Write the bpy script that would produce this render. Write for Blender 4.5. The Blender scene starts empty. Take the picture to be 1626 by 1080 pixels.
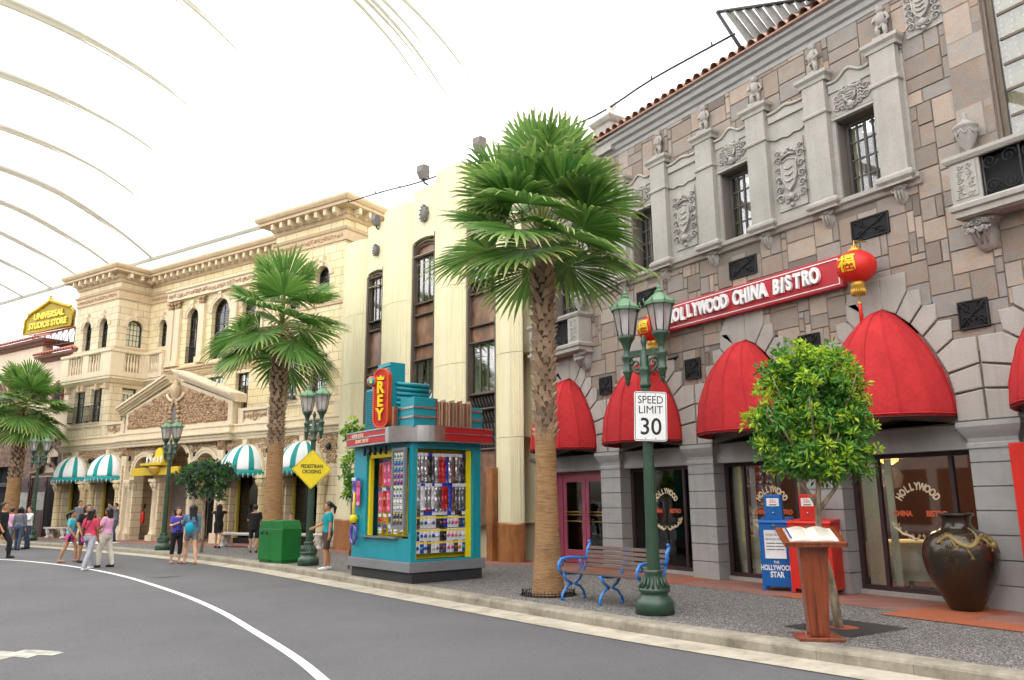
import bpy, bmesh, math, random
from math import sin, cos, pi, radians, atan2, hypot, sqrt
from mathutils import Vector, Matrix, Euler
from mathutils.geometry import tessellate_polygon
random.seed(7)
S = bpy.context.scene
C = S.collection
# ------------------------------------------------------------------ camera
PITCH, YAW, ROLL = 11.532, 32.789, 0.5
cam_d = bpy.data.cameras.new('camera'); cam = bpy.data.objects.new('camera', cam_d); C.objects.link(cam)
cam_d.sensor_width = 36.0; cam_d.lens = 1240.0 / 1626.0 * 36.0
cam_d.clip_start = 0.1; cam_d.clip_end = 1000
cam.matrix_world = (Matrix.Translation((0, 0, 1.65)) @ Matrix.Rotation(radians(-YAW), 4, 'Z')
                    @ Matrix.Rotation(radians(90 + PITCH), 4, 'X') @ Matrix.Rotation(radians(-ROLL), 4, 'Z'))
S.camera = cam
# ------------------------------------------------------------------ daylight
SUN_EL, SUN_AZ = radians(62), radians(250)
w = bpy.data.worlds.new('World'); S.world = w; w.use_nodes = True
nt = w.node_tree; nt.nodes.clear()
sky = nt.nodes.new('ShaderNodeTexSky'); sky.sky_type = 'NISHITA'; sky.sun_disc = False
sky.sun_elevation = SUN_EL; sky.sun_rotation = SUN_AZ; sky.dust_density = 3.0
bg = nt.nodes.new('ShaderNodeBackground'); bg.inputs[1].default_value = 0.15
wo = nt.nodes.new('ShaderNodeOutputWorld')
nt.links.new(sky.outputs[0], bg.inputs[0]); nt.links.new(bg.outputs[0], wo.inputs[0])
sl = bpy.data.lights.new('sun', 'SUN'); sl.energy = 5.0; sl.angle = radians(1.5); sl.color = (1, .96, .9)
so = bpy.data.objects.new('sun', sl); C.objects.link(so)
sd = Vector((sin(SUN_AZ) * cos(SUN_EL), cos(SUN_AZ) * cos(SUN_EL), sin(SUN_EL)))
so.rotation_euler = (-sd).to_track_quat('-Z', 'Y').to_euler()
S.view_settings.view_transform = 'Standard'; S.view_settings.look = 'None'
S.view_settings.exposure = 1.04; S.view_settings.gamma = 1.0
S.cycles.use_denoising = True
S.cycles.max_bounces = 7; S.cycles.diffuse_bounces = 4; S.cycles.glossy_bounces = 3
S.cycles.transmission_bounces = 4; S.cycles.transparent_max_bounces = 10
S.cycles.caustics_reflective = False; S.cycles.caustics_refractive = False
S.cycles.sample_clamp_indirect = 6.0

# ------------------------------------------------------------------ mesh collector
class MB:
    def __init__(s):
        s.v = []; s.f = []; s.sm = []; s.mi = []; s.mt = Matrix.Identity(4); s.mats = []; s.cm = 0; s.t = {}
    def mat(s, m):
        if m not in s.mats: s.mats.append(m)
        s.cm = s.mats.index(m); return s
    def at(s, loc=(0, 0, 0), rz=0, rx=0, ry=0, sc=1):
        s.mt = Matrix.Translation(loc) @ Euler((rx, ry, rz)).to_matrix().to_4x4() @ Matrix.Scale(sc, 4); return s
    def add(s, vs, fs, smooth=False):
        b = len(s.v); mt = s.mt
        s.v += [tuple(mt @ Vector(p)) for p in vs]
        for f in fs:
            s.f.append([b + i for i in f]); s.sm.append(smooth); s.mi.append(s.cm)
        return b
    def box(s, x0, x1, y0, y1, z0, z1):
        s.add([(x0, y0, z0), (x1, y0, z0), (x1, y1, z0), (x0, y1, z0), (x0, y0, z1), (x1, y0, z1), (x1, y1, z1), (x0, y1, z1)],
              [(0, 3, 2, 1), (4, 5, 6, 7), (0, 1, 5, 4), (1, 2, 6, 5), (2, 3, 7, 6), (3, 0, 4, 7)]); return s
    def frame(s, x0, x1, z0, z1, t, y0, y1):          # rectangular frame of four bars butted end to end
        s.box(x0, x0 + t, y0, y1, z0, z1); s.box(x1 - t, x1, y0, y1, z0, z1)
        s.box(x0 + t, x1 - t, y0, y1, z1 - t, z1); s.box(x0 + t, x1 - t, y0, y1, z0, z0 + t); return s
    def prism(s, outer, holes=(), y0=0, y1=.1, back=True, smooth=False):   # polygons in x,z pushed along y (y0 front)
        loops = [list(outer)] + [list(h) for h in holes]
        tri = tessellate_polygon([[Vector((p[0], p[1], 0)) for p in l] for l in loops])
        pts = [p for l in loops for p in l]; n = len(pts)
        def ar(t):
            a, b, c = [pts[i] for i in t]; return (b[0]-a[0])*(c[1]-a[1]) - (b[1]-a[1])*(c[0]-a[0])
        vs = [(p[0], y0, p[1]) for p in pts] + [(p[0], y1, p[1]) for p in pts]; fs = []
        for t in tri:
            if abs(ar(t)) < 1e-9: continue
            t = tuple(t) if ar(t) > 0 else tuple(reversed(t))
            fs.append(t)
            if back: fs.append(tuple(n + i for i in reversed(t)))
        o = 0
        for k, l in enumerate(loops):
            m = len(l); A = sum(l[i][0]*l[(i+1) % m][1] - l[(i+1) % m][0]*l[i][1] for i in range(m))
            flip = (A < 0) != (k > 0)
            for i in range(m):
                j = (i + 1) % m; q = (o + i, n + o + i, n + o + j, o + j)
                fs.append(q if not flip else q[::-1])
            o += m
        s.add(vs, fs, smooth); return s
    def lathe(s, prof, n=16, c=(0, 0, 0), sx=1, sy=1, smooth=True, a0=0, a1=2*pi):   # prof of (r, z)
        full = abs(a1 - a0 - 2*pi) < 1e-6; m = n if full else n + 1
        vs = []; fs = []
        for r, z in prof:
            for i in range(m):
                a = a0 + (a1 - a0) * i / n
                vs.append((c[0] + r*cos(a)*sx, c[1] + r*sin(a)*sy, c[2] + z))
        for k in range(len(prof) - 1):
            for i in range(n):
                j = (i + 1) % m
                fs.append((k*m + i, k*m + j, (k+1)*m + j, (k+1)*m + i))
        b = s.add(vs, fs, smooth)
        if full:
            if prof[0][0] > 1e-4: s.f.append([b + i for i in reversed(range(m))]); s.sm.append(False); s.mi.append(s.cm)
            k = (len(prof) - 1) * m
            if prof[-1][0] > 1e-4: s.f.append([b + k + i for i in range(m)]); s.sm.append(False); s.mi.append(s.cm)
        return s
    def tube(s, pts, r, n=8, cap=True, smooth=True, flat=None):
        pts = [Vector(p) for p in pts]; rs = r if isinstance(r, (list, tuple)) else [r] * len(pts)
        vs = []; fs = []; up = None
        for i, p in enumerate(pts):
            d = (pts[min(i+1, len(pts)-1)] - pts[max(i-1, 0)])
            if d.length < 1e-9: d = Vector((0, 0, 1))
            d.normalize()
            if up is None:
                up = Vector((0, 0, 1)) if abs(d.z) < .9 else Vector((1, 0, 0))
            a = d.cross(up); 
            if a.length < 1e-6: a = d.orthogonal()
            a.normalize(); b = a.cross(d).normalized(); up = b
            for k in range(n):
                t = 2*pi*k/n; vs.append(p + a*cos(t)*rs[i] + b*sin(t)*rs[i]*(flat or 1))
        for i in range(len(pts) - 1):
            for k in range(n):
                j = (k+1) % n; fs.append((i*n+k, i*n+j, (i+1)*n+j, (i+1)*n+k))
        if cap:
            fs.append(tuple(reversed(range(n)))); fs.append(tuple((len(pts)-1)*n + k for k in range(n)))
        s.add(vs, fs, smooth); return s
    def disc(s, r, z, n=24):
        s.add([(r*cos(2*pi*i/n), r*sin(2*pi*i/n), z) for i in range(n)], [tuple(range(n))]); return s
    def ball(s, c, r, n=10, m=7, sx=1, sy=1, sz=1):
        prof = [(max(1e-5, sin(pi*k/m))*r, -cos(pi*k/m)*r*sz) for k in range(m+1)]
        return s.lathe(prof, n, c, sx, sy)
    def loft(s, rings, n=16, smooth=True):             # rings of (cx, cy, z, rx, ry)
        vs = []; fs = []
        for cx, cy, z, rx, ry in rings:
            for k in range(n):
                a = 2*pi*k/n; vs.append((cx + rx*cos(a), cy + ry*sin(a), z))
        for i in range(len(rings)-1):
            for k in range(n):
                j = (k+1) % n; fs.append((i*n+k, i*n+j, (i+1)*n+j, (i+1)*n+k))
        fs.append(tuple(reversed(range(n)))); fs.append(tuple((len(rings)-1)*n + k for k in range(n)))
        s.add(vs, fs, smooth); return s
    def sweep(s, prof, path, closed=False):            # prof of (outward, z), path of (x, y); outward is to the right of travel
        P = [Vector((p[0], p[1])) for p in path]; N = len(P); offs = []
        for i in range(N):
            d0 = (P[i] - P[i-1]).normalized() if (i > 0 or closed) else None
            d1 = (P[(i+1) % N] - P[i]).normalized() if (i < N-1 or closed) else None
            d0 = d0 or d1; d1 = d1 or d0
            n0 = Vector((d0.y, -d0.x)); n1 = Vector((d1.y, -d1.x)); b = (n0 + n1)
            b = b / max(.2, b.dot(n0)) if b.length > 1e-6 else n0
            offs.append(b)
        vs = []; m = len(prof)
        for i in range(N):
            for o, z in prof: vs.append((P[i].x + offs[i].x*o, P[i].y + offs[i].y*o, z))
        fs = []
        for i in range(N if closed else N-1):
            j = (i+1) % N
            for k in range(m-1):
                fs.append((i*m+k, j*m+k, j*m+k+1, i*m+k+1))
        if not closed:
            fs.append(tuple(reversed(range(m)))); fs.append(tuple((N-1)*m + k for k in range(m)))
        s.add(vs, fs); return s
    def text(s, body, size, ext, M4, off=0.0, sx=1.0, align='CENTER'):
        cu = bpy.data.curves.new('t', 'FONT'); cu.body = body; cu.size = size; cu.extrude = ext; cu.offset = off
        cu.align_x = align; cu.align_y = 'CENTER'; cu.resolution_u = 4
        o = bpy.data.objects.new('t', cu); C.objects.link(o); bpy.context.view_layer.update()
        me = bpy.data.meshes.new_from_object(o.evaluated_get(bpy.context.evaluated_depsgraph_get()))
        vs = [M4 @ Vector((v.co.x*sx, v.co.y, v.co.z)) for v in me.vertices]
        s.add(vs, [tuple(p.vertices) for p in me.polygons])
        bpy.data.objects.remove(o); bpy.data.curves.remove(cu); bpy.data.meshes.remove(me); return s
    def obj(s, name, m=None, parent=None, bevel=0, **kw):
        if m is not None and not s.mats: s.mats = [m]
        me = bpy.data.meshes.new(name); me.from_pydata(s.v, [], s.f)
        for mm in s.mats: me.materials.append(mm)
        me.polygons.foreach_set('material_index', s.mi); me.polygons.foreach_set('use_smooth', s.sm)
        if s.t:
            at = me.attributes.new('tip', 'FLOAT', 'POINT')
            at.data.foreach_set('value', [s.t.get(i, 0.0) for i in range(len(s.v))])
        me.update()
        o = bpy.data.objects.new(name, me); C.objects.link(o)
        if parent: o.parent = parent
        if bevel:
            b = o.modifiers.new('bevel', 'BEVEL'); b.width = bevel; b.segments = 2; b.limit_method = 'ANGLE'; b.angle_limit = radians(40)
            b.harden_normals = False
        return tag(o, **kw)
def tag(o, label=None, cat=None, group=None, kind=None):
    if label: o['label'] = label
    if cat: o['category'] = cat
    if group: o['group'] = group
    if kind: o['kind'] = kind
    return o
def empty(name, loc=(0, 0, 0), rz=0, **kw):
    o = bpy.data.objects.new(name, None); C.objects.link(o); o.location = loc; o.rotation_euler = (0, 0, rz)
    o.empty_display_size = .2
    return tag(o, **kw)
def kids(o): return [c for c in bpy.data.objects if c.parent == o]
def copy_tree(o, loc=None, rz=None, parent=None, **kw):
    c = o.copy(); C.objects.link(c); c.parent = parent
    if loc is not None: c.location = loc
    if rz is not None: c.rotation_euler = (0, 0, rz)
    for ch in kids(o):
        d = ch.copy(); C.objects.link(d); d.parent = c
        for g in kids(ch):
            e = g.copy(); C.objects.link(e); e.parent = d
    return tag(c, **kw)
ORD = ['first', 'second', 'third', 'fourth', 'fifth', 'sixth', 'seventh', 'eighth', 'ninth', 'tenth', 'eleventh', 'twelfth',
       'thirteenth', 'fourteenth', 'fifteenth', 'sixteenth', 'seventeenth', 'eighteenth', 'nineteenth', 'twentieth']
def faceM(x, y, z, rz=0):      # text plane: letters run along local x, stand up along z, face local -y
    return Matrix.Translation((x, y, z)) @ Matrix.Rotation(rz, 4, 'Z') @ Matrix.Rotation(pi/2, 4, 'X')
def arcpts(cx, cz, r, a0, a1, n):
    return [(cx + r*cos(radians(a0 + (a1-a0)*i/n)), cz + r*sin(radians(a0 + (a1-a0)*i/n))) for i in range(n+1)]
def archpoly(u0, u1, z0, zs, n=12, ogive=False, rise=None):  # opening with an arched head
    c = (u0+u1)/2; r = (u1-u0)/2
    if ogive:
        pts = []
        for i in range(n+1):
            t = i/n; pts.append((u1 - ogx(t)*r, zs + rise*t))
        top = pts + [(2*c - p[0], p[1]) for p in reversed(pts[:-1])]
        return [(u0, z0), (u1, z0)] + top
    k = (rise or r)/r
    return [(u0, z0), (u1, z0)] + [(x, zs + (z-zs)*k) for x, z in arcpts(c, zs, r, 0, 180, n)]
def ogx(t): return 1 - sqrt(max(0, 1 - (t**1.35)**1.25)) if t < 1 else 1.0

# ------------------------------------------------------------------ materials
def hexc(h, k=1.0):
    h = h.lstrip('#'); r = []
    for i in (0, 2, 4):
        c = int(h[i:i+2], 16)/255; r.append((c/12.92 if c <= .04045 else ((c+.055)/1.055)**2.4)*k)
    return (*r, 1)
def pm(name, col, rough=.7, var=.12, vs=2.0, bump=.15, bs=60, metal=0, fine=.08, spec=.5, coat=0, island=0, streak=0, gen='Object'):
    m = bpy.data.materials.new(name); m.use_nodes = True; nt = m.node_tree; N = nt.nodes; L = nt.links
    b = N['Principled BSDF']; tc = N.new('ShaderNodeTexCoord')
    b.inputs['Roughness'].default_value = rough; b.inputs['Metallic'].default_value = metal
    b.inputs['Specular IOR Level'].default_value = spec; b.inputs['Coat Weight'].default_value = coat
    col = hexc(col) if isinstance(col, str) else col
    n1 = N.new('ShaderNodeTexNoise'); n1.inputs['Scale'].default_value = vs; n1.inputs['Detail'].default_value = 6
    n1.inputs['Roughness'].default_value = .65
    L.new(tc.outputs[gen], n1.inputs['Vector'])
    n2 = N.new('ShaderNodeTexNoise'); n2.inputs['Scale'].default_value = bs; n2.inputs['Detail'].default_value = 3
    L.new(tc.outputs[gen], n2.inputs['Vector'])
    mr = N.new('ShaderNodeMapRange'); mr.inputs[1].default_value = .3; mr.inputs[2].default_value = .7
    mr.inputs[3].default_value = 1-var; mr.inputs[4].default_value = 1+var*.7; L.new(n1.outputs[0], mr.inputs[0])
    mr2 = N.new('ShaderNodeMapRange'); mr2.inputs[1].default_value = .3; mr2.inputs[2].default_value = .7
    mr2.inputs[3].default_value = 1-fine; mr2.inputs[4].default_value = 1+fine; L.new(n2.outputs[0], mr2.inputs[0])
    mu = N.new('ShaderNodeMath'); mu.operation = 'MULTIPLY'; L.new(mr.outputs[0], mu.inputs[0]); L.new(mr2.outputs[0], mu.inputs[1])
    last = mu.outputs[0]
    if island:
        g = N.new('ShaderNodeNewGeometry'); mi = N.new('ShaderNodeMapRange')
        mi.inputs[3].default_value = 1-island; mi.inputs[4].default_value = 1+island; L.new(g.outputs['Random Per Island'], mi.inputs[0])
        m3 = N.new('ShaderNodeMath'); m3.operation = 'MULTIPLY'; L.new(last, m3.inputs[0]); L.new(mi.outputs[0], m3.inputs[1]); last = m3.outputs[0]
    if streak:
        mp = N.new('ShaderNodeMapping'); mp.inputs['Scale'].default_value = (5, 5, .35); L.new(tc.outputs[gen], mp.inputs[0])
        n3 = N.new('ShaderNodeTexNoise'); n3.inputs['Scale'].default_value = 1.6; n3.inputs['Detail'].default_value = 5; L.new(mp.outputs[0], n3.inputs['Vector'])
        m4 = N.new('ShaderNodeMapRange'); m4.inputs[1].default_value = .45; m4.inputs[2].default_value = .75
        m4.inputs[3].default_value = 1; m4.inputs[4].default_value = 1-streak; L.new(n3.outputs[0], m4.inputs[0])
        m5 = N.new('ShaderNodeMath'); m5.operation = 'MULTIPLY'; L.new(last, m5.inputs[0]); L.new(m4.outputs[0], m5.inputs[1]); last = m5.outputs[0]
    vm = N.new('ShaderNodeVectorMath'); vm.operation = 'SCALE'; vm.inputs[0].default_value = col[:3]; L.new(last, vm.inputs['Scale'])
    L.new(vm.outputs[0], b.inputs['Base Color'])
    if bump:
        bp = N.new('ShaderNodeBump'); bp.inputs['Strength'].default_value = bump; bp.inputs['Distance'].default_value = .02
        L.new(n2.outputs[0], bp.inputs['Height']); L.new(bp.outputs[0], b.inputs['Normal'])
    m['col'] = 1
    return m
def nodes(m): return m.node_tree.nodes, m.node_tree.links, m.node_tree.nodes['Principled BSDF']
def block_mat(name, c1, c2, mortar, bw=.62, bh=.31, ms=.012, rough=.8, var=.1, bump=.4):
    """coursed blocks on axis-aligned faces, thin joints"""
    m = pm(name, c1, rough, var, 1.2, 0, 40, streak=.12); N, L, b = nodes(m)
    tc = N.new('ShaderNodeTexCoord'); sp = N.new('ShaderNodeSeparateXYZ'); L.new(tc.outputs['Object'], sp.inputs[0])
    ad = N.new('ShaderNodeMath'); L.new(sp.outputs[0], ad.inputs[0]); L.new(sp.outputs[1], ad.inputs[1])
    cb = N.new('ShaderNodeCombineXYZ'); L.new(ad.outputs[0], cb.inputs[0]); L.new(sp.outputs[2], cb.inputs[1])
    br = N.new('ShaderNodeTexBrick'); L.new(cb.outputs[0], br.inputs['Vector'])
    br.inputs['Scale'].default_value = 1; br.inputs['Brick Width'].default_value = bw; br.inputs['Row Height'].default_value = bh
    br.inputs['Mortar Size'].default_value = ms; br.inputs['Mortar Smooth'].default_value = .3
    br.inputs['Color1'].default_value = hexc(c1); br.inputs['Color2'].default_value = hexc(c2); br.inputs['Mortar'].default_value = hexc(mortar)
    old = b.inputs['Base Color'].links[0].from_node
    L.new(br.outputs['Color'], old.inputs[0])
    bp = N.new('ShaderNodeBump'); bp.inputs['Strength'].default_value = bump; bp.inputs['Distance'].default_value = .02; bp.invert = True
    L.new(br.outputs['Fac'], bp.inputs['Height']); L.new(bp.outputs[0], b.inputs['Normal'])
    return m
def ramp_noise(m, stops, scale, detail=4, vor=False, rough=.5, gen='Object', mapping=None):
    """replace the base colour of m by a colour ramp over noise"""
    N, L, b = nodes(m); tc = N.new('ShaderNodeTexCoord'); src = tc.outputs[gen]
    if mapping:
        mp = N.new('ShaderNodeMapping'); mp.inputs['Scale'].default_value = mapping; L.new(src, mp.inputs[0]); src = mp.outputs[0]
    if vor:
        n = N.new('ShaderNodeTexVoronoi'); n.inputs['Scale'].default_value = scale; out = n.outputs['Color']
        L.new(src, n.inputs['Vector'])
        sp = N.new('ShaderNodeSeparateColor'); L.new(out, sp.inputs[0]); out = sp.outputs[0]
    else:
        n = N.new('ShaderNodeTexNoise'); n.inputs['Scale'].default_value = scale; n.inputs['Detail'].default_value = detail
        n.inputs['Roughness'].default_value = rough; out = n.outputs[0]; L.new(src, n.inputs['Vector'])
    cr = N.new('ShaderNodeValToRGB'); e = cr.color_ramp.elements
    while len(e) < len(stops): e.new(.5)
    for i, (p, c) in enumerate(stops): e[i].position = p; e[i].color = hexc(c) if isinstance(c, str) else c
    L.new(out, cr.inputs[0])
    old = b.inputs['Base Color'].links[0].from_node; L.new(cr.outputs[0], old.inputs[0])
    return m
def glass_mat(name, tint=(.85, .9, .9, 1), refl=.1, fk=1.2):
    m = bpy.data.materials.new(name); m.use_nodes = True; nt = m.node_tree; N = nt.nodes; L = nt.links; N.remove(N['Principled BSDF'])
    t = N.new('ShaderNodeBsdfTransparent'); t.inputs[0].default_value = tint
    g = N.new('ShaderNodeBsdfGlossy'); g.inputs['Roughness'].default_value = .02
    fr = N.new('ShaderNodeFresnel'); fr.inputs[0].default_value = 1.5
    ad = N.new('ShaderNodeMath'); ad.operation = 'MULTIPLY_ADD'; ad.inputs[1].default_value = fk; ad.inputs[2].default_value = refl; ad.use_clamp = True
    L.new(fr.outputs[0], ad.inputs[0]); mx = N.new('ShaderNodeMixShader'); L.new(ad.outputs[0], mx.inputs[0])
    L.new(t.outputs[0], mx.inputs[1]); L.new(g.outputs[0], mx.inputs[2]); L.new(mx.outputs[0], N['Material Output'].inputs[0])
    return m
def frost_mat():
    m = bpy.data.materials.new('frosted lamp glass'); m.use_nodes = True; N, L, b = nodes(m); b.inputs['Base Color'].default_value = (.62, .56, .56, 1); b.inputs['Roughness'].default_value = .25
    t = N.new('ShaderNodeBsdfTransparent'); tl = N.new('ShaderNodeBsdfTranslucent'); tl.inputs[0].default_value = (.8, .75, .75, 1)
    a = N.new('ShaderNodeMixShader'); a.inputs[0].default_value = .5; c = N.new('ShaderNodeMixShader'); c.inputs[0].default_value = .42
    L.new(b.outputs[0], a.inputs[1]); L.new(tl.outputs[0], a.inputs[2]); L.new(a.outputs[0], c.inputs[1]); L.new(t.outputs[0], c.inputs[2]); L.new(c.outputs[0], N['Material Output'].inputs[0]); return m
def leaf_mat(name, c1, c2, tipc=None, trans=.25):
    m = bpy.data.materials.new(name); m.use_nodes = True; N, L, b = nodes(m)
    g = N.new('ShaderNodeNewGeometry'); cr = N.new('ShaderNodeValToRGB'); cr.color_ramp.elements[0].color = hexc(c1); cr.color_ramp.elements[1].color = hexc(c2)
    L.new(g.outputs['Random Per Island'], cr.inputs[0]); out = cr.outputs[0]
    if tipc:
        a = N.new('ShaderNodeAttribute'); a.attribute_name = 'tip'; mx = N.new('ShaderNodeMix'); mx.data_type = 'RGBA'
        L.new(a.outputs['Fac'], mx.inputs[0]); L.new(out, mx.inputs[6]); mx.inputs[7].default_value = hexc(tipc); out = mx.outputs[2]
    L.new(out, b.inputs['Base Color']); b.inputs['Roughness'].default_value = .45
    t = N.new('ShaderNodeBsdfTranslucent'); L.new(out, t.inputs[0]); ms = N.new('ShaderNodeMixShader'); ms.inputs[0].default_value = trans
    L.new(b.outputs[0], ms.inputs[1]); L.new(t.outputs[0], ms.inputs[2]); L.new(ms.outputs[0], N['Material Output'].inputs[0])
    return m
def membrane_mat(name, tr, df, seam=None):
    m = bpy.data.materials.new(name); m.use_nodes = True; nt = m.node_tree; N = nt.nodes; L = nt.links; N.remove(N['Principled BSDF'])
    t = N.new('ShaderNodeBsdfTranslucent'); t.inputs[0].default_value = tr
    d = N.new('ShaderNodeBsdfDiffuse'); d.inputs[0].default_value = df
    a = N.new('ShaderNodeMixShader'); a.inputs[0].default_value = .35
    L.new(t.outputs[0], a.inputs[1]); L.new(d.outputs[0], a.inputs[2]); L.new(a.outputs[0], N['Material Output'].inputs[0])
    return m

K = {}
K['membrane'] = membrane_mat('white membrane', (1, 1, 1, 1), (.9, .9, .9, 1))
K['rib'] = membrane_mat('rib fabric', (.68, .67, .585, 1), (.72, .71, .64, 1))
K['asphalt'] = ramp_noise(pm('asphalt', '#66676a', .85, .2, .3, .5, 260, fine=.18), [(.3, '#515151'), (.7, '#6c6c6d')], 90, 3)
K['aggregate'] = ramp_noise(pm('exposed aggregate', '#777777', .8, .08, .5, .4, 90, fine=.05), [(0, '#383736'), (.45, '#575552'), (.75, '#767370'), (1, '#b8b3ab')], 75, vor=True)
K['kerb'] = ramp_noise(pm('kerb concrete', '#a8a294', .85, .15, 2, .3, 90, streak=.2), [(.3, '#6f6a5e'), (.5, '#98917f'), (.72, '#aea797')], 2.2, 9, rough=.75)
K['gutter'] = ramp_noise(pm('gutter concrete', '#bdb49a', .85, .15, 2, .2, 90), [(.3, '#7f7868'), (.48, '#b0a895'), (.75, '#cbc5b5')], 2.2, 9, rough=.75)
K['paint'] = ramp_noise(pm('white road paint', '#e8e8e4', .6, .05, 3, .1, 120), [(.3, '#d2d2ce'), (.6, '#f2f2ee')], 20, 6)
K['oldpaint'] = ramp_noise(pm('worn road paint', '#cfcbb8', .8, .1, 3, .1, 120), [(.35, '#77756c'), (.6, '#bdbaab')], 5, 8)
K['terra'] = block_mat('terracotta pavers', '#96695b', '#8a5f52', '#755347', .2, .1, .006, .75, .1, .1)
K['terra2'] = pm('plain terracotta', '#9e5838', .75, .12, 1.5, .1, 90)
K['brick_stone'] = None

# the row of buildings on the camera's side of the street (never in frame, seen in the shop windows)
def ogx(t): return max(0, 1 - max(0, t)**1.9)**.85 if t < 1 else 0.0
K['ashlar'] = ramp_noise(pm('mixed ashlar stone', '#8d8178', .8, .1, 5, .35, 50, island=.16), [(0, '#74695f'), (.3, '#8f8073'), (.5, '#8b8781'), (.7, '#a08c7b'), (1, '#958d86')], 1.0)
def ashlar_colour(m):
    N, L, b = nodes(m); g = N.new('ShaderNodeNewGeometry'); cr = N.new('ShaderNodeValToRGB'); e = cr.color_ramp.elements
    cr.color_ramp.interpolation = 'LINEAR'
    cols = ['#6c6258', '#968878', '#8b8882', '#9e8c78', '#796c5f', '#928d84', '#a59380', '#80756a']
    while len(e) < len(cols): e.new(.5)
    for i, c in enumerate(cols): e[i].position = i/(len(cols)-1); e[i].color = hexc(c)
    L.new(g.outputs['Random Per Island'], cr.inputs[0])
    tc = N.new('ShaderNodeTexCoord'); mp = N.new('ShaderNodeMapping'); mp.inputs['Scale'].default_value = (3, 3, 9); L.new(tc.outputs['Object'], mp.inputs[0])
    n = N.new('ShaderNodeTexNoise'); n.inputs['Scale'].default_value = 1.5; n.inputs['Detail'].default_value = 6; L.new(mp.outputs[0], n.inputs['Vector'])
    c2 = N.new('ShaderNodeValToRGB'); c2.color_ramp.elements[0].position = .4; c2.color_ramp.elements[0].color = hexc('#a58770'); c2.color_ramp.elements[1].position = .6; c2.color_ramp.elements[1].color = hexc('#8d9294')
    L.new(n.outputs[0], c2.inputs[0]); mx = N.new('ShaderNodeMix'); mx.data_type = 'RGBA'; mx.inputs[0].default_value = .3
    L.new(cr.outputs[0], mx.inputs[6]); L.new(c2.outputs[0], mx.inputs[7])
    old = b.inputs['Base Color'].links[0].from_node; L.new(mx.outputs[2], old.inputs[0])
ashlar_colour(K['ashlar'])
K['mortar'] = pm('mortar', '#7a7269', .9, .1)
K['grey_stone'] = pm('light grey dressed stone', '#a7a39b', .8, .12, 1.6, .2, 45, island=.06, streak=.12)
K['pillar_stone'] = pm('grey granite pillar', '#a3a19e', .75, .1, 2, .25, 120, fine=.1, streak=.1)
K['carved'] = pm('carved grey stone', '#a8a39c', .8, .15, 2.5, .25, 40, streak=.15)
K['tile_roof'] = pm('clay roof tile', '#b08d7a', .8, .2, 2, .3, 30, island=.2)
K['iron'] = pm('black wrought iron', '#1b1c1d', .5, .1, metal=.3)
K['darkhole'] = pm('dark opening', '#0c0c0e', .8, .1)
K['bronze'] = pm('dark bronze frame', '#665a4e', .55, .15, 4, .2, 60, metal=.3)
K['wood_frame'] = pm('dark maroon window frame', '#3a2628', .5, .1)
K['steel_frame'] = pm('grey painted window frame', '#57534e', .55, .1)
K['pink'] = pm('pink painted door', '#a04a5f', .45, .06)
K['glass'] = glass_mat('window glass', (.97, .98, .97, 1), .04)
K['up_glass'] = glass_mat('upper window glass', (.92, .94, .94, 1), .07, .7)
K['curtain'] = pm('pale gold curtain', '#b7ab85', .9, .12, 8, .2, 30)
K['white_curtain'] = pm('white curtain', '#cfcabd', .9, .12, 8, .2, 30)
K['olive_curtain'] = pm('pale green blind', '#efebcb', .9, .08, 3, .1, 30)
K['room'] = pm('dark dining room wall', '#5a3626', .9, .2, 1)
K['cloth'] = pm('cream tablecloth', '#ddd2b4', .9, .06, 6, .1, 60)
K['red_fabric'] = pm('red awning canvas', '#ba3234', .92, .14, 2.2, .5, 14, fine=.06, streak=.12, spec=.25)
K['brass'] = pm('brass', '#b8934a', .3, .1, metal=.9)
K['gold'] = pm('gold leaf', '#d9b04a', .4, .1, metal=.6)
K['sign_red'] = pm('red sign board', '#b32830', .5, .06)
K['white'] = pm('white paint', '#e9e9e6', .5, .04)
K['cream_letter'] = pm('cream lettering', '#e6d3b0', .5, .04)
K['orange_letter'] = pm('orange lettering', '#d9603a', .5, .04)
K['lantern'] = pm('red silk lantern', '#d8251c', .5, .06, 3, .1, 60)
K['yellow'] = pm('yellow paint', '#e6cc10', .5, .05)
K['green_iron'] = pm('green cast iron', '#2f4a37', .4, .18, 3, .15, 60, fine=.06, coat=.2)
K['green_roof'] = pm('pale green lamp roof', '#5f8462', .45, .1)
K['frost'] = frost_mat()
K['bulb'] = pm('white lamp tube', '#f4f4f0', .3, .02)
K['blue_iron'] = pm('blue cast iron', '#2f7fd0', .35, .1, 6, .1, coat=.3)
K['slat'] = pm('weathered brown slat', '#5f4c43', .6, .15, 3, .2, 40)
K['black'] = pm('black plastic', '#151516', .5, .1)
K['rubber'] = pm('dark grey base', '#2c2d2f', .6, .1)

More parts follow.
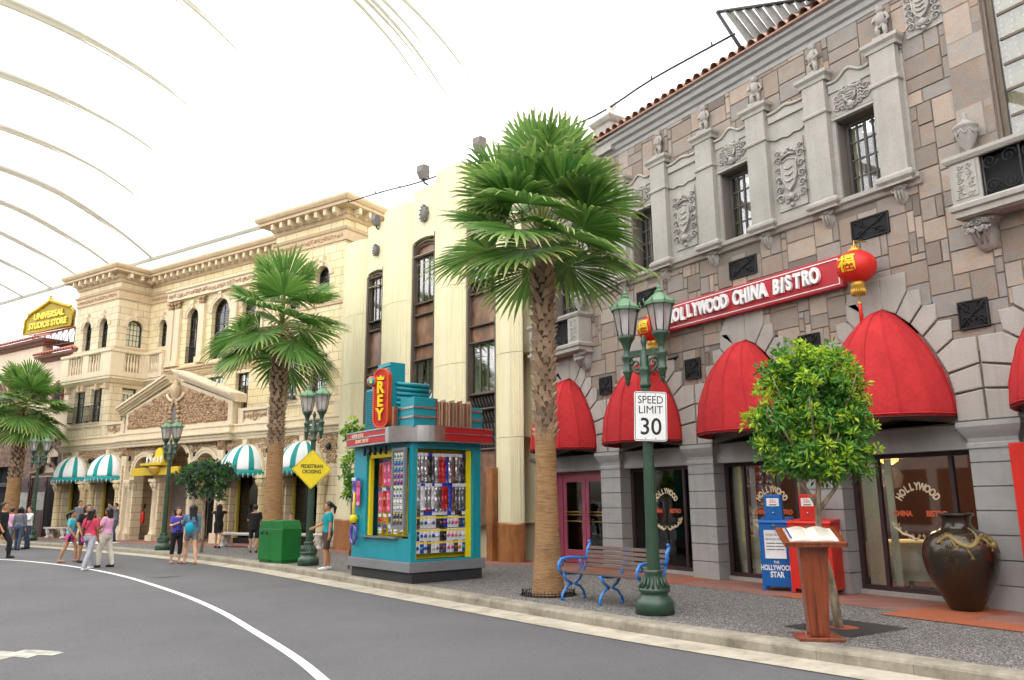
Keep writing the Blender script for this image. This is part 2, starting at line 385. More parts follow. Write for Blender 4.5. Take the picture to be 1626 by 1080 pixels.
K['cover2'] = pm('iron cover plate', '#595a5b', .6, .25, 9, .5, 60)
K['cover'] = pm('worn iron cover', '#5e5e5f', .7, .2, 6, .3, 40)
def surface(name, pts, z, m, kind='structure', **kw):
    M = MB(); tri = tessellate_polygon([[Vector((x, y, 0)) for x, y in pts]])
    fs = []
    for t in tri:
        a, b, c = [pts[i] for i in t]; A = (b[0]-a[0])*(c[1]-a[1]) - (b[1]-a[1])*(c[0]-a[0])
        if abs(A) > 1e-9: fs.append(tuple(t) if A > 0 else tuple(reversed(t)))
    M.add([(x, y, z) for x, y in pts], fs); return M.obj(name, m, kind=kind, **kw)
def spline(pts, n=8):
    out = []; P = [Vector(p) for p in pts]; P = [2*P[0]-P[1]] + P + [2*P[-1]-P[-2]]
    for i in range(1, len(P)-2):
        for k in range(n):
            t = k/n; a, b, c, d = P[i-1:i+3]
            out.append(.5*((2*b) + (c-a)*t + (2*a-5*b+4*c-d)*t*t + (3*b-a-3*c+d)*t**3))
    out.append(P[-2]); return [tuple(v) for v in out]
def offset(pts, d):
    out = []
    for i, p in enumerate(pts):
        a = Vector(pts[max(i-1, 0)]); b = Vector(pts[min(i+1, len(pts)-1)]); t = (b-a).normalized()
        out.append((p[0] + t.y*d, p[1] - t.x*d))
    return out
# ------------------------------------------------------------------ ground
surface('ground', [(-260, -200), (260, -200), (260, 320), (-260, 320)], -.012, K['asphalt'])
KERB = spline([(7.7, -8), (7.75, -2), (7.62, 2), (7.42, 4.2), (7.12, 6.1), (6.84, 7.9), (6.62, 10.3), (6.28, 14.0), (5.98, 17.8), (5.6, 21.3), (4.98, 25), (4.12, 28.7), (2.95, 32.6), (1.75, 36.2), (.2, 40), (-3, 46.5), (-8, 55), (-14, 64)], 6)
road_edge = offset(KERB, -.52)
surface('road', road_edge + [(-40, 64), (-40, -8)], -.004, K['asphalt'])
M = MB(); prof = [(.0, -.01), (.0, .095), (-.012, .118), (-.04, .13), (-.3, .13), (-.3, -.01)]
# kerb stones butted along the curve
M.sweep([(o + .0, z) for o, z in prof][::1], [p for p in KERB][::-1])
kerb = M.obj('kerb', K['kerb'], kind='structure')
M = MB()
for i in range(4, len(KERB)-8, 3):
    a = Vector(KERB[i]); b = Vector(KERB[i+1]); t = (b-a).normalized(); n = Vector((t.y, -t.x))
    p = a - n*.003; q = a + n*.303
    M.add([(p.x - t.x*.004, p.y - t.y*.004, .1), (p.x + t.x*.004, p.y + t.y*.004, .1), (q.x + t.x*.004, q.y + t.y*.004, .1322), (q.x - t.x*.004, q.y - t.y*.004, .1322),
           (p.x - t.x*.004, p.y - t.y*.004, .0), (p.x + t.x*.004, p.y + t.y*.004, .0)], [(0, 1, 2, 3), (4, 5, 1, 0)])
M.obj('kerb_joint', K['mortar'], kind='structure')
surface('gutter', KERB + road_edge[::-1], .004, K['gutter'])
inner = offset(KERB, .29)
surface('sidewalk', inner + [(-14, 90), (40, 90), (40, -8)], .128, K['aggregate'])
surface('terracotta_path', [(10.35, -4), (10.35, 8.1), (10.5, 15.7), (9.2, 17.5), (8.6, 24.7), (3.2, 36.6), (1.2, 41.2), (1.2, 48), (14, 48), (14, -4)], .132, K['terra'])
M = MB()
for a in ([(9.85, -2), (10.35, -2), (10.35, 6.45), (9.85, 6.45)],): M.add([(x, y, .1365) for x, y in a], [(0, 1, 2, 3)])
M.add([(x, y, .1365) for x, y in [(10.35, 5.55), (11.5, 5.55), (11.5, 6.45), (10.35, 6.45)]], [(0, 1, 2, 3)])
for yy in (8.05, 10.9, 13.6): M.add([(x, y, .1365) for x, y in [(10.36, yy), (11.5, yy), (11.5, yy+.5), (10.36, yy+.5)]], [(0, 1, 2, 3)])
M.obj('terracotta_band', K['terra2'], kind='structure')
LINE = spline([(2.2, 2), (2.45, 5), (2.7, 7.3), (2.85, 8.8), (2.95, 10.9), (3.02, 13), (2.98, 15.3), (2.8, 18), (2.55, 20.5), (2.15, 22.9), (1.6, 25.2), (.9, 27.4), (.0, 29.4), (-1.5, 32.2), (-4, 36), (-9, 42)], 5)
a, b = offset(LINE, .055), offset(LINE, -.055)
surface('road_line', a + b[::-1], .001, K['paint'])
rp = [(.05, 11.18), (.2, 11.12), (.32, 10.95), (.42, 11.08), (.56, 10.92), (.72, 10.72), (.78, 10.6), (.66, 10.47), (.52, 10.6), (.42, 10.46), (.3, 10.62), (.16, 10.52), (.06, 10.68), (-.1, 10.72), (-.14, 11.02)]
surface('road_paint_patch', rp, .001, K['oldpaint'])
surface('kerb_ramp', [(2.2, 36.1), (3.1, 34.0), (4.1, 34.6), (3.3, 36.7)], .1365, K['white'])
M = MB().mat(K['cover']); M.at((3.34, 19.9, 0)).disc(.3, .001); M.mt = Matrix.Translation((3.34, 19.9, 0)); M.mat(K['cover2']).disc(.26, .005)
M.obj('manhole_cover', K['cover'], label='round dark manhole cover set in the grey road', cat='manhole cover')
# ------------------------------------------------------------------ canopy roof over the street
NX, NY = .9143, .4051
def CW(n, s, z): return (NX*n - NY*s, NY*n + NX*s, z)
prof = [(26.4, 16.35), (24.6, 17.3), (22.5, 18.13), (20.7, 18.7), (19, 18.99), (17.2, 19.1), (15, 19.05), (12.5, 18.75), (10, 18.2), (7.5, 17.4), (5, 16.4), (2, 15), (-2, 13), (-7, 10.5), (-13, 8)]
prof = spline(prof, 3)
FAN = [((16.9, 18.0), (23.6, 19.1)), ((17.3, 17.5), (25, 18.5)), ((18.0, 16.6), (23.8, 16.8)), ((17.1, 17.7), (22, 18.3)), ((17.6, 17.2), (21.5, 17.6))]
canopy = empty('canopy_roof', CW(26.4, 40, 16.3), label='translucent white fabric canopy on curved ribs stretched over the whole street', cat='canopy')
canopy.rotation_euler = (0, 0, 0)
def par(o, root):
    o.parent = root; o.matrix_parent_inverse = Matrix.Translation(root.location).inverted(); return o
ss = [-22 + 4*k for k in range(0, 26)]
M = MB(); vs = []; fs = []
full = [(60, 3), (44, 9), (33, 13.6)] + prof  # outer skirt is added so the sky below the edge beam reads white
for s in ss:
    for n, z in full: vs.append(CW(n, s + .0, z + .12))
m = len(full)
for i in range(len(ss)-1):
    for k in range(m-1): fs.append((i*m+k, (i+1)*m+k, (i+1)*m+k+1, i*m+k+1))
M.add(vs, fs, True); par(M.obj('membrane', K['membrane']), canopy)
for s, ncut in [(-5, 13), (-4, 18.2), (-3, 20), (-2, 21.5), (-1, 23.5)] + [(k, 26.4) for k in range(0, 9)]:  # nearer ribs cut short and thinned, their fade into glare put into the shape
    for off, rr in ((-.22, .06), (.0, .15), (.2, .05)):
        M = MB(); M.tube([CW(n, 43.83 + 4*s + .9*s*(26.4-n)/9.2 + off, z - (.05 if off else -.02)) for n, z in prof if n <= ncut + .1], [rr*((.12 if ncut < 26 else .4) + min(1, max(0, (ncut-n)/9))) for n, z in prof if n <= ncut + .1], 5)
        r_ = M.obj('rib', K['rib']); par(r_, canopy)
M = MB(); M.tube([CW(26.4, s, 16.35) for s in (30, 60, 78)], .13, 8); par(M.obj('edge_beam', K['rib']), canopy)
for (n0, s0), (n1, s1) in FAN:
    def zc(n):
        for (a, za), (b, zb) in zip(prof, prof[1:]):
            if b <= n <= a: return zb + (za-zb)*(n-b)/(a-b) - .06
        return 18.9
    M = MB(); M.tube([CW(n0+(n1-n0)*q/10, s0+(s1-s0)*q/10, zc(n0+(n1-n0)*q/10)) for q in range(11)], [.09*(1-.9*q/10) for q in range(11)], 5); par(M.obj('fold_seam', K['rib']), canopy)

# ------------------------------------------------------------------ ornament helpers (local x along facade, y into wall, z up; front is -y)
def spiral(M, x, z, r, y, t=.02, turns=1.6, a0=0, d=1, n=12):
    pts = []
    for i in range(n+1):
        q = i/n; a = a0 + d*turns*2*pi*q; rr = r*(1-q*.85); pts.append((x + rr*cos(a), y, z + rr*sin(a)))
    M.tube(pts, [t*(1-.5*i/n) for i in range(n+1)], 5)
def scrolls(M, u0, u1, z0, z1, y, r, t=.02, inside=None, seed=1, dens=1.0):
    R = random.Random(seed); nx = max(1, int((u1-u0)/(r*1.7)*dens)); nz = max(1, int((z1-z0)/(r*1.7)*dens))
    for i in range(nx):
        for k in range(nz):
            x = u0 + (u1-u0)*(i+.5)/nx + R.uniform(-.15, .15)*r; z = z0 + (z1-z0)*(k+.5)/nz + R.uniform(-.15, .15)*r
            if inside and not inside(x, z): continue
            spiral(M, x, z, r*R.uniform(.75, 1), y, t, R.uniform(1.1, 1.7), R.uniform(0, 6.3), R.choice((-1, 1)), 9)
            if R.random() < .6: M.ball((x + r*.8, y, z + r*R.uniform(-.6, .6)), t*1.5, 6, 4)
def crest(M, x, z, w, h, y):
    sh = [(x-w*.27, z+h*.22), (x, z+h*.27), (x+w*.27, z+h*.22), (x+w*.25, z-h*.02), (x+w*.14, z-h*.16), (x, z-h*.24), (x-w*.14, z-h*.16), (x-w*.25, z-h*.02)]
    M.prism(sh, y0=y-.05, y1=y+.01)
    M.tube([(p[0], y-.055, p[1]) for p in sh+sh[:1]], .014, 5)
    for k in range(3): M.tube([(x-w*.14, y-.06, z+h*(.13-.1*k)), (x, y-.065, z+h*(.1-.1*k)), (x+w*.14, y-.06, z+h*(.13-.1*k))], .014, 5)
    for k in range(5): M.ball((x-w*.24+w*.12*k, y-.03, z+h*(.36+.04*(2-abs(k-2)))), .035, 6, 5)
    M.tube([(x-w*.28, y-.02, z+h*.32), (x, y-.03, z+h*.36), (x+w*.28, y-.02, z+h*.32)], .022, 5)
    for sgn in (-1, 1):
        for zz, rr in ((.3, .13), (.14, .11), (-.02, .12), (-.17, .12), (-.32, .14), (.42, .09)):
            spiral(M, x + sgn*w*.39, z+h*zz, w*rr*1.1, y-.02, .018, 1.4, (0 if sgn > 0 else pi), sgn, 10)
        spiral(M, x + sgn*w*.16, z-h*.36, w*.13, y-.02, .018, 1.4, pi/2, sgn, 10)
    M.ball((x, y-.03, z-h*.33), .06, 8, 6, sz=1.2); M.ball((x, y-.03, z-h*.46), .04, 6, 5)
def grille(M, u0, u1, z0, z1, y):
    M.mat(K['darkhole']).box(u0+.02, u1-.02, y+.012, y+.02, z0+.02, z1-.02)
    M.mat(K['iron']).frame(u0, u1, z0, z1, .02, y-.005, y+.035)
    c = (u0+u1)/2; d = (z0+z1)/2; q = min(u1-u0, z1-z0)/2; W = (u1-u0)/2
    for sx in (-1, 1):
        for sz in (-1, 1):
            spiral(M, c+sx*W*.52, d+sz*q*.5, q*.42, y, .009, 1.5, 0 if sx*sz > 0 else pi, sx*sz, 12)
            M.tube([(c, y, d), (c+sx*W*.3, y, d+sz*q*.2), (c+sx*W*.88, y, d+sz*q*.9)], .008, 5)
def corbel(M, u, z, w=.3, h=.35, p=.2):
    M.lathe([(w*.12, -h), (w*.3, -h*.85), (w*.42, -h*.45), (w*.36, -h*.3), (w*.5, -.05), (w*.58, -.04), (w*.58, 0)], 10, (u, 0, z), 1, p/w*1.6)
    for s in (-1, 1): spiral(M, u+s*w*.36, z-h*.2, w*.16, -p*.75, .018, 1.3, 0, s, 9)
    for k in (-1, 0, 1): M.tube([(u+k*w*.18, -p*.5, z-h*.8), (u+k*w*.22, -p*.8, z-h*.5), (u+k*w*.2, -p*.9, z-h*.3)], .02, 5)
def awning(name, root_m, uc, zb, wd, h, pr, mats, nseg=9, sub=5, round_=False, valance=0, tagkw=None, nz=12):
    """hooded awning: local x across, -y outwards"""
    M = MB(); per = nseg*sub; rows = []
    for k in range(nz+1):
        t = k/nz; f = sqrt(max(0, 1-t**2)) if round_ else ogx(t)
        f = max(f, .004); row = []
        for i in range(per+1):
            a = pi*i/per; sag = 1 - .03*sin(pi*((i % sub)/sub))*(1-.3*t) + .006*sin(i*2.7+k*1.3) + .004*sin(k*2.9+i); g = f if round_ else max(0, 1-t**2.6)**.62
            row.append((-cos(a)*wd*f*sag, -sin(a)*pr*g*sag - .01, t*h - (.015 if round_ else .02)*sin(pi*((i % sub)/sub))*(1-t)))
        rows.append(row)
    vs = [p for r in rows for p in r]; base = M.add(vs, [])
    W = per+1
    for k in range(nz):
        for i in range(per):
            M.f.append([base+k*W+i, base+k*W+i+1, base+(k+1)*W+i+1, base+(k+1)*W+i]); M.sm.append(True); M.mi.append((i//sub) % len(mats))
    M.mats = list(mats)
    if not round_:
        for i in range(0, per+1, sub):
            M.tube([rows[k][i] for k in range(nz+1)], .007, 4)
        M.tube([(x*1.004, y*1.004-.004, .05) for x, y, z in rows[0]], .006, 4)
    t = empty(name, (0, 0, 0))
    t.matrix_world = root_m @ Matrix.Translation((uc, 0, zb)); tag(t, **tagkw)
    c = M.obj('canopy', parent=t); sm = c.modifiers.new('thick', 'SOLIDIFY'); sm.thickness = .008
    if valance:
        V = MB(); V.mat(mats[0]); n = per*2; vs = []
        for i in range(n+1):
            a = pi*i/n; x, y = -cos(a)*wd*1.003, -sin(a)*pr*1.003 - .012
            dz = valance*(1 - .35*abs(sin(pi*i*1.5/sub)))
            vs += [(x, y, .0), (x, y, -dz)]
        V.add(vs, [(2*i, 2*i+1, 2*i+3, 2*i+2) for i in range(n)], True)
        V.mats = [mats[-1]]; v = V.obj('valance', parent=t); sm = v.modifiers.new('thick', 'SOLIDIFY'); sm.thickness = .006
        V = MB().mat(K['white'])
        for i in range(sub//2, n, 5):
            a = pi*i/n; x, y = -cos(a)*wd*1.01, -sin(a)*pr*1.012 - .016
            V.tube([(x, y, -.02 - valance*.4), (x, y, -valance*1.15)], .013, 5)
        V.obj('tassel', parent=t, kind='stuff')
    else:
        V = MB(); V.tube([(-cos(pi*i/24)*wd*.985, -sin(pi*i/24)*pr*.985-.01, .0) for i in range(25)], .012, 5); V.obj('frame_rod', K['iron'], t)
    return t

def opposite():
    M = MB(); M.mat(K['grey_stone'])
    for k in range(7):
        y = -14 + 8*k; h = (9, 11, 8.5)[k % 3]; x = -13 - .35*max(0, k-3)**2; M.mat((K['grey_stone'], K['carved'])[k % 2]); M.box(x-6, x, y, y+7.98, 0, h)
        M.mat(K['darkhole'])
        for i in range(3): M.box(x-.1, x+.02, y+1+i*2.3, y+2.2+i*2.3, 4.5, 6.6); M.box(x-.1, x+.02, y+.8+i*2.3, y+2.6+i*2.3, .3, 2.9)
    M.obj('buildings_across_the_street', kind='structure')
    M = MB(); M.mat(K['carved']).box(-13, 16, -19, -16, 0, 9); M.mat(K['darkhole']); [M.box(x, x+1.6, -16.02, -15.98, .4, 3) for x in range(-10, 14, 3)]; M.obj('building_behind_the_viewpoint', kind='structure')
opposite()
# ================================================================== stone bistro on the right
BM = Matrix.Translation((11.5, 16.9, 0)) @ Matrix.Rotation(radians(-90), 4, 'Z')
bistro = empty('bistro_building', (11.5, 16.9, 0), radians(-90), label='grey stone restaurant building with carved pilasters, arched bays and tiled eaves', cat='building')
UE = 18.9
AC = [1.7, 4.45, 7.2, 9.95, 12.7, 15.45]; AR = .98; SP, RISE = 2.67, 1.86
def arch_u(t): return AR*ogx(t)
holes = []
for c in AC:
    p = archpoly(c-AR, c+AR, SP, SP+.001, 14, True, RISE); holes.append(p[2:] if False else [(c-AR, SP+.001), (c+AR, SP+.001)] + p[3:-1])
holes = [[(x, z) for x, z in h] for h in holes]
# upper openings: (u0,u1,z0,z1)
PL = [2.29, 3.62, 4.95, 6.30, 7.62, 8.92, 10.23]
WIN = [(2.83, 3.58), (5.49, 6.26), (8.16, 8.88)]       # between pilasters
WIN = [(PL[1]+.55, PL[2]-.05), (PL[3]+.55, PL[4]-.05), (PL[5]+.55, PL[6]-.05)]
WZ = (6.58, 7.98)
BW = (11.98, 15.2, 6.45, 9.45)
LW = (1.1, 2.2, 5.95, 7.7)
up = [[(a, WZ[0]), (b, WZ[0]), (b, WZ[1]), (a, WZ[1])] for a, b in WIN] + [[(BW[0], BW[2]), (BW[1], BW[2]), (BW[1], BW[3]), (BW[0], BW[3])], [(LW[0], LW[2]), (LW[1], LW[2]), (LW[1], LW[3]), (LW[0], LW[3])]]
M = MB(); M.prism([(0, SP), (UE, SP), (UE, 9.75), (0, 9.75)], [[(x, z+.003) for x, z in h] for h in holes] + up, 0, .38)
M.box(-.0, .38, .38, 9, 0, 9.75); M.box(UE-.3, UE, .38, 9, 0, 9.75)
M.obj('wall', K['mortar'], bistro)
# random ashlar
def ash(M, u0, u1, z0, z1, blocked, seed=3, cs=.118, y=0):
    R = random.Random(seed); nx = int((u1-u0)/cs); nz = int((z1-z0)/cs); occ = [[0]*nz for _ in range(nx)]
    sizes = [(4, 3), (3, 2), (5, 2), (2, 3), (4, 2), (2, 2), (3, 3), (2, 1), (3, 1), (1, 2), (4, 1), (1, 3), (5, 3), (3, 4), (1, 1)]
    for k in range(nz):
        for i in range(nx):
            if occ[i][k]: continue
            c = sizes[:]; R.shuffle(c); c = sorted(c[:6], key=lambda s: -s[0]*s[1]) + [(2, 1), (1, 2), (1, 1)]
            for wv, hv in c:
                if i+wv <= nx and k+hv <= nz and all(not occ[i+a][k+b] for a in range(wv) for b in range(hv)): break
            for a in range(wv):
                for b in range(hv): occ[i+a][k+b] = 1
            x0, x1, a0, a1 = u0+i*cs+.006, u0+(i+wv)*cs-.006, z0+k*cs+.006, z0+(k+hv)*cs-.006
            if blocked(x0, x1, a0, a1): continue
            d = R.uniform(.012, .026); e = .007
            M.add([(x0, y, a0), (x1, y, a0), (x1, y, a1), (x0, y, a1), (x0+e, y-d, a0+e), (x1-e, y-d, a0+e), (x1-e, y-d, a1-e), (x0+e, y-d, a1-e)],
                  [(4, 5, 6, 7), (0, 1, 5, 4), (1, 2, 6, 5), (2, 3, 7, 6), (3, 0, 4, 7)])
def blk(x0, x1, z0, z1):
    for a, b, c, d in [(w_[0], w_[1], WZ[0], WZ[1]) for w_ in WIN] + [BW, LW]:
        if x1 > a-.01 and x0 < b+.01 and z1 > c-.01 and z0 < d+.01: return True
    for c in AC:
        for x in (x0, x1, (x0+x1)/2):
            for z in (z0, z1):
                t = (z-SP)/RISE
                if 0 <= t < 1.02 and abs(x-c) < arch_u(t) + .1: return True
    if (z0+z1)/2 < 3.75 and not 3.9 < z1: return True
    return False
M = MB(); ash(M, 0, UE, SP+.03, 9.7, blk); M.obj('stone_facing', K['ashlar'], bistro)
# dressed stones: stepped voussoirs round each arch, courses on the piers
M = MB()
VP = [[(.22, 4.41), (.41, 4.24), (.64, 4.49), (.64, 4.75), (.44, 4.75)], [(.43, 4.22), (.59, 4.01), (.84, 4.22), (.85, 4.47), (.65, 4.48)],
      [(.61, 3.99), (.76, 3.72), (1.03, 3.89), (1.06, 4.19), (.85, 4.2)], [(.77, 3.7), (.9, 3.4), (1.366, 3.49), (1.366, 3.88), (1.04, 3.88)],
      [(.91, 3.38), (.96, 3.09), (1.366, 3.13), (1.366, 3.48)], [(.965, 3.07), (.96, 2.68), (1.366, 2.68), (1.366, 3.12)]]
KEY = [(-.45, 5.07), (-.64, 4.76), (-.22, 4.43), (0, 4.54), (.22, 4.43), (.43, 4.76), (.45, 5.07)]
def shrink(p, e=.008):
    cx = sum(q[0] for q in p)/len(p); cz = sum(q[1] for q in p)/len(p)
    return [(x - e*(1 if x > cx else -1)*min(1, abs(x-cx)/.1), z - e*(1 if z > cz else -1)*min(1, abs(z-cz)/.1)) for x, z in p]
def bevelprism(M, p, y):
    q = shrink(p, .012); A = sum(p[i][0]*p[(i+1) % len(p)][1] - p[(i+1) % len(p)][0]*p[i][1] for i in range(len(p)))
    if A < 0: p = p[::-1]; q = q[::-1]
    n = len(p); M.add([(x, .001, z) for x, z in p] + [(x, y+.01, z) for x, z in p] + [(x, y, z) for x, z in q],
        [(i, (i+1) % n, n+(i+1) % n, n+i) for i in range(n)] + [(n+i, n+(i+1) % n, 2*n+(i+1) % n, 2*n+i) for i in range(n)] + [tuple(range(2*n, 3*n))])
for c in AC:
    kp = shrink(KEY); 
    bevelprism(M, [(c+x, z) for x, z in kp[:4] + [(-.003, 5.06)]], -.045); bevelprism(M, [(c+x, z) for x, z in kp[3:] + [(.003, 5.06)]], -.045)
    for s in (-1, 1):
        for p in VP: bevelprism(M, [(c+s*x, z) for x, z in shrink(p)], -.045)
bevelprism(M, [(.0, 2.68), (.33, 2.68), (.33, 3.1), (0, 3.1)], -.045); bevelprism(M, [(.0, 3.12), (.33, 3.12), (.33, 3.46), (0, 3.46)], -.045)
M.obj('voussoirs', K['grey_stone'], bistro)
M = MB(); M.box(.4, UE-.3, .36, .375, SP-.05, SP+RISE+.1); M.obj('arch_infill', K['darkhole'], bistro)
# piers with flared capitals and rusticated joints
PX = [(-.02, .6)] + [(2.75+2.75*k, 3.42+2.75*k) for k in range(6)]
for a, b in PX:
    M = MB(); z = .13
    M.mat(K['mortar']).box(a+.02, b-.02, .02, .37, .13, 2.3); M.mat(K['pillar_stone']); z = .131
    while z < 2.2:
        h = min(.33, 2.34-z); M.box(a, b, 0, .38, z, z+h-.016); z += h
    M.sweep([(0, 2.3), (.02, 2.3), (.02, 2.36), (.0, 2.38), (.01, 2.44), (.06, 2.52), (.1, 2.6), (.1, 2.672), (-.05, 2.672)], [(a, .378), (a, 0), (b, 0), (b, .378)][::1])
    M.obj('pier', parent=bistro)
M = MB()
for k in range(len(PX)-1):
    a, b = PX[k][1], PX[k+1][0]; M.box(a, b, .1, .38, 2.3, 2.66); M.box(a, b, .08, .1, 2.58, 2.66)
M.obj('lintel', K['pillar_stone'], bistro)
# interior
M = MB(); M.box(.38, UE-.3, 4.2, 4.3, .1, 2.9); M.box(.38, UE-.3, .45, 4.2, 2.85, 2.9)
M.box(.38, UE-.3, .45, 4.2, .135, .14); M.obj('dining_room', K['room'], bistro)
def sash(name, u0, u1, z0, z1, nx, nz, y=.2, frame=None, parent=bistro, t=.055, bar=.025, curtain=True, cm=None, glass=True, split=True):
    M = MB().mat(frame or K['steel_frame']); M.frame(u0, u1, z0, z1, t, y, y+.07)
    a0, a1, b0, b1 = u0+t, u1-t, z0+t, z1-t
    for i in range(1, nx): 
        x = a0+(a1-a0)*i/nx; bw = bar*(1.6 if (split and i*2 == nx) else 1); M.box(x-bw/2, x+bw/2, y+.01, y+.05, b0, b1)
    for k in range(1, nz):
        z = b0+(b1-b0)*k/nz
        for i in range(nx):
            xa = a0+(a1-a0)*i/nx + bar*.8; xb = a0+(a1-a0)*(i+1)/nx - bar*.8; M.box(xa, xb, y+.012, y+.048, z-bar/2, z+bar/2)
    f = M.obj(name, parent=parent)
    if glass: G = MB(); G.box(a0, a1, y+.028, y+.032, b0, b1); G.obj('pane', K['up_glass'], f)
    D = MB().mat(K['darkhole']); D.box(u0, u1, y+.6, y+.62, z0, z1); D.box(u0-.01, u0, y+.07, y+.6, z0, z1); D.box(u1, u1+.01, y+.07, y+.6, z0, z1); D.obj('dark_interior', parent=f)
    if curtain:
        Q = MB(); W = a1-a0
        for s in (-1, 1):
            pts = []
            n = 14; ww = W*.44
            for k in range(9):
                tz = k/8; z = b1 - (b1-b0)*tz; sh = ww*(1 - .55*sin(pi*min(1, tz*1.3))*1) if tz < .75 else ww*(.6)
                for i in range(n+1):
                    q = i/n; x = (a0 + sh*q) if s < 0 else (a1 - sh*q); pts.append((x, y+.1 + .02*sin(q*26), z))
            Q.add(pts, [(k*(n+1)+i, k*(n+1)+i+1, (k+1)*(n+1)+i+1, (k+1)*(n+1)+i) for k in range(8) for i in range(n)], True)
        Q.obj('curtain', cm or K['white_curtain'], f)
    return f
for a, b in WIN: sash('window', a+.01, b-.01, WZ[0]+.01, WZ[1]-.01, 4, 4, cm=K['curtain'])
sash('window', BW[0]+.03, BW[1]-.02, BW[2]+.02, BW[3]-.02, 6, 7, .06, frame=K['bronze'], t=.08, cm=K['curtain'], bar=.04)
M = MB(); vs = []; nz_ = 60
for k in range(nz_+1):
    for i in (0, 1): vs.append((BW[0]+.1 if i == 0 else BW[1]-.1, .17 + .012*(k % 2), BW[2]+.1 + (BW[3]-BW[2]-.2)*k/nz_))
M.add(vs, [(2*k, 2*k+1, 2*k+3, 2*k+2) for k in range(nz_)]); M.obj('pleated_blind', K['white_curtain'], bistro)
sash('window', LW[0]+.01, LW[1]-.01, LW[2]+.01, LW[3]-.01, 4, 4)
M = MB(); M.box(BW[0]-.02, BW[0]+.03, -.05, .38, BW[2], BW[3]+.1); M.box(BW[0]-.5, BW[0]-.02, -.06, .0, BW[2]+.3, BW[3])
def nob(*a): return False
M = MB(); ash(M, BW[0]-.55, BW[0]-.01, BW[2]-.1, 9.6, nob, 11, .135, -.03); M.obj('stone_facing', K['ashlar'], bistro)
M = MB(); M.box(BW[0]-.55, BW[0]-.012, -.045, .001, BW[2]-.1, 9.6); M.box(BW[0]-.012, BW[0]+.02, .02, .38, BW[2]-.1, 9.5); M.obj('window_surround', K['ashlar'], bistro)
# carved frontispiece: backing, pilasters, crests
M = MB()
frp = [(PL[0], 6.42), (PL[-1]+.5, 6.42)]; fr = []
M.prism([(PL[0]-.02, 6.45), (PL[-1]+.52, 6.45), (PL[-1]+.52, 8.62), (PL[0]-.02, 8.62)], up[:3], -.05, .0, back=False)
M.sweep([(.02, 6.36), (.06, 6.38), (.08, 6.44), (.13, 6.47), (.13, 6.54), (.02, 6.56)], [(PL[0]-.1, 0), (PL[-1]+.6, 0)])
for i in range(len(PL)-1):
    a, b = PL[i]+.5, PL[i+1]; c = (a+b)/2; n = 12
    top = [(a + (b-a)*k/n, 8.66 + (.12*(sin(pi*k/n)**2) + .03*cos(4*pi*k/n))*(1 if i % 2 else .35)) for k in range(n+1)]
    M.prism([(a, 8.5), (b, 8.5)] + [(x, z) for x, z in top[::-1]], y0=-.09, y1=-.05)
    M.tube([(x, -.1, z) for x, z in top], .03, 6)
    if i % 2: M.box(a, b, -.085, -.05, 7.99, 8.04)
    else:
        M.tube([(a + (b-a)*k/n, -.07, 8.17 - .05*sin(pi*k/n) + .02*cos(3*2*pi*k/n)) for k in range(n+1)], .018, 6)
M.obj('frontispiece', K['grey_stone'], bistro)
for i, x in enumerate(PL):
    M = MB(); a, b = x, x+.5
    M.box(a+.03, b-.03, -.17, -.05, 6.6, 8.2)
    M.sweep([(-.02, 6.44), (.02, 6.44), (.02, 6.48), (.06, 6.53), (.06, 6.58), (.03, 6.62), (.0, 6.64)], [(a, -.04), (a, -.17), (b, -.17), (b, -.04)])
    M.box(a+.02, b-.02, -.17, -.05, 6.44, 6.6)
    M.sweep([(0, 8.16), (.03, 8.18), (.035, 8.22), (.0, 8.25)], [(a+.03, -.04), (a+.03, -.17), (b-.03, -.17), (b-.03, -.04)])
    M.box(a+.03, b-.03, -.17, -.05, 8.2, 8.8)
    M.sweep([(-.02, 8.78), (.02, 8.78), (.03, 8.84), (.075, 8.89), (.075, 8.95), (-.1, 8.955)], [(a, -.0), (a, -.17), (b, -.17), (b, -.0)])
    M.box(a+.0, b-.0, -.17, .0, 8.8, 8.952)
    corbel(M, x+.25, 6.44, .26, .3, .14)
    M.obj('pilaster', K['grey_stone'], bistro, bevel=.004)
for i in range(len(PL)-1):
    a, b = PL[i]+.5, PL[i+1]; c = (a+b)/2; M = MB()
    if i % 2 == 0:
        M.box(c-.3, c+.3, -.075, -.05, 6.72, 8.0); crest(M, c, 7.33, .6, 1.2, -.08)
    else:
        M.box(c-.38, c+.38, -.065, -.05, 8.06, 8.5); crest(M, c, 8.28, .42, .42, -.07)
        for s in (-1, 1):
            for zz, rr in ((8.36, .07), (8.2, .08)): spiral(M, c+s*.27, zz, rr, -.08, .016, 1.5, 0, s); 
    M.obj('crest', K['carved'], bistro)
M = MB(); crest(M, 11.15, 9.2, .5, .8, -.05); M.box(10.85, 11.45, -.04, 0, 8.8, 9.6); corbel(M, 11.75, 9.55, .3, .35, .18); M.obj('crest', K['carved'], bistro)
# grilles
for k, c in enumerate(AC[:-1]):
    u = c+1.375; M = MB(); grille(M, u-.21, u+.21, 3.99, 4.4, -.062); M.obj('grille', parent=bistro)
for u0 in (4.25, 6.92, 9.56, 1.6):
    M = MB(); grille(M, u0, u0+.66, 5.77, 6.13, -.046); M.obj('grille', parent=bistro)
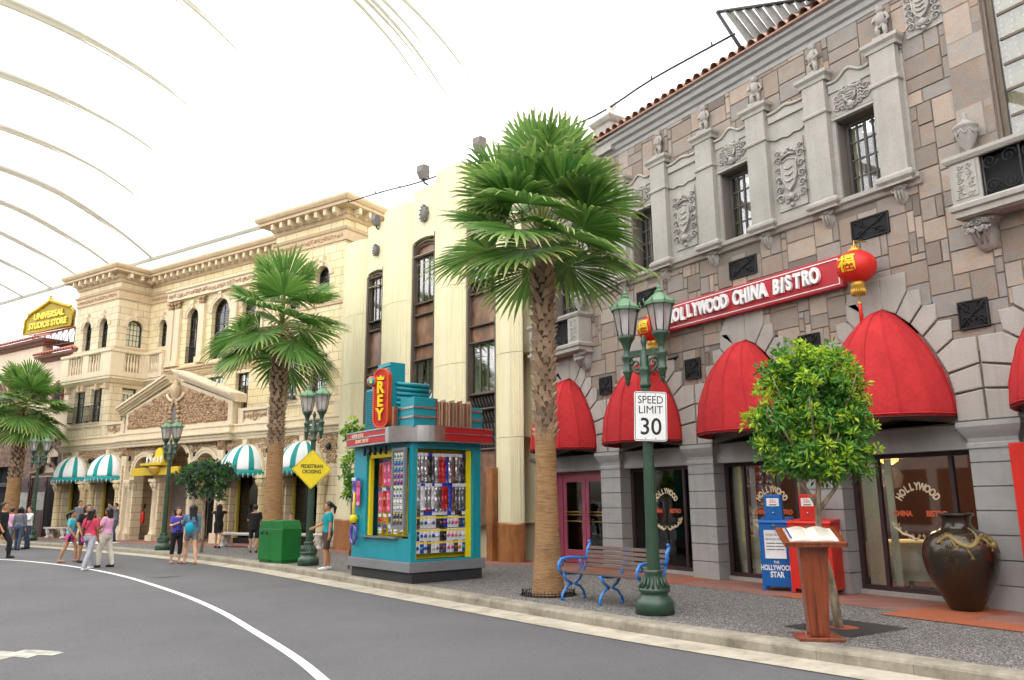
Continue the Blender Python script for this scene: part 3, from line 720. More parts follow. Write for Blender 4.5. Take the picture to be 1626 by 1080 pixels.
# balconies
def balcony(u0, u1, z0, z1, pr, sides=1):
    M = MB(); 
    prof = [(-.08, z0-.22), (-.04, z0-.2), (0, z0-.12), (.04, z0-.1), (.05, z0-.04), (.0, z0)]
    M.box(u0, u1, -pr, -.03, z0-.2, z0); M.sweep(prof, [(u0, 0), (u0, -pr), (u1, -pr), (u1, 0)])
    for a in ([u0] if sides == 1 else [u0, u1-.42]):
        M.box(a, a+.42, -pr, -.03, z0, z1); M.box(a+.05, a+.37, -pr-.012, -pr, z0+.06, z1-.06)
    M.sweep([(.0, z1-.04), (.03, z1-.03), (.06, z1+.02), (.06, z1+.07), (-.3, z1+.075)], [(u0, 0), (u0, -pr), (u1, -pr), (u1, 0)])
    o = M.obj('balcony', K['grey_stone'], bistro)
    M = MB()
    for a in ([u0] if sides == 1 else [u0, u1-.42]):
        scrolls(M, a+.07, a+.35, z0+.07, z1-.07, -pr-.015, .055, .012, seed=int(a*10)+2)
        M2 = MB(); corbel(M2, a+.21, z0-.2, .44, .48, .34)
        for q in range(3): scrolls(M2, a+.06, a+.38, z0-.45, z0-.25, -.26-.03*q, .045, .014, seed=q)
        M2.obj('corbel', K['carved'], o)
    M.obj('carving', K['carved'], o)
    M = MB(); a0 = u0+.42; a1 = u1-(.0 if sides == 1 else .42); n = max(1, round((a1-a0)/.52))
    M.mat(K['darkhole']).box(a0, a1, -pr+.12, -pr+.13, z0, z1); M.mat(K['iron'])
    for i in range(n):
        x0 = a0+(a1-a0)*i/n; x1 = a0+(a1-a0)*(i+1)/n; c = (x0+x1)/2; M.frame(x0, x1, z0, z1-.03, .014, -pr+.03, -pr+.05)
        for sx in (-1, 1):
            for sz in (-1, 1): spiral(M, c+sx*.125, (z0+z1)/2-.02+sz*.18, .11, -pr+.02, .012, 1.6, 0, sx*sz, 14)
    M.obj('railing', parent=o); return o
balcony(11.42, 15.9, 5.72, 6.36, .42)
balcony(.55, 2.6, 5.3, 5.94, .42, 2)
# eaves
M = MB(); M.sweep([(-.02, 9.6), (.03, 9.62), (.04, 9.7), (.09, 9.73), (.11, 9.82), (.18, 9.86), (.2, 9.95), (.26, 9.98), (.26, 10.04), (-.1, 10.05)], [(0, 0), (UE, 0)]); M.obj('cornice', K['pillar_stone'], bistro)
M = MB(); n = int(UE/.235)
for i in range(n):
    u = .1 + i*.235; pts = [(u, -.33+.0*k, 10.1) for k in range(1)]
    M.at((u, -.36, 10.08), rx=radians(22))
    vs = []; fs = []
    L_ = 4.5; seg = 9
    for k in range(seg+1):
        for q in range(7):
            a = pi*q/6; rr = .095*(1 + .0*(k % 2)); vs.append((rr*cos(a), L_*k/seg, rr*sin(a)*1.05))
    for k in range(seg):
        for q in range(6): fs.append((k*7+q, (k+1)*7+q, (k+1)*7+q+1, k*7+q+1))
    M.add(vs, fs, True)
    vs = [(.0 + .085*cos(pi*q/6), 0, .085*sin(pi*q/6)) for q in range(7)] + [(0, 0, -.0)]
M.at().add([(0, -.33, 10.06), (UE, -.33, 10.06), (UE, 4, 11.81), (0, 4, 11.81), (0, -.33, 10.09), (UE, -.33, 10.09), (UE, 4, 11.84), (0, 4, 11.84)], [(0, 3, 2, 1), (4, 5, 6, 7), (0, 1, 5, 4)])
M.obj('roof', K['tile_roof'], bistro)
# storefronts
for k in range(1, 6):
    a, b = PX[k][1], PX[k+1][0]; y = .3; z0, z1 = .2, 2.3
    M = MB(); M.frame(a, b, z0, z1, .07, y, y+.08)
    c1 = a+.42; c2 = b-.42
    M.box(c1, c1+.06, y+.005, y+.075, z0+.07, z1-.07); M.box(c2-.06, c2, y+.005, y+.075, z0+.07, z1-.07)
    f = M.obj('shop_window', K['wood_frame'], bistro)
    G = MB(); G.box(a+.07, b-.07, y+.038, y+.042, z0+.07, z1-.07); G.obj('pane', K['glass'], f)
    M = MB(); M.box(a, b, y-.06, y+.1, .13, .2); M.obj('sill', K['grey_stone'], f)
    M = MB(); n = 24
    def strip(x0, x1, yy):
        vs = [(x0+(x1-x0)*i/n, yy+.012*sin(i*2.1), z) for z in (z0+.07, z1-.07) for i in range(n+1)]
        M.add(vs, [(i, i+1, n+2+i, n+1+i) for i in range(n)], True)
    strip(a+.08, c1-.02, y+.12); strip(c1+.07, c1+.2, y+.14)
    M.obj('curtain', K['olive_curtain'], f)
    # gilt lettering on the glass
    M = MB().mat(K['cream_letter']); cc = (c1+c2)/2 + .02; R_ = .34; cz = 1.45
    word = 'HOLLYWOOD'
    for i, ch in enumerate(word):
        ang = radians(58 - 116*i/(len(word)-1)); M.text(ch, .155, .002, faceM(cc + R_*sin(-ang), y+.03, cz + R_*cos(ang)*1.0) @ Matrix.Rotation(ang, 4, 'Z'), .006, .72)
    M.mat(K['orange_letter']); M.text('CHINA', .115, .002, faceM(cc-.27, y+.03, 1.38), .004, .85); M.text('BISTRO', .115, .002, faceM(cc+.27, y+.03, 1.38), .004, .85)
    M.mat(K['cream_letter'])
    for s in (-1, 1):
        pts = [(cc+s*(.43-.065*q), y+.03, 1.17 - .16*sin(q/6*pi/2) + .018*sin(q*2.2)) for q in range(7)]
        M.tube(pts, [.012, .02, .016, .022, .016, .02, .01], 6)
        for q in range(9): spiral(M, cc+s*(.44-.05*q), 1.19-.165*sin(q/8*pi/2) + .025*(-1)**q, .026, y+.03, .006, 1.3, q, s, 7)
        for q in range(4): M.tube([(cc+s*(.42-.02*q), y+.03, 1.19), (cc+s*(.46-.04*q), y+.03, 1.27 - .01*q)], [.01, .003], 5)
    M.obj('lettering', parent=f)
# pink double doors
M = MB(); a, b = PX[0][1], PX[1][0]; y = .3
M.box(a, b, y, y+.06, 2.2, 2.3); M.box(a, a+.25, y, y+.06, .14, 2.2); M.box(b-.1, b, y, y+.06, .14, 2.2); M.obj('door_frame', K['pink'], bistro)
for x0, x1 in ((a+.27, (a+b)/2+.07), ((a+b)/2+.09, b-.12)):
    M = MB(); M.frame(x0, x1, .15, 2.18, .13, y+.01, y+.05); M.box(x0+.13, x1-.13, y+.01, y+.05, .28, .45); d = M.obj('door', K['pink'], bistro)
    G = MB(); G.box(x0+.13, x1-.13, y+.028, y+.032, .45, 2.05); G.obj('pane', K['glass'], d)
    H = MB()
    for z in (1.12, 1.27, 1.34): H.tube([(x0+.1, y-.04, z), (x1-.1, y-.04, z)], .012, 6)
    H.obj('handle', K['brass'], d)
    Q = MB(); Q.box(x0+.14, x0+.3, y+.1, y+.12, .45, 2.05); Q.obj('curtain', K['olive_curtain'], d)
# awnings
nm = ['leftmost red canvas awning above the pink double doors of the stone restaurant', 'red canvas awning directly behind the speed limit sign', 'red canvas awning half hidden by the bushy kerbside tree',
      'wide red canvas awning to the right of the bushy tree, fully in view', 'red canvas awning cut off by the right edge of the photo']
for k in range(5):
    awning('awning', BM, AC[k], 2.76, AR-.02, 1.79, 1.04, [K['red_fabric']], 7, 6, tagkw=dict(label=nm[k], cat='awning', group='red awnings on the stone restaurant'), nz=16)
# statues on pilasters
def statue(M):
    M.box(-.09, .09, -.08, .08, 0, .05); M.ball((0, 0, .43), .05, 10, 8, sz=1.15); M.loft([(0, 0, .2, .05, .04), (0, -.015, .26, .062, .055), (0, -.01, .32, .06, .045), (0, 0, .37, .068, .035), (0, 0, .39, .025, .025), (0, 0, .41, .02, .02)], 10)
    M.tube([(-.03, 0, .22), (-.035, -.03, .13), (-.03, 0, .05)], [.04, .032, .022], 8); M.tube([(.03, 0, .22), (.05, -.01, .13), (.045, .0, .05)], [.04, .032, .022], 8)
    M.tube([(-.065, 0, .36), (-.09, -.02, .29), (-.03, -.065, .27)], [.024, .02, .014], 7); M.tube([(.065, 0, .36), (.1, 0, .28), (.06, -.04, .22)], [.024, .02, .014], 7)
    M.tube([(-.07, -.01, .2), (0, -.045, .17), (.08, 0, .24)], .02, 6)
M = MB(); statue(M); st0 = M.obj('cherub_statue', K['carved'])
xs = PL[2:]; 
sl_ = ['leftmost stone cherub statue, beside the palm crown', 'second stone cherub statue from the palm crown', 'middle stone cherub of the five on the pilasters', 'stone cherub on the pilaster left of the large upper window', 'rightmost and largest looking stone cherub, on the last pilaster']
for i, x in enumerate(xs):
    o = st0 if i == 0 else copy_tree(st0)
    o.matrix_world = BM @ Matrix.Translation((x+.25, -.08, 8.955)) @ Matrix.Rotation(.3*(i % 3)-.3, 4, 'Z') @ Matrix.Scale(1.35, 4)
    tag(o, sl_[i], 'statue', 'cherub statues on the upper pilasters')
def urn(M, s=1.0):
    M.lathe([(.09*s, 0), (.09*s, .04*s), (.04*s, .08*s), (.035*s, .12*s), (.11*s, .22*s), (.15*s, .36*s), (.155*s, .44*s), (.175*s, .46*s), (.175*s, .49*s), (.12*s, .53*s), (.05*s, .58*s), (.025*s, .63*s), (.04*s, .67*s), (.0001, .73*s)], 16)
    for k in range(8):
        a = k*pi/4; M.tube([(.15*s*cos(a), .15*s*sin(a), .42*s), (.16*s*cos(a+.35), .16*s*sin(a+.35), .33*s), (.15*s*cos(a+.78), .15*s*sin(a+.78), .42*s)], .012*s, 5)
M = MB(); urn(M, .98); o = M.obj('stone_urn', K['carved'], label='carved stone urn on the balcony corner at the right', cat='urn'); o.matrix_world = BM @ Matrix.Translation((11.63, -.22, 6.43))
M = MB(); urn(M, .75); o = M.obj('stone_urn', K['carved'], label='stone urn on the small balcony behind the tall palm trunk', cat='urn'); o.matrix_world = BM @ Matrix.Translation((2.4, -.22, 6.01))
M = MB(); M.box(-.3, .3, -.3, .3, 0, .75); M.sweep([(0, .7), (.05, .75), (.09, .83), (.09, .87), (-.28, .95)], [(-.3, .3), (-.3, -.3), (.3, -.3), (.3, .3), (-.3, .3)][::1]); M.box(-.1, .1, -.1, .1, .87, .98)
o = M.obj('roof_pedestal', K['grey_stone'], bistro); o.location = (3.45, .1, 9.75)
M = MB(); urn(M, .85); o = M.obj('roof_urn', K['white'], label='pale urn on the roof pedestal behind the tall palm crown', cat='urn'); o.matrix_world = BM @ Matrix.Translation((3.45, .1, 10.73))
# main sign
sg = empty('restaurant_sign', label='long red sign with white bubble letters reading HOLLYWOOD CHINA BISTRO', cat='sign')
sg.matrix_world = BM @ Matrix.Translation((7.25, -.1, 5.32))
M = MB(); M.box(-2.15, 2.15, -.06, .06, -.27, .27); M.obj('board', K['sign_red'], sg, bevel=.01)
M = MB(); M.frame(-2.1, 2.1, -.225, .225, .016, -.072, -.06); M.obj('border', K['white'], sg)
M = MB(); txt = 'HOLLYWOOD CHINA BISTRO'; x = -1.9; R = random.Random(4)
for ch in txt:
    if ch == ' ': x += .12; continue
    wch = .21 if ch == 'W' else (.08 if ch == 'I' else .165)
    M.text(ch, .36, .03, faceM(x + wch/2, -.1, R.uniform(-.012, .012)) @ Matrix.Rotation(R.uniform(-.09, .09), 4, 'Z'), .016, .66); x += wch+.012
M.obj('letters', K['white'], sg)
def lantern(lb, u, z, y=-.38, r=.31):
    L_ = empty('paper_lantern', label=lb, cat='lantern', group='red lanterns at the ends of the restaurant sign'); L_.matrix_world = BM @ Matrix.Translation((u, y, z))
    M = MB(); n = 16; vs = []; 
    prof = [(max(.08*r/.3, sin(pi*k/14)*r), -cos(pi*k/14)*r*.86) for k in range(1, 14)]
    m = 48; 
    for rr, zz in prof:
        for i in range(m): a = 2*pi*i/m; q = rr*(1 - .02*abs(sin(n*a/2))); vs.append((q*cos(a), q*sin(a), zz))
    M.add(vs, [(k*m+i, k*m+(i+1) % m, (k+1)*m+(i+1) % m, (k+1)*m+i) for k in range(len(prof)-1) for i in range(m)], True); M.obj('silk_body', K['lantern'], L_)
    M = MB(); M.lathe([(.1, -.03), (.1, .02), (.06, .03), (.05, .07), (.0001, .09)], 14, (0, 0, r*.86)); M.lathe([(.1, -.1), (.105, -.02), (.1, .02)], 14, (0, 0, -r*.86)); 
    for k in range(20): a = k*pi/10; M.tube([(.1*cos(a), .1*sin(a), -r*.86-.09), (.1*cos(a), .1*sin(a), -r*.86-.2)], .014, 5)
    M.ball((0, 0, -r*.86-.33), .035); M.tube([(0, 0, -r*.86-.1), (0, 0, -r*.86-.3)], .008, 5); M.tube([(0, 0, r*.9), (0, 0, r*.9+.15), (0, -y-.05, r*.9+.2)], .012, 5)
    M.obj('gilt_cap', K['gold'], L_)
    M = MB(); M.tube([(0, 0, -r*.86-.34), (0, 0, -r*.86-.42), (.01, 0, -r*.86-.72)], [.03, .028, .035], 8); M.obj('tassel', K['lantern'], L_)
    M = MB(); M.text('福', .3, .006, faceM(0, 0, 0), .006, 1.0); a = radians(5)   # glyph wrapped on the silk
    vs = []
    for v in M.v:
        x, z = v[0], v[2]; q = sqrt(max(.01, 1-(z/(r*.86))**2))*r + .006 - v[1]; t = a - pi/2 + x/ r; vs.append((q*cos(t)*1.0, q*sin(t), z))
    M.v = vs; M.obj('painted_character', K['yellow'], L_); return L_
lantern('large red lantern with a gold character at the right end of the sign', 9.8, 5.24)
lantern('red lantern half hidden behind the twin heads of the near street lamp', 5.05, 5.12)
# tables seen through the glass
for k, u in enumerate((3.75, 6.6, 9.35, 12.2)):
    t = empty('dining_table', label='dining table with a cream cloth seen through the %s shop window from the left' % ORD[k], cat='table', group='dining tables inside the restaurant')
    t.matrix_world = BM @ Matrix.Translation((u - .15, 1.22, .14))
    M = MB(); n = 32; vs = []
    for q, (z, rr) in enumerate([(.78, 0.01), (.78, .6), (.76, .63), (.45, .6), (.2, .66)]):
        for i in range(n): a = 2*pi*i/n; f = 1 + (.09*sin(a*7) if q > 2 else 0); vs.append((rr*f*cos(a), rr*f*sin(a), z))
    M.add(vs, [(j*n+i, j*n+(i+1) % n, (j+1)*n+(i+1) % n, (j+1)*n+i) for j in range(4) for i in range(n)], True); M.obj('tablecloth', K['cloth'], t)
    M = MB(); M.lathe([(.25, 0), (.25, .03), (.04, .06), (.04, .73), (.2, .75)], 12); M.obj('table_leg', K['iron'], t)
    for q in range(2):
        c_ = empty('dining_chair', label='dark dining chair %s the table in the %s shop window' % (('left of', 'right of')[q], ORD[k]), cat='chair', group='chairs inside the restaurant')
        c_.matrix_world = BM @ Matrix.Translation((u - .15 + (-.85, .85)[q], 1.3, .14)) @ Matrix.Rotation((pi/2, -pi/2)[q], 4, 'Z')
        M = MB(); M.box(-.21, .21, -.2, .2, .42, .47); M.obj('seat', K['sign_red'], c_, bevel=.01)
        M = MB(); M.frame(-.2, .2, .5, .98, .045, .18, .22); M.box(-.155, .155, .19, .21, .7, .76); M.obj('backrest', K['wood_frame'], c_)
        for sx in (-1, 1):
            for sy in (-1, 1): M = MB(); M.tube([(sx*.18, sy*.17, 0), (sx*.18, sy*.18, .42)], .02, 6); M.obj('leg', K['wood_frame'], c_)

ame = bpy.data.materials.new('lit amber shade'); ame.use_nodes = True; ame.node_tree.nodes['Principled BSDF'].inputs['Base Color'].default_value = (.8, .4, .08, 1)
ame.node_tree.nodes['Principled BSDF'].inputs['Emission Color'].default_value = (1, .42, .08, 1); ame.node_tree.nodes['Principled BSDF'].inputs['Emission Strength'].default_value = .9
for k, (u, d, z, lb) in enumerate(((3.35, 1.5, 1.95, 'lit amber chandelier in the shop window behind the bench'), (8.6, 1.9, 2.35, 'added amber lamp brightening the room, high inside the large shop window beside the vase'))):  # second lamp and its point light are added to brighten the dining room
    t = empty('amber_lamp', label=lb, cat='lamp', group='lit lamps inside the restaurant'); t.matrix_world = BM @ Matrix.Translation((u, d, z)); s_ = (.8, .6)[k]
    M = MB(); M.lathe([(.02, .2*s_), (.2*s_, .12*s_), (.3*s_, 0), (.26*s_, -.14*s_), (.1*s_, -.24*s_), (.0001, -.26*s_)], 12); M.obj('glass_shade', ame, t)
    M = MB(); M.tube([(0, 0, .2*s_), (0, 0, 2.84-z)], .012, 5); M.obj('rod', K['brass'], t)
    pl_ = bpy.data.lights.new('lamp_light', 'POINT'); pl_.energy = 45; pl_.color = (1, .72, .42); pl_.shadow_soft_size = .2; po = bpy.data.objects.new('lamp_light', pl_); C.objects.link(po); po.parent = t; po.location = (0, 0, -.4)
    M = MB()
    for q in range(8): a_ = q*pi/4; M.tube([(.1*cos(a_), .1*sin(a_), .16*s_), (.34*s_*cos(a_), .34*s_*sin(a_), .05)], .012, 5)
    M.obj('arm', K['brass'], t)
# ================================================================== cream fluted cinema-style building in the middle
K['cream'] = pm('cream fluted plaster', '#e4dbb4', .75, .06, .8, .08, 90, fine=.03, streak=.1)
K['marble'] = ramp_noise(pm('brown marble', '#8a5a34', .3, .1, 1, 0, 90, coat=.3), [(.25, '#4e2f1c'), (.45, '#8d5a33'), (.6, '#a8703f'), (.8, '#6d4226')], 1.3, 9, rough=.65, mapping=(2.2, 2.2, .8))
K['marble2'] = ramp_noise(pm('rosy marble panel', '#8a5a44', .35, .1, 1, 0, 90), [(.25, '#553c2e'), (.5, '#7f5b44'), (.62, '#9a755a'), (.8, '#5f4434')], 1.6, 8, rough=.6, mapping=(2, 2, 1))
K['medal'] = pm('grey metal medallion', '#6d6a66', .6, .15, 6, .3, 30)
MM = Matrix.Translation((9.33, 24.85, 0)) @ Matrix.Rotation(atan2(16.6-24.85, 11.0-9.33), 4, 'Z')
deco = empty('art_deco_building', (9.33, 24.85, 0), atan2(16.6-24.85, 11.0-9.33), label='tall cream fluted building with three bronze window strips and marble base', cat='building')
WB = [(1.14, 2.09, 9.06), (3.62, 4.78, 9.55), (6.2, 7.45, 10.1)]
SEG = [(-.25, 1.14, 10.3), (2.09, 3.62, 10.9), (4.78, 6.2, 11.4), (7.45, 8.45, 11.3)]
def flute_profile(u0, u1, bulge=.2, edge=5):
    """plan outline of a convex fluted pier from u0 to u1"""
    pts = []; W = u1-u0; n = 60
    for i in range(n+1):
        q = i/n; x = u0 + W*q; y = -bulge*(1-(2*q-1)**2)**.6
        e = min(q, 1-q)
        if e < .3: y += .018*(1 if int(e/.3*edge*2) % 2 else 0)
        pts.append((x, y))
    return pts
for u0, u1, zt in SEG:
    M = MB(); pr = flute_profile(u0, u1); n = len(pr)
    for za, zb in ((1.08, 3.2), (3.212, 5.4), (5.412, 7.7), (7.712, zt)):
        vs = [(x, y, z) for z in (za, zb) for x, y in pr] + [(u0, .5, za), (u1, .5, za), (u0, .5, zb), (u1, .5, zb)]
        fs = [(i, i+1, n+i+1, n+i) for i in range(n-1)] + [tuple(range(n, 2*n)) + (2*n+3, 2*n+2), tuple(reversed(range(n))) + (2*n, 2*n+1)]
        M.add(vs, fs)
    M.obj('fluted_pier', K['cream'], deco)
    M = MB(); p = flute_profile(u0, u1, .23, 0); M.sweep([(.03, .13), (.03, 1.04), (.0, 1.08), (-.2, 1.08)], p); M.obj('marble_base', K['marble'], deco)
M = MB(); M.box(-.2, 8.4, .45, 8, 0, 10.2); M.box(0.6, 8.4, .46, 7.9, 10.2, 10.9)
for (u0, u1, zt), (a, b, c) in zip(WB and [(w_[0], w_[1], w_[2]) for w_ in WB], [SEG[1], SEG[2], SEG[3]]):
    M.box(u0, u1, .1, .46, zt+.02, c-.15)
    M.prism([(u0, zt-.5), (u1, zt-.5), (u1, c-.2), (u0, c-.2)], [[(u0+.02, zt-.49), (u1-.02, zt-.49)] + [(x, z) for x, z in [((u0+u1)/2 + (u1-u0-.04)/2*cos(pi*k/10), zt-.1+.14*sin(pi*k/10)) for k in range(11)]]], .0, .1)
M.obj('wall', K['cream'], deco)
bands = [(9.03, [(7.4, 8.85, 'w'), (7.1, 7.36, 'g'), (5.9, 7.05, 'm'), (5.65, 5.86, 'm'), (3.9, 5.6, 'w'), (3.6, 3.86, 'g'), (1.2, 3.56, 'm')]),
         (9.5, [(7.55, 9.0, 'w'), (7.2, 7.5, 'm'), (6.25, 7.15, 'm'), (5.8, 6.2, 'm'), (4.35, 5.75, 'w'), (3.9, 4.3, 'g'), (1.2, 3.85, 'm')]),
         (10.05, [(7.7, 9.6, 'w'), (7.35, 7.66, 'g'), (6.42, 7.3, 'm'), (5.95, 6.38, 'm'), (4.5, 5.9, 'w'), (4.08, 4.45, 'g'), (3.0, 4.03, 'g'), (1.0, 2.95, 'm')])]
for (u0, u1, zt), (z_, bs_) in zip(WB, bands):
    st = MB(); J = .085
    st.box(u0, u0+J, .0, .2, 1.0, zt-.12); st.box(u1-J, u1, -.0, .2, 1.0, zt+.1); st.box(u0+J, u0+J+.03, .05, .2, 1.0, zt-.2); st.box(u1-J-.03, u1-J, .05, .2, 1.0, zt-.2)
    ap = [((u0+u1)/2 + (u1-u0-2*J)/2*cos(pi*k/10), zt-.25+.18*sin(pi*k/10)) for k in range(11)]
    st.tube([(x, .08, z) for x, z in ap], .035, 6); st.tube([(x, .1, z-.09) for x, z in ap], .02, 6)
    fr = st.obj('bronze_frame', K['bronze'], deco)
    P_ = MB(); P_.box(u0+J, u1-J, .17, .2, zt-.62, zt-.02); P_.obj('marble_panel', K['marble2'], fr)
    a, b = u0+J+.03, u1-J-.03
    for z0, z1, t in bs_:
        q = MB(); q.box(a, b, .04, .19, z1, z1+.035); q.tube([(a, .04, z1+.018), (b, .04, z1+.018)], .028, 6); q.obj('transom', K['bronze'], fr)
        if t == 'm': q = MB(); q.box(a, b, .14, .2, z0, z1); q.obj('marble_panel', K['marble2'], fr)
        elif t == 'g':
            q = MB(); q.mat(K['darkhole']).box(a, b, .16, .2, z0, z1); q.mat(K['bronze']); n = int((b-a)/.12)
            for r_ in range(max(1, int((z1-z0)/.28))):
                zz = z0 + (r_+.5)*(z1-z0)/max(1, int((z1-z0)/.28))
                for i in range(n):
                    x = a + (b-a)*(i+.5)/n; q.tube([(x-.06, .12, zz+.13), (x-.02, .11, zz+.04), (x+.02, .11, zz-.04), (x+.06, .12, zz-.13)], .012, 5)
            q.obj('lattice_panel', parent=fr)
        else:
            wd = sash('window', a, b, z0, z1, 3, 1, .1, frame=K['bronze'], parent=deco, t=.03, bar=.045, cm=K['white_curtain'], split=False)
            q = MB(); q.mat(K['white_curtain']); n = 40; m_ = 30; vs = []
            for k in range(m_+1):
                for i in range(n+1):
                    x = a + (b-a)*i/n; z = z0 + (z1-z0)*k/m_; vs.append((x, .28 + .03*sin(i*1.9) + .03*abs(sin(k*1.1 + .8*cos(i*.6))), z))
            q.add(vs, [(k*(n+1)+i, k*(n+1)+i+1, (k+1)*(n+1)+i+1, (k+1)*(n+1)+i) for k in range(m_) for i in range(n) if (i//6 + (k > 20)) % 3 != 2], True); q.obj('swag_curtain', parent=wd)
for u, z, s in ((1.72, 9.75, .17), (4.27, 10.32, .24), (6.9, 10.75, .26)):
    M = MB(); M.at((u, -.06, z)); M.mats = []
    vs = [(0, -.05, 0)]; n = 28
    for k, (rr, yy) in enumerate([(.8, -.05), (.86, -.02), (.95, -.04), (1.0, 0), (1.0, .1)]):
        for i in range(n): a = 2*pi*i/n; q = rr*(1 + (.04*cos(8*a) if k > 1 else 0)); vs.append((q*cos(a)*s*.72, yy, q*sin(a)*s*1.1))
    M.add(vs, [(0, 1+i, 1+(i+1) % n) for i in range(n)] + [(1+k*n+i, 1+(k+1)*n+i, 1+(k+1)*n+(i+1) % n, 1+k*n+(i+1) % n) for k in range(4) for i in range(n)], True)
    for i in range(12): a = 2*pi*i/12; M.ball((cos(a)*s*.76, -.05, sin(a)*s*1.12), .028, 6, 5)
    M.obj('medallion', K['medal'], deco)
M = MB(); M.box(7.4, 7.62, -.34, .1, .13, 2.46); M.obj('marble_post', K['marble'], deco, bevel=.008)
for i, (u, z, s_) in enumerate(((1.75, 10.68, .8), (4.27, 11.55, 1), (6.9, 11.55, 1))):
    t = empty('roof_floodlight', label=('small floodlight at the corner of the tan building cornice', 'dark floodlight above the largest visible oval medallion', 'floodlight peeping over the tall palm crown')[i], cat='floodlight', group='floodlights along the roofline')
    t.matrix_world = MM @ Matrix.Translation((u, -.12, z)) @ Matrix.Scale(s_, 4)
    M = MB(); M.add([(-.13, -.16, .1), (.13, -.16, .1), (.13, .16, .1), (-.13, .16, .1), (-.09, -.08, -.12), (.09, -.08, -.12), (.09, .1, -.12), (-.09, .1, -.12), (-.17, -.12, .34), (.17, -.12, .3), (.17, .1, .3), (-.17, .1, .36)],
                    [(0, 1, 5, 4), (1, 2, 6, 5), (2, 3, 7, 6), (3, 0, 4, 7), (4, 5, 6, 7), (0, 3, 11, 8), (1, 9, 10, 2), (0, 8, 9, 1)]); M.obj('housing', K['medal'], t)
    M = MB(); M.tube([(-.0, 0, -.12), (0, .05, -.22), (0, .2, -.25)], .03, 6); M.obj('bracket', K['black'], t)
def wp(m4, u, d, z): return tuple(m4 @ Vector((u, d, z)))
cb = [wp(MM, -.2, 0, 12.0), wp(MM, 2, 0, 11.75), wp(MM, 3.95, -.1, 11.42), wp(MM, 6.3, 0, 11.3), wp(MM, 8.5, 0, 11.15), wp(BM, 2.9, 0, 11.0), wp(BM, 5, 0, 10.98), wp(BM, 7.35, .1, 10.88)]
M = MB(); M.tube(spline(cb, 4), .025, 5)
for p in spline(cb, 4)[::3]: M.tube([p, (p[0], p[1], p[2]+.1)], .02, 5)
M.obj('roof_cable', K['black'], label='black cable with clips strung above the rooflines', cat='cable')
lv = empty('roof_louvre', label='dark open metal louvre frame standing on the tiled roof edge', cat='louvre'); lv.matrix_world = BM @ Matrix.Translation((7, .75, 10.75))
M = MB(); tri = [(-.65, 1.45), (1.85, .15), (.0, .0)]
tri = [(-.62, 1.42), (1.9, .28), (.05, .02)]
for i in range(3): a, b = tri[i], tri[(i+1) % 3]; M.tube([(a[0], 0, a[1]), (b[0], 0, b[1])], .04, 6)
M.tube([(-.3, .1, -.1), (2.2, .1, .25)], .07, 6); M.obj('frame', K['iron'], lv)
M = MB()
for k in range(9):
    q = .08 + k*.1; x0 = -.62 + 2.5*q; z0 = 1.42 - 1.12*q; x1 = .1 + 1.7*q; z1 = .05 + .24*q
    if z0 < z1+.05: continue
    M.add([(x0, -.02, z0), (x0+.13, .1, z0-.05), (x1+.13, .1, z1), (x1, -.02, z1)], [(0, 1, 2, 3)])
o = M.obj('slat', pm('weathered grey slat', '#77756f', .7, .3, 4), lv); o.modifiers.new('t', 'SOLIDIFY').thickness = .02

# ================================================================== tan palazzo on the left
K['tan'] = block_mat('tan glazed blocks', '#ddcfae', '#d5c39f', '#947a58', .62, .31, .01, .7, .08, .3)
K['tan2'] = pm('tan dressed trim', '#c9b28f', .75, .1, 2, .15, 60, streak=.12)
K['yblock'] = block_mat('yellow glazed blocks', '#e8d9b0', '#e2cfa0', '#9a8458', .62, .31, .01, .7, .07, .25)
K['relief'] = ramp_noise(pm('tan carved relief', '#b08f6a', .8, .12, 3, .5, 22), [(.3, '#8f7152'), (.6, '#c4a581')], 9, 6)
K['pinkish'] = block_mat('pinkish narrow blocks', '#d6bba0', '#d0b296', '#8f745a', .62, .12, .009, .75, .07, .25)
K['ivory'] = pm('ivory trim', '#ddcdae', .75, .08, 2, .12, 60, streak=.1)
K['dark_frame'] = pm('dark teal window frame', '#262c2e', .5, .1)
K['teal'] = pm('teal awning canvas', '#0e8f8a', .8, .06, 2, .1, 200, fine=.03)
K['white_canvas'] = pm('white awning canvas', '#e8e8e4', .8, .04, 2, .1, 200, fine=.03)
K['shop_glow'] = pm('pale shop interior', '#dfe0d2', .8, .2, 1)
K['shop_yellow'] = pm('yellow shop reveal', '#b8a23a', .7, .08)
LM = Matrix.Translation((2.22, 42.47, 0)) @ Matrix.Rotation(radians(-66.1), 4, 'Z')
pal = empty('palazzo_building', (2.22, 42.47, 0), radians(-66.1), label='tan Italianate building with carved pediment, arcade and bracketed cornice', cat='building')
W_ = 18.15; B0, B1 = 3.6, 14.35      # bay 0..3.6, recessed middle, tower 14.35..18.15
SB = 1.6
def aopen(c, hw, z0, zs): return archpoly(c-hw, c+hw, z0, zs, 10)
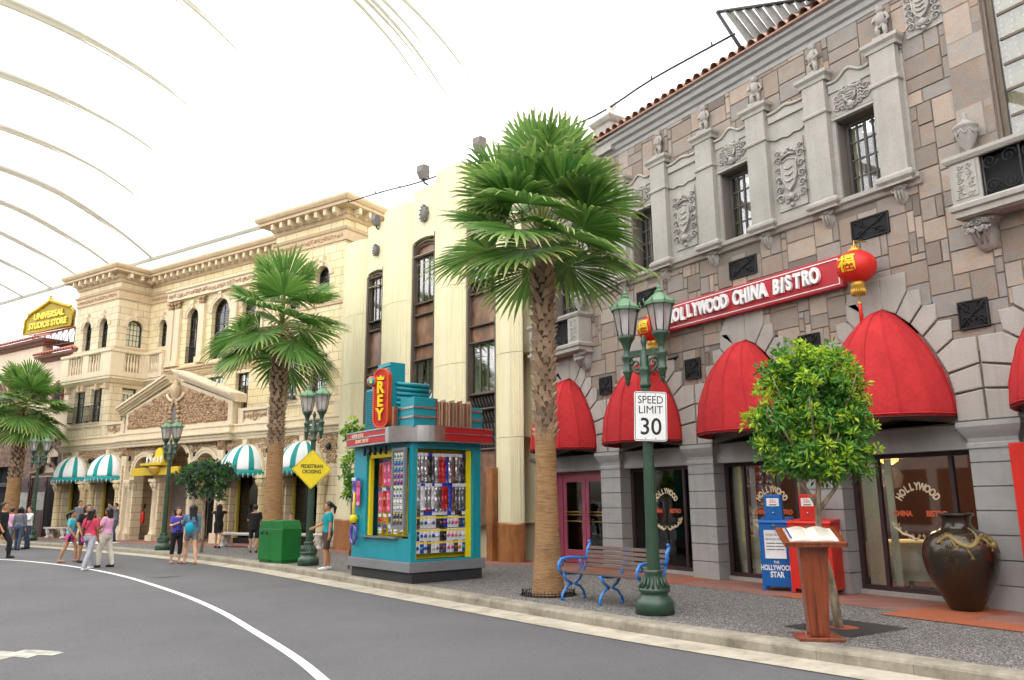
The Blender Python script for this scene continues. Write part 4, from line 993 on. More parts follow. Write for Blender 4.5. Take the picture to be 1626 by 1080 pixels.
# --- ground floor loggia wall (front plane)
shops = [(1.3, .86), (4.1, .86), (13.35, .86), (16.45, .86)]
arc = [(6.77, .72), (8.86, .98), (10.9, .72)]
h = [aopen(c, hw, .131, 2.72) for c, hw in shops] + [aopen(6.77, .72, .131, 2.82), aopen(8.86, .95, .131, 3.0), aopen(10.9, .72, .131, 2.82)]
M = MB(); M.prism([(0, .13), (W_, .13), (W_, 3.98), (0, 3.98)], h, 0, .45); M.obj('arcade_wall', K['tan'], pal)
M = MB(); M.box(0, 4, .45, 9, 0, 4.0); M.box(.02, 5.6, 1.6, 9, .1, 4); M.obj('side_wall', K['pinkish'], pal)
pal_hidden = None
def ringarch(M, c, hw, zs, w=.16, y=-.06, d=.06, key=True):
    n = 14
    for rr, yy in ((0, y), (w*.55, y-.03)):
        a = [(c + (hw+rr+w*(.55 if rr == 0 else .45))*cos(pi*k/n), zs + (hw+rr+w*(.55 if rr == 0 else .45))*sin(pi*k/n)) for k in range(n+1)]
        b = [(c + (hw+rr)*cos(pi*k/n), zs + (hw+rr)*sin(pi*k/n)) for k in range(n+1)]
        for k in range(n):
            M.prism([b[k], a[k], a[k+1], b[k+1]], y0=yy, y1=yy+d+(.03 if rr else 0), back=False)
    if key:
        M.prism([(c-.08, zs+hw-.04), (c+.08, zs+hw-.04), (c+.13, zs+hw+w+.16), (c-.13, zs+hw+w+.16)], y0=y-.1, y1=y+d); spiral(M, c, zs+hw+w*.7, .06, y-.11, .02)
for c, hw in shops + arc:
    zs = 2.72 if (c, hw) in shops else (3.0 if hw > .9 else 2.82)
    M = MB(); ringarch(M, c, hw+.0, zs, .2 if hw < .9 else .22, key=(c, hw) in shops); M.obj('arch_moulding', K['ivory'], pal)
def column(M, u, y=-.12, z0=.13, z1=2.6, r=.15):
    M.box(u-r*1.35, u+r*1.35, y-r*1.35, y+r*1.35, z0, z0+.22)
    M.lathe([(r*1.25, .22), (r*1.28, .28), (r*1.05, .33), (r, .4), (r*.92, z1-z0-.5), (r*1.05, z1-z0-.48), (r*1.05, z1-z0-.44), (r*.95, z1-z0-.42), (r*1.2, z1-z0-.25), (r*1.5, z1-z0-.12)], 16, (u, y, z0))
    M.box(u-r*1.55, u+r*1.55, y-r*1.55, y+r*1.55, z1-.12, z1)
    for k in range(8):
        a = k*pi/4; M.tube([(u+r*1.05*cos(a), y+r*1.05*sin(a), z1-.4), (u+r*1.35*cos(a), y+r*1.35*sin(a), z1-.26), (u+r*1.6*cos(a), y+r*1.6*sin(a), z1-.17)], [.03, .045, .03], 5)
cols = [.2, 2.38, 3.02, 5.15, 12.28, 14.42, 15.38, 17.5]
for u in cols + [5.8, 7.66, 10.05, 11.86]:
    M = MB(); column(M, u, -.1 if u in cols else .05, r=.15 if u in cols else .16); 
    if u in cols: M.box(u-.22, u+.22, -.02, .3, 2.6, 2.8)
    M.obj('column', K['yblock'] if u in cols else K['ivory'], pal)
for u in (5.5, 12.0):
    M = MB(); M.box(u-.17, u+.17, -.2, .0, .13, 3.6); M.box(u-.25, u+.25, -.28, .02, .13, .5); o = M.obj('pilaster', K['ivory'], pal)
    M = MB(); scrolls(M, u-.09, u+.09, .7, 3.2, -.21, .07, .018, seed=5); corbel(M, u, 4.0, .34, .5, .3); M.obj('carving', K['relief'], o)
# shop recesses and glass
for c, hw in shops:
    M = MB(); z1 = 2.72
    M.mat(K['shop_yellow']).box(c-hw, c-hw+.05, .3, .99, .32, z1-.2); M.box(c+hw-.05, c+hw, .3, .99, .32, z1-.2)
    M.mat(K['shop_glow']).box(c-hw, c+hw, 1.0, 1.05, .13, 3.6); M.mat(K['darkhole']).box(c-hw, c+hw, .3, .5, z1-.2, z1+.9); M.box(c-hw, c+hw, .25, .45, .13, .32); M.mat(K['shop_glow']).box(c-hw, c+hw, .45, 1.0, .13, .3)
    o = M.obj('shop_recess', parent=pal)
    G = MB(); G.box(c-hw+.05, c+hw-.05, .4, .405, .32, z1-.2); G.obj('pane', K['glass'], o)
M = MB(); M.mat(K['tan']); M.box(5.0, 12.5, 2.2, 2.4, .13, 4.0); M.box(5.0, 5.15, .45, 2.2, .13, 4.0); M.box(12.35, 12.5, .45, 2.2, .13, 4); o = M.obj('loggia_wall', parent=pal)
M = MB(); M.box(5.0, 12.5, .45, 2.2, 3.9, 4.0); M.obj('ceiling', K['tan2'], o)
M = MB()
for a, b in ((5.6, 6.5), (6.75, 7.6)): M.frame(a, b, 1.2, 2.6, .05, 2.17, 2.2); M.box(a+.05, b-.05, 2.19, 2.2, 1.25, 2.55)
M.obj('wall_panel', K['grey_stone'], o)
M = MB(); M.mat(K['dark_frame'])
for a in (8.1, 9.2, 10.2): M.frame(a, a+.9, .14, 2.6, .06, 2.1, 2.16)
M.mat(K['darkhole']); M.box(8.2, 11.0, 2.17, 2.19, .2, 2.55); M.obj('glass_door', parent=o)
# carved frieze with round bosses
def inany(x, z):
    for c, hw in shops + arc:
        zs = 2.72 if (c, hw) in shops else (3.0 if hw > .9 else 2.82)
        if hypot(x-c, z-zs) < hw+.3 or (abs(x-c) < hw+.12 and z < zs): return True
    return z < 2.85 and not (5.7 < x < 12)
M = MB(); scrolls(M, .1, W_-.1, 2.9, 3.95, -.012, .11, .026, inside=lambda x, z: not inany(x, z), seed=9, dens=1.15); o = M.obj('frieze_carving', K['relief'], pal)
M = MB()
for c, hw in shops + arc:
    for s in (-1, 1):
        x = c + s*(hw+.38); z = 3.5
        if 0.2 < x < W_-.2: MB().at((x, -.05, z), rx=pi/2).lathe([(.11, -.03), (.11, .03), (.06, .05), (.0001, .05)], 12).obj('boss', K['iron'], pal)
# entablature and balustrade
ent = [(-.02, 3.95), (.05, 3.97), (.06, 4.06), (.1, 4.1), (.1, 4.16), (.2, 4.22), (.2, 4.28), (.06, 4.3), (.06, 4.48), (.1, 4.5), (.1, 4.56), (-.1, 4.57)]
M = MB(); M.sweep(ent, [(0, 2), (0, -.02), (5.2, -.02), (5.2, -.22), (12.5, -.22), (12.5, -.02), (W_, -.02), (W_, 1.5)]); M.box(.0, W_, 0, SB+.2, 3.95, 4.5); M.obj('entablature', K['ivory'], pal)
M = MB(); pan = MB()
for a, b in ((0, 5.0), (12.7, W_)):
    if a: M.obj('balustrade', K['ivory'], pal); M = MB()
    M.box(a, b, -.02, .2, 4.5, 4.62); M.box(a, b, -.04, .22, 5.05, 5.16)
    n = 3; xs_ = [a + (b-a)*k/n for k in range(n+1)]
    for k in range(n+1): x = min(max(xs_[k], a+.14), b-.14); M.box(x-.14, x+.14, -.03, .21, 4.62, 5.05)
    M.box(a, b, .06, .14, 4.62, 5.05)
    for k in range(n):
        scrolls(pan, xs_[k]+.22, xs_[k+1]-.22, 4.67, 5.0, .045, .1, .022, seed=k)
        pan.at((0, 0, 0)); c = (xs_[k]+xs_[k+1])/2; pan.tube([(c+.13*cos(q*pi/6), .03, 4.84+.16*sin(q*pi/6)) for q in range(13)], .025, 5)
o = M.obj('balustrade', K['ivory'], pal); pan.obj('carved_panel', K['relief'], o)
# pediment
M = MB(); PC = 9.0; out = [(5.4, 4.5), (12.57, 4.5), (12.57, 5.45), (PC, 6.55), (5.4, 5.45)]
M.prism(out, y0=-.2, y1=.2); 
def rake(M, pr, path):          # raking cornice as stacked slabs
    for i in range(len(path)-1):
        (x0, z0), (x1, z1) = path[i], path[i+1]
        for o_, a_, b_ in pr: M.prism([(x0, z0+a_), (x1, z1+a_), (x1, z1+b_), (x0, z0+b_)], y0=-.2-o_, y1=.22)
rk = [(.08, 0, .08), (.16, .083, .15), (.28, .153, .24), (.36, .243, .33)]
rake(M, rk, [(5.05, 5.35), (PC-.5, 6.5)]); rake(M, rk, [(PC+.0, 6.66), (12.85, 5.4)])
M.tube([(PC + .62*cos(q), -.3, 6.15 + .45*sin(q)) for q in [radians(200 + 14*k) for k in range(11)]], .06, 6)
o = M.obj('pediment', K['ivory'], pal)
M = MB(); tri_in = lambda x, z: z < 5.4 + 1.05*(1-abs(x-PC)/3.6) - .14 and hypot(x-PC, z-6.15) > .55
M.prism([(5.6, 4.72), (12.3, 4.72), (12.3, 5.38), (PC, 6.42), (5.6, 5.38)], y0=-.215, y1=-.2)
scrolls(M, 5.65, 12.25, 4.75, 6.5, -.235, .13, .034, inside=tri_in, seed=3, dens=1.2); M.obj('tympanum_relief', K['relief'], o)
M = MB(); M.lathe([(.12, 0), (.1, .05), (.16, .15), (.24, .35), (.26, .5), (.2, .62), (.12, .68), (.14, .74), (.08, .8), (.0001, .92)], 12, (PC, -.3, 5.72)); M.obj('urn_relief', K['tan2'], o)
M = MB(); M.at((PC, -.3, 5.05)); n = 20
for k in range(n): a = 2*pi*k/n; M.ball((.27*cos(a), 0, .62*sin(a)), .09, 6, 5)
M.at(); 
for q in range(6): spiral(M, PC+(-1)**q*.16, 4.15+.1*q, .12, -.38, .035)
M.mats = []; c_ = M.obj('cartouche', K['relief'], o)
M = MB(); M.at((PC, -.28, 5.05)).prism([(.17*cos(q*pi/8), .48*sin(q*pi/8)) for q in range(16)], y0=-.01, y1=.02); M.at(); M.obj('cartouche_field', K['medal'], o)
# middle upper wall (set back) and its openings
sec = [(7.28, .42), (10.42, .42)]
U3 = [(4.72, .3, 8.75, 9.75), (6.98, .42, 7.75, 9.85), (8.95, .6, 7.75, 9.85), (10.85, .42, 7.75, 9.85), (13.15, .3, 8.75, 9.75)]
U2 = [(4.7, .38, 5.2, 6.8), (8.9, .5, 5.4, 6.95), (10.68, .42, 5.4, 6.95), (7.1, .42, 5.4, 6.95), (13.0, .42, 5.2, 6.8)]
h = [archpoly(c-r, c+r, z0, zs, 10) for c, r, z0, zs in U3] + [[(c-r, z0), (c+r, z0), (c+r, z1), (c-r, z1)] for c, r, z0, z1 in U2]
M = MB(); M.prism([(B0, 4.4), (B1, 4.4), (B1, 11.7), (B0, 11.7)], h, SB, SB+.4); M.obj('upper_wall', K['yblock'], pal)
def awin(c, r, z0, zs, y, rail=False, parent=pal):
    M = MB().mat(K['dark_frame']); n = 12; o_ = archpoly(c-r, c+r, z0, zs, n); i_ = archpoly(c-r+.05, c+r-.05, z0+.05, zs, n)
    M.prism(o_, [i_], y+.18, y+.26)
    M.box(c-.015, c+.015, y+.2, y+.24, z0+.05, zs+r*.9); k = 4
    for q in range(1, k+1): z = z0+(zs-z0)*q/k; M.box(c-r+.05, c-.015, y+.205, y+.235, z-.015, z+.015); M.box(c+.015, c+r-.05, y+.205, y+.235, z-.015, z+.015)
    f = M.obj('window', parent=parent)
    G = MB(); G.prism(i_, y0=y+.215, y1=y+.22); G.obj('pane', K['glass'], f)
    Q = MB(); nn = 20; a, b = c-r+.04, c+r-.04
    for z0_, z1_ in ((z0+.05, zs),): Q.add([(a+(b-a)*i/nn, y+.34+.03*sin(i*2.2), z) for z in (z0_, z1_) for i in range(nn+1)], [(i, i+1, nn+2+i, nn+1+i) for i in range(nn) if not nn*.38 < i < nn*.62], True)
    Q.obj('curtain', K['olive_curtain'], f)
    D = MB(); D.box(c-r-.1, c+r+.1, y+.42, y+.45, z0-.05, zs+r); D.obj('dark_interior', K['darkhole'], f)
    R_ = MB(); ringarch(R_, c, r, zs, .2, y-.04, .05); R_.obj('arch_moulding', K['ivory'], f)
    if rail:
        H = MB(); zr = z0+.75; H.box(c-r, c+r, y+.04, y+.07, zr, zr+.03)
        for i in range(int(2*r/.1)+1): H.box(c-r+.1*i, c-r+.1*i+.015, y+.045, y+.06, z0, zr)
        H.obj('railing', K['iron'], f)
def rwin(c, r, z0, z1, y, cage=False, parent=pal):
    f = sash('window', c-r, c+r, z0, z1, 2, 5, y+.16, frame=K['dark_frame'], parent=parent, t=.045, bar=.025, cm=K['olive_curtain'])
    M = MB(); M.box(c-r-.1, c+r+.1, y-.03, y, z1, z1+.1); M.box(c-r-.1, c+r+.1, y-.06, y, z0-.08, z0); M.obj('lintel', K['ivory'], f)
    if cage:
        H = MB(); zr = z0+.72
        for z in (z0+.02, zr): H.box(c-r-.06, c+r+.06, y-.22, y-.19, z, z+.03); H.box(c-r-.06, c-r-.03, y-.19, y, z, z+.03); H.box(c+r+.03, c+r+.06, y-.19, y, z, z+.03)
        for i in range(int((2*r+.12)/.085)+1): x = c-r-.055+.085*i; H.box(x, x+.015, y-.215, y-.2, z0+.05, zr)
        H.obj('balconette', K['iron'], f)
for c, r, z0, zs in U3: awin(c, r, z0, zs, SB, rail=z0 < 8)
for c, r, z0, z1 in U2: rwin(c, r, z0, z1, SB)
M = MB()
for u in (5.45, 5.95, 7.75, 10.0, 11.75, 12.25): M.box(u-.19, u+.19, SB-.14, SB, 7.7, 10.35); M.box(u-.24, u+.24, SB-.19, SB, 7.68, 7.95)
M.box(5.2, 12.5, SB-.2, SB, 10.75, 11.2)
M.sweep([(0, 11.16), (.08, 11.2), (.08, 11.26), (-.1, 11.3)], [(5.2, SB), (5.2, SB-.2), (12.5, SB-.2), (12.5, SB)])
M.obj('pilaster_order', K['ivory'], pal)
M = MB()
for u in (5.45, 5.95, 7.75, 10.0, 11.75, 12.25): corbel(M, u, 10.72, .4, .4, .01); 
for u in (5.45, 5.95, 7.75, 10.0, 11.75, 12.25):
    for s in (-1, 1): spiral(M, u+s*.13, 10.6, .09, SB-.18, .03); spiral(M, u+s*.1, 10.42, .07, SB-.17, .025)
M.v = [(x, y if y > 1 else y+SB-.1, z) for x, y, z in M.v]
scrolls(M, 5.3, 12.4, 10.82, 11.12, SB-.21, .12, .025, seed=4); M.obj('capital', K['relief'], pal)
# ledge under the third floor
led = [(-.02, 7.1), (.05, 7.12), (.05, 7.35), (.12, 7.4), (.12, 7.46), (.2, 7.5), (.2, 7.58), (-.2, 7.62)]
M = MB(); M.sweep(led, [(5.2, SB), (12.6, SB)])
for k in range(60): x = 5.25 + k*.12; M.box(x, x+.06, SB-.09, SB-.04, 7.18, 7.3)
M.obj('ledge', K['tan2'], pal)
# bay (left) and tower (right), full height blocks standing forward
def blockwall(u0, u1, z0, z1, holes, m, name='bay_wall'):
    M = MB(); M.prism([(u0, z0), (u1, z0), (u1, z1), (u0, z1)], holes, 0, .4); M.obj(name, m, pal)
bw3 = [(1.12, .36), (2.52, .36)]; bw2 = [(1.05, .45), (2.45, .45)]
hh = [archpoly(c-r, c+r, 8.7, 9.75, 10) for c, r in bw3] + [[(c-r, 5.25), (c+r, 5.25), (c+r, 6.8), (c-r, 6.8)] for c, r in bw2]
blockwall(.03, B0, 4.4, 11.75, hh, K['tan'])
M = MB(); M.box(.0, .4, .4, 8, 4.4, 11.75); M.obj('side_wall', K['tan'], pal)
# return face of the bay with one wide arched window (built as a wall facing +x)
def sidewall(x, y0, y1, z0, z1, holes, m, flip=1):
    M = MB(); M.prism([(y0, z0), (y1, z0), (y1, z1), (y0, z1)], holes, -.3, 0); o = M.obj('return_wall', m, pal)
    o.location = (x, 0, 0); o.rotation_euler = (0, 0, pi/2)
    return o
M = MB(); M.prism([(.4, 4.4), (SB, 4.4), (SB, 11.75), (.4, 11.75)], [archpoly(.5, 1.28, 8.75, 9.62, 10), [(.55, 5.2), (1.25, 5.2), (1.25, 6.8), (.55, 6.8)]], 0, .3)
rw = M.obj('return_wall', K['tan'], pal); rw.location = (B0, 0, 0); rw.rotation_euler = (0, 0, pi/2)
for kind in (0, 1):
    f = empty('return_window', (B0, 0, 0), pi/2); f.parent = pal
    M = MB().mat(K['dark_frame'])
    if kind == 0: o_, i_ = archpoly(.5, 1.28, 8.75, 9.62, 10), archpoly(.55, 1.23, 8.8, 9.62, 10)
    else: o_, i_ = [(.55, 5.2), (1.25, 5.2), (1.25, 6.8), (.55, 6.8)], [(.6, 5.25), (1.2, 5.25), (1.2, 6.75), (.6, 6.75)]
    M.prism(o_, [i_], .1, .16)
    z0 = i_[0][1]
    for q in range(1, 6): M.box(.55, 1.25, .11, .13, z0+.25*q, z0+.25*q+.02)
    for q in range(1, 4): M.box(.55+.17*q, .57+.17*q, .13, .145, z0, z0+1.3)
    M.obj('sash', parent=f); Q = MB(); Q.prism(i_, y0=.2, y1=.21); Q.obj('curtain', K['olive_curtain'], f)
    if kind == 0: R_ = MB(); ringarch(R_, .89, .4, 9.62, .2, -.04, .05); R_.obj('arch_moulding', K['ivory'], f)
for c, r in bw3: awin(c, r, 8.7, 9.75, 0)
for c, r in bw2: rwin(c, r, 5.25, 6.8, 0, cage=True)
tw3 = [(15.5, .36), (17.02, .36)]; tw2 = [(15.45, .42), (17.0, .42)]
hh = [archpoly(c-r, c+r, 8.7, 9.75, 10) for c, r in tw3] + [[(c-r, 5.25), (c+r, 5.25), (c+r, 6.8), (c-r, 6.8)] for c, r in tw2]
blockwall(B1, W_-.03, 4.4, 11.75, hh, K['yblock'], 'tower_wall')
for c, r in tw3: awin(c, r, 8.7, 9.75, 0)
for c, r in tw2: rwin(c, r, 5.25, 6.8, 0, cage=True)
M = MB(); M.box(W_-.4, W_, .4, 4.5, 4.4, 11.75); M.box(W_-.4, W_, .45, 4.5, 0, 4.4); M.box(B1, B1+.4, .4, SB+.4, 4.4, 11.75); M.obj('side_wall', K['yblock'], pal)
for a, b in ((0, B0), (B1, W_)):
    M = MB(); side = [(a, 2.2 if a == 0 else SB), (a, 0), (b, 0), (b, SB if a == 0 else 3.6)]
    M.sweep([(0, 10.9), (.05, 10.92), (.05, 11.28), (.1, 11.32), (.13, 11.4), (-.02, 11.42)], side)
    M.sweep([(0, 8.55), (.05, 8.57), (.05, 8.66), (0, 8.68)], side); M.sweep([(0, 9.6), (.03, 9.61), (.03, 9.7), (0, 9.71)], side) if 0 else None
    M.obj('string_course', K['tan2'], pal)
M = MB(); M.sweep([(0, 10.9), (.05, 10.92), (.05, 11.28), (.1, 11.32), (.13, 11.4), (-.02, 11.42)], [(B0, SB), (5.2, SB)]); M.obj('string_course', K['tan2'], pal); M = MB(); M.sweep([(0, 10.9), (.05, 10.92), (.05, 11.28), (.1, 11.32), (.13, 11.4), (-.02, 11.42)], [(12.5, SB), (B1, SB)]); M.obj('string_course', K['tan2'], pal)
# frieze relief and bracketed cornice following the whole outline
outl = [(0, 3.2), (0, 0), (B0, 0), (B0, SB), (B1, SB), (B1, 0), (W_, 0), (W_, 3.2)]
cp = [(-.02, 11.7), (.06, 11.72), (.08, 11.86), (.14, 11.9), (.14, 12.06), (.5, 12.1), (.5, 12.2), (.56, 12.23), (.62, 12.33), (.62, 12.42), (-.3, 12.46)]
M = MB(); M.sweep(cp, outl); M.box(.0, B0, 0, 3.2, 12.38, 12.44) ; M.box(B0, B1, SB, 3.2, 12.38, 12.44); M.box(B1, W_, 0, 3.2, 12.38, 12.44); M.obj('cornice', K['tan2'], pal)
M = MB()
def brackets(x0, y0, x1, y1):
    M = MB()
    L_ = hypot(x1-x0, y1-y0); n = int(L_/.46); dx, dy = (x1-x0)/L_, (y1-y0)/L_; nx_, ny_ = dy, -dx
    for i in range(n):
        t = (i+.5)*L_/n; cx, cy = x0+dx*t, y0+dy*t; a = atan2(dy, dx); M.at((cx, cy, 0), rz=a)
        M.prism([(-.07, 11.86), (.07, 11.86), (.07, 12.09), (-.07, 12.09)], y0=-.44, y1=-.1); M.tube([(-.06, -.4, 11.9), (.06, -.4, 11.9)], .06, 8); M.ball((.0, -.25, 11.84), .055, 6, 5)
        M.obj('cornice_bracket', K['ivory'], pal); M = MB()
for i in range(1, len(outl)-2): brackets(*outl[i], *outl[i+1])
brackets(W_, 0, W_, 3.0)
M = MB()
for (x0, y0), (x1, y1) in [((0, 0), (B0, 0)), ((B1, 0), (W_, 0)), ((B0, SB), (5.2, SB)), ((12.5, SB), (B1, SB))]:
    scrolls(M, x0+.1, x1-.1, 10.98, 11.24, y0-.055, .1, .022, seed=8)
M.obj('frieze_carving', K['relief'], pal)
# bay balcony with balusters
bal = MB(); path = [(0, 1.0), (0, -.0), (B0, -.0), (B0, SB), (5.3, SB)]
bal.sweep([(.0, 6.95), (.1, 7.0), (.2, 7.12), (.26, 7.16), (.26, 7.24), (.3, 7.28), (.3, 7.5), (.0, 7.5)], path)
bal.sweep([(.1, 8.35), (.32, 8.35), (.36, 8.4), (.36, 8.5), (.1, 8.52)], path)
for x0, x1 in ((-.3, .3), (1.55, 2.05), (3.05, 3.9)): bal.box(x0, x1, -.3, -.1, 7.5, 8.35)
bal.box(B0+.1, B0+.3, -.1, .35, 7.5, 8.35); bal.box(B0+.1, B0+.3, 1.1, 1.4, 7.5, 8.35); bal.box(B0+.3, 4.3, SB-.3, SB-.1, 7.5, 8.35); bal.box(5.05, 5.3, SB-.3, SB, 7.5, 8.35)
bal.box(.3, 3.05, -.16, -.12, 7.5, 7.62)
ob = bal.obj('balcony', K['ivory'], pal)
M = MB(); bp = [(.05, 0), (.05, .04), (.03, .1), (.065, .3), (.05, .42), (.03, .6), (.05, .74), (.05, .85)]
for a, b, n in ((.4, 1.5, 6), (2.1, 3.0, 5)):
    for i in range(n): MB().lathe(bp, 8, (a+(b-a)*i/(n-1), -.2, 7.5)).obj('baluster', K['ivory'], ob)
for i in range(5): MB().lathe(bp, 8, (B0+.2, .45+.14*i, 7.5)).obj('baluster', K['ivory'], ob)
for i in range(5): MB().lathe(bp, 8, (4.38+.15*i, SB-.2, 7.5)).obj('baluster', K['ivory'], ob)
M = MB()
for u in (.1, 1.1, 1.45, 2.6, 3.4): M.box(u-.07, u+.07, -.2, 0, 6.72, 6.98); M.tube([(u-.08, -.16, 6.74), (u+.08, -.16, 6.74)], .07, 8)
M.obj('corbel', K['tan2'], ob)
for k in range(4):
    c = shops[k][0]
    awning('striped_awning', LM, c, 2.78, 1.02, .98, .85, [K['white_canvas'], K['white_canvas'], K['teal']], 14, 3, True, .24,
           dict(label=['leftmost teal and white striped dome awning, beside the dark stone building', 'striped dome awning immediately left of the carved pilaster', 'striped dome awning left of the middle palm trunk', 'striped dome awning behind the yellow pedestrian sign'][k], cat='awning', group='striped dome awnings along the arcade'), nz=12)
# ================================================================== pink stucco building at the far left
K['stucco'] = pm('pale pink stucco', '#e3cdb6', .85, .08, 1, .15, 60, streak=.08)
K['rough_stone'] = ramp_noise(pm('rough dark carved stone', '#6b5548', .85, .2, 3, .6, 25), [(.3, '#4b3a32'), (.65, '#84695a')], 6, 7)
K['brown_trim'] = pm('brown eave trim', '#7d5646', .7, .1)
K['pink_tile'] = pm('pink roof tile', '#bf7d6b', .8, .15, 2, .3, 30, island=.15)
K['mahogany'] = pm('dark mahogany door', '#3c1d1a', .4, .15, 4)
sp_ = empty('stucco_building', (2.22, 42.47, 0), radians(-66.1), label='pale pink stucco building with tiled eaves and dark rough stone shopfront', cat='building')
M = MB(); M.prism([(-16, .13), (-.06, .13), (-.06, 8.95), (-3.6, 8.95), (-3.6, 9.9), (-16, 9.9)], [[(-3.3, .131), (-.45, .131), (-.45, 2.9), (-3.3, 2.9)], [(-12, .4), (-4.2, .4), (-4.2, 3.6), (-12, 3.6)], [(-1.6, 3.35), (-.95, 3.35), (-.95, 3.85), (-1.6, 3.85)]], .3, .8)
M.box(-16, -.06, .8, 8, 0, 8.5); M.obj('wall', K['stucco'], sp_)
M = MB(); R = random.Random(5)
def blob(M, x, z, r): M.ball((x, .3, z), r, 7, 5, sx=1.2, sy=.5, sz=1)
top = lambda x: 4.9 + .35*sin(x*2.2+.6) + .18*sin(x*5) + (2.9*max(0, min(1, (-4.2-x)/.5)))
M.prism([(-12, .15), (-3.3, .15), (-3.3, 3.0), (-.5, 3.0), (-.5, .15), (-.1, .15)] + [(x/10, top(x/10)) for x in range(-1, -121, -3)], [[(-11.8, .4), (-4.3, .4), (-4.3, 3.5), (-11.8, 3.5)], [(-2.1, 3.1), (-.8, 3.1), (-.8, 4.0), (-1.45, 4.35), (-2.1, 4.0)]], .22, .32)
for k in range(420):
    x = R.uniform(-11.9, -.2); z = R.uniform(3.1, top(x)-.1)
    if (-11.9 < x < -4.2 and z < 3.6) or (-2.2 < x < -.7 and z < 4.4): continue
    blob(M, x, z, R.uniform(.06, .14))
M.obj('stone_facing', K['rough_stone'], sp_)
M = MB(); M.tube([(x/10, .2, top(x/10)) for x in range(-1, -121, -2)], .07, 6); M.tube([(-3.2, .2, 3.1), (-2.3, .15, 3.15), (-1.9, .1, 3.5), (-1.0, .1, 3.5), (-.7, .15, 3.2), (-.3, .2, 3.1)], .08, 6)
M.at((-1.5, .25, 6.75)); M.tube([(.42*cos(q*pi/8), 0, .75*sin(q*pi/8)) for q in range(17)], .09, 6); M.at(); M.obj('stone_trim', K['brown_trim'], sp_)
M = MB(); M.at((-1.5, .27, 6.75)); M.prism([(.4*cos(q*pi/8), .72*sin(q*pi/8)) for q in range(16)], y0=0, y1=.03); M.at(); M.box(-1.6, -.95, .45, .5, 3.35, 3.85); M.mat(K['darkhole']); M.mats = [K['darkhole']]; M.obj('oval_window', parent=sp_)
M = MB()
for q in range(7): M.box(-1.6+.1*q, -1.585+.1*q, .26, .28, 3.35, 3.85)
M.obj('grille', K['iron'], sp_)
def eave(u0, u1, z, y=.3):
    M = MB(); M.sweep([(0, z-.3), (.12, z-.28), (.2, z-.18), (.34, z-.12), (.4, z), (-.1, z+.02)], [(u0, 4), (u0, y), (u1, y), (u1, 4)]); M.obj('eave', K['brown_trim'], sp_)
    M = MB(); n = int((u1-u0+.8)/.26)
    for i in range(n):
        M.at((u0-.3+.26*i, y-.42, z+.03), rx=radians(24)); vs = []
        for k in range(8):
            for q in range(6): a = pi*q/5; vs.append((.11*cos(a), .55*k, .11*sin(a)))
        M.add(vs, [(k*6+q, (k+1)*6+q, (k+1)*6+q+1, k*6+q+1) for k in range(7) for q in range(5)], True)
    M.at().add([(u0-.4, y-.4, z+.02), (u1+.4, y-.4, z+.02), (u1+.4, 4, z+1.95), (u0-.4, 4, z+1.95)], [(0, 1, 2, 3)]); M.obj('roof', K['pink_tile'], sp_)
eave(-16, -3.3, 9.85); eave(-3.2, .05, 8.9, .3)
M = MB(); M.mat(K['darkhole']).box(-12, -4.2, .78, .82, .4, 3.6); M.mat(K['shop_glow']).box(-6.4, -5.0, .76, .78, .5, 3.0)
M.mat(K['orange_letter']).box(-6.2, -5.2, .74, .76, 1.0, 1.7); M.mat(K['dark_frame'])
for x in (-12, -9.5, -6.9, -4.4): M.box(x, x+.18, .32, .5, .4, 3.6)
M.box(-12, -4.2, .33, .5, 2.5, 2.7); M.obj('shop_window', parent=sp_)
M = MB(); M.box(-3.3, -.45, .35, .42, .14, 2.9); M.obj('entrance_recess', K['mahogany'], sp_)
for i, (a, b, yy) in enumerate(((-3.1, -2.0, -.35), (-1.9, -.75, -.2))):
    t = empty('menu_door', label=('left dark mahogany notice door with brass knobs and glass panel', 'right dark mahogany notice door with brass knobs beside the arcade column')[i], cat='door', group='mahogany doors at the far left'); t.matrix_world = LM @ Matrix.Translation((a, yy, .135))
    w_ = b-a; M = MB(); M.frame(0, w_, 1.12, 2.15, .1, 0, .07); M.box(0, w_, 0, .07, 0, 1.12); M.box(0, w_, .01, .06, 2.15, 2.7); M.box(.1, w_-.1, -.015, .01, 2.25, 2.55); M.box(.12, w_-.12, -.015, 0, .15, .95); M.obj('panel', K['mahogany'], t, bevel=.01)
    M = MB(); M.box(.1, w_-.1, .03, .04, 1.22, 2.05); M.obj('pane', pm('milky glass', '#9a9a94', .2, .3, 3), t)
    M = MB()
    for q in range(6): M.ball((.05, -.02, 1.15+.14*q), .035, 8, 6)
    M.obj('brass_knob', K['brass'], t)
# roof sign
rs = empty('roof_sign', label='gold framed rooftop store sign on a metal truss, top left', cat='sign'); rs.matrix_world = LM @ Matrix.Translation((-3.25, .3, 10.3)) @ Matrix.Rotation(radians(4), 4, 'Z') @ Matrix.Diagonal((1, 1, .86, 1))
K['sign_gold'] = pm('old gold sign', '#d0ac20', .5, .1, metal=.1); K['sign_brown'] = pm('dark gold field', '#a38c1c', .6, .1)
M = MB(); bd = [(-2.15, 0), (2.05, 0), (2.05, .95), (1.75, 1.2), (1.3, 1.35), (.7, 1.5), (.35, 1.72), (0, 1.85), (-.35, 1.72), (-.7, 1.5), (-1.3, 1.35), (-1.8, 1.15), (-2.15, .85)]
M.prism(bd, y0=0, y1=.12); M.obj('board', K['sign_brown'], rs)
M = MB(); M.tube([(x, -.03, z) for x, z in bd + bd[:1]], .06, 6)
for i in range(26): a = i/25; x = -1.8+3.6*a; M.ball((x, -.05, 1.2+.62*(1-abs(2*a-1))**1.1), .1, 6, 5)
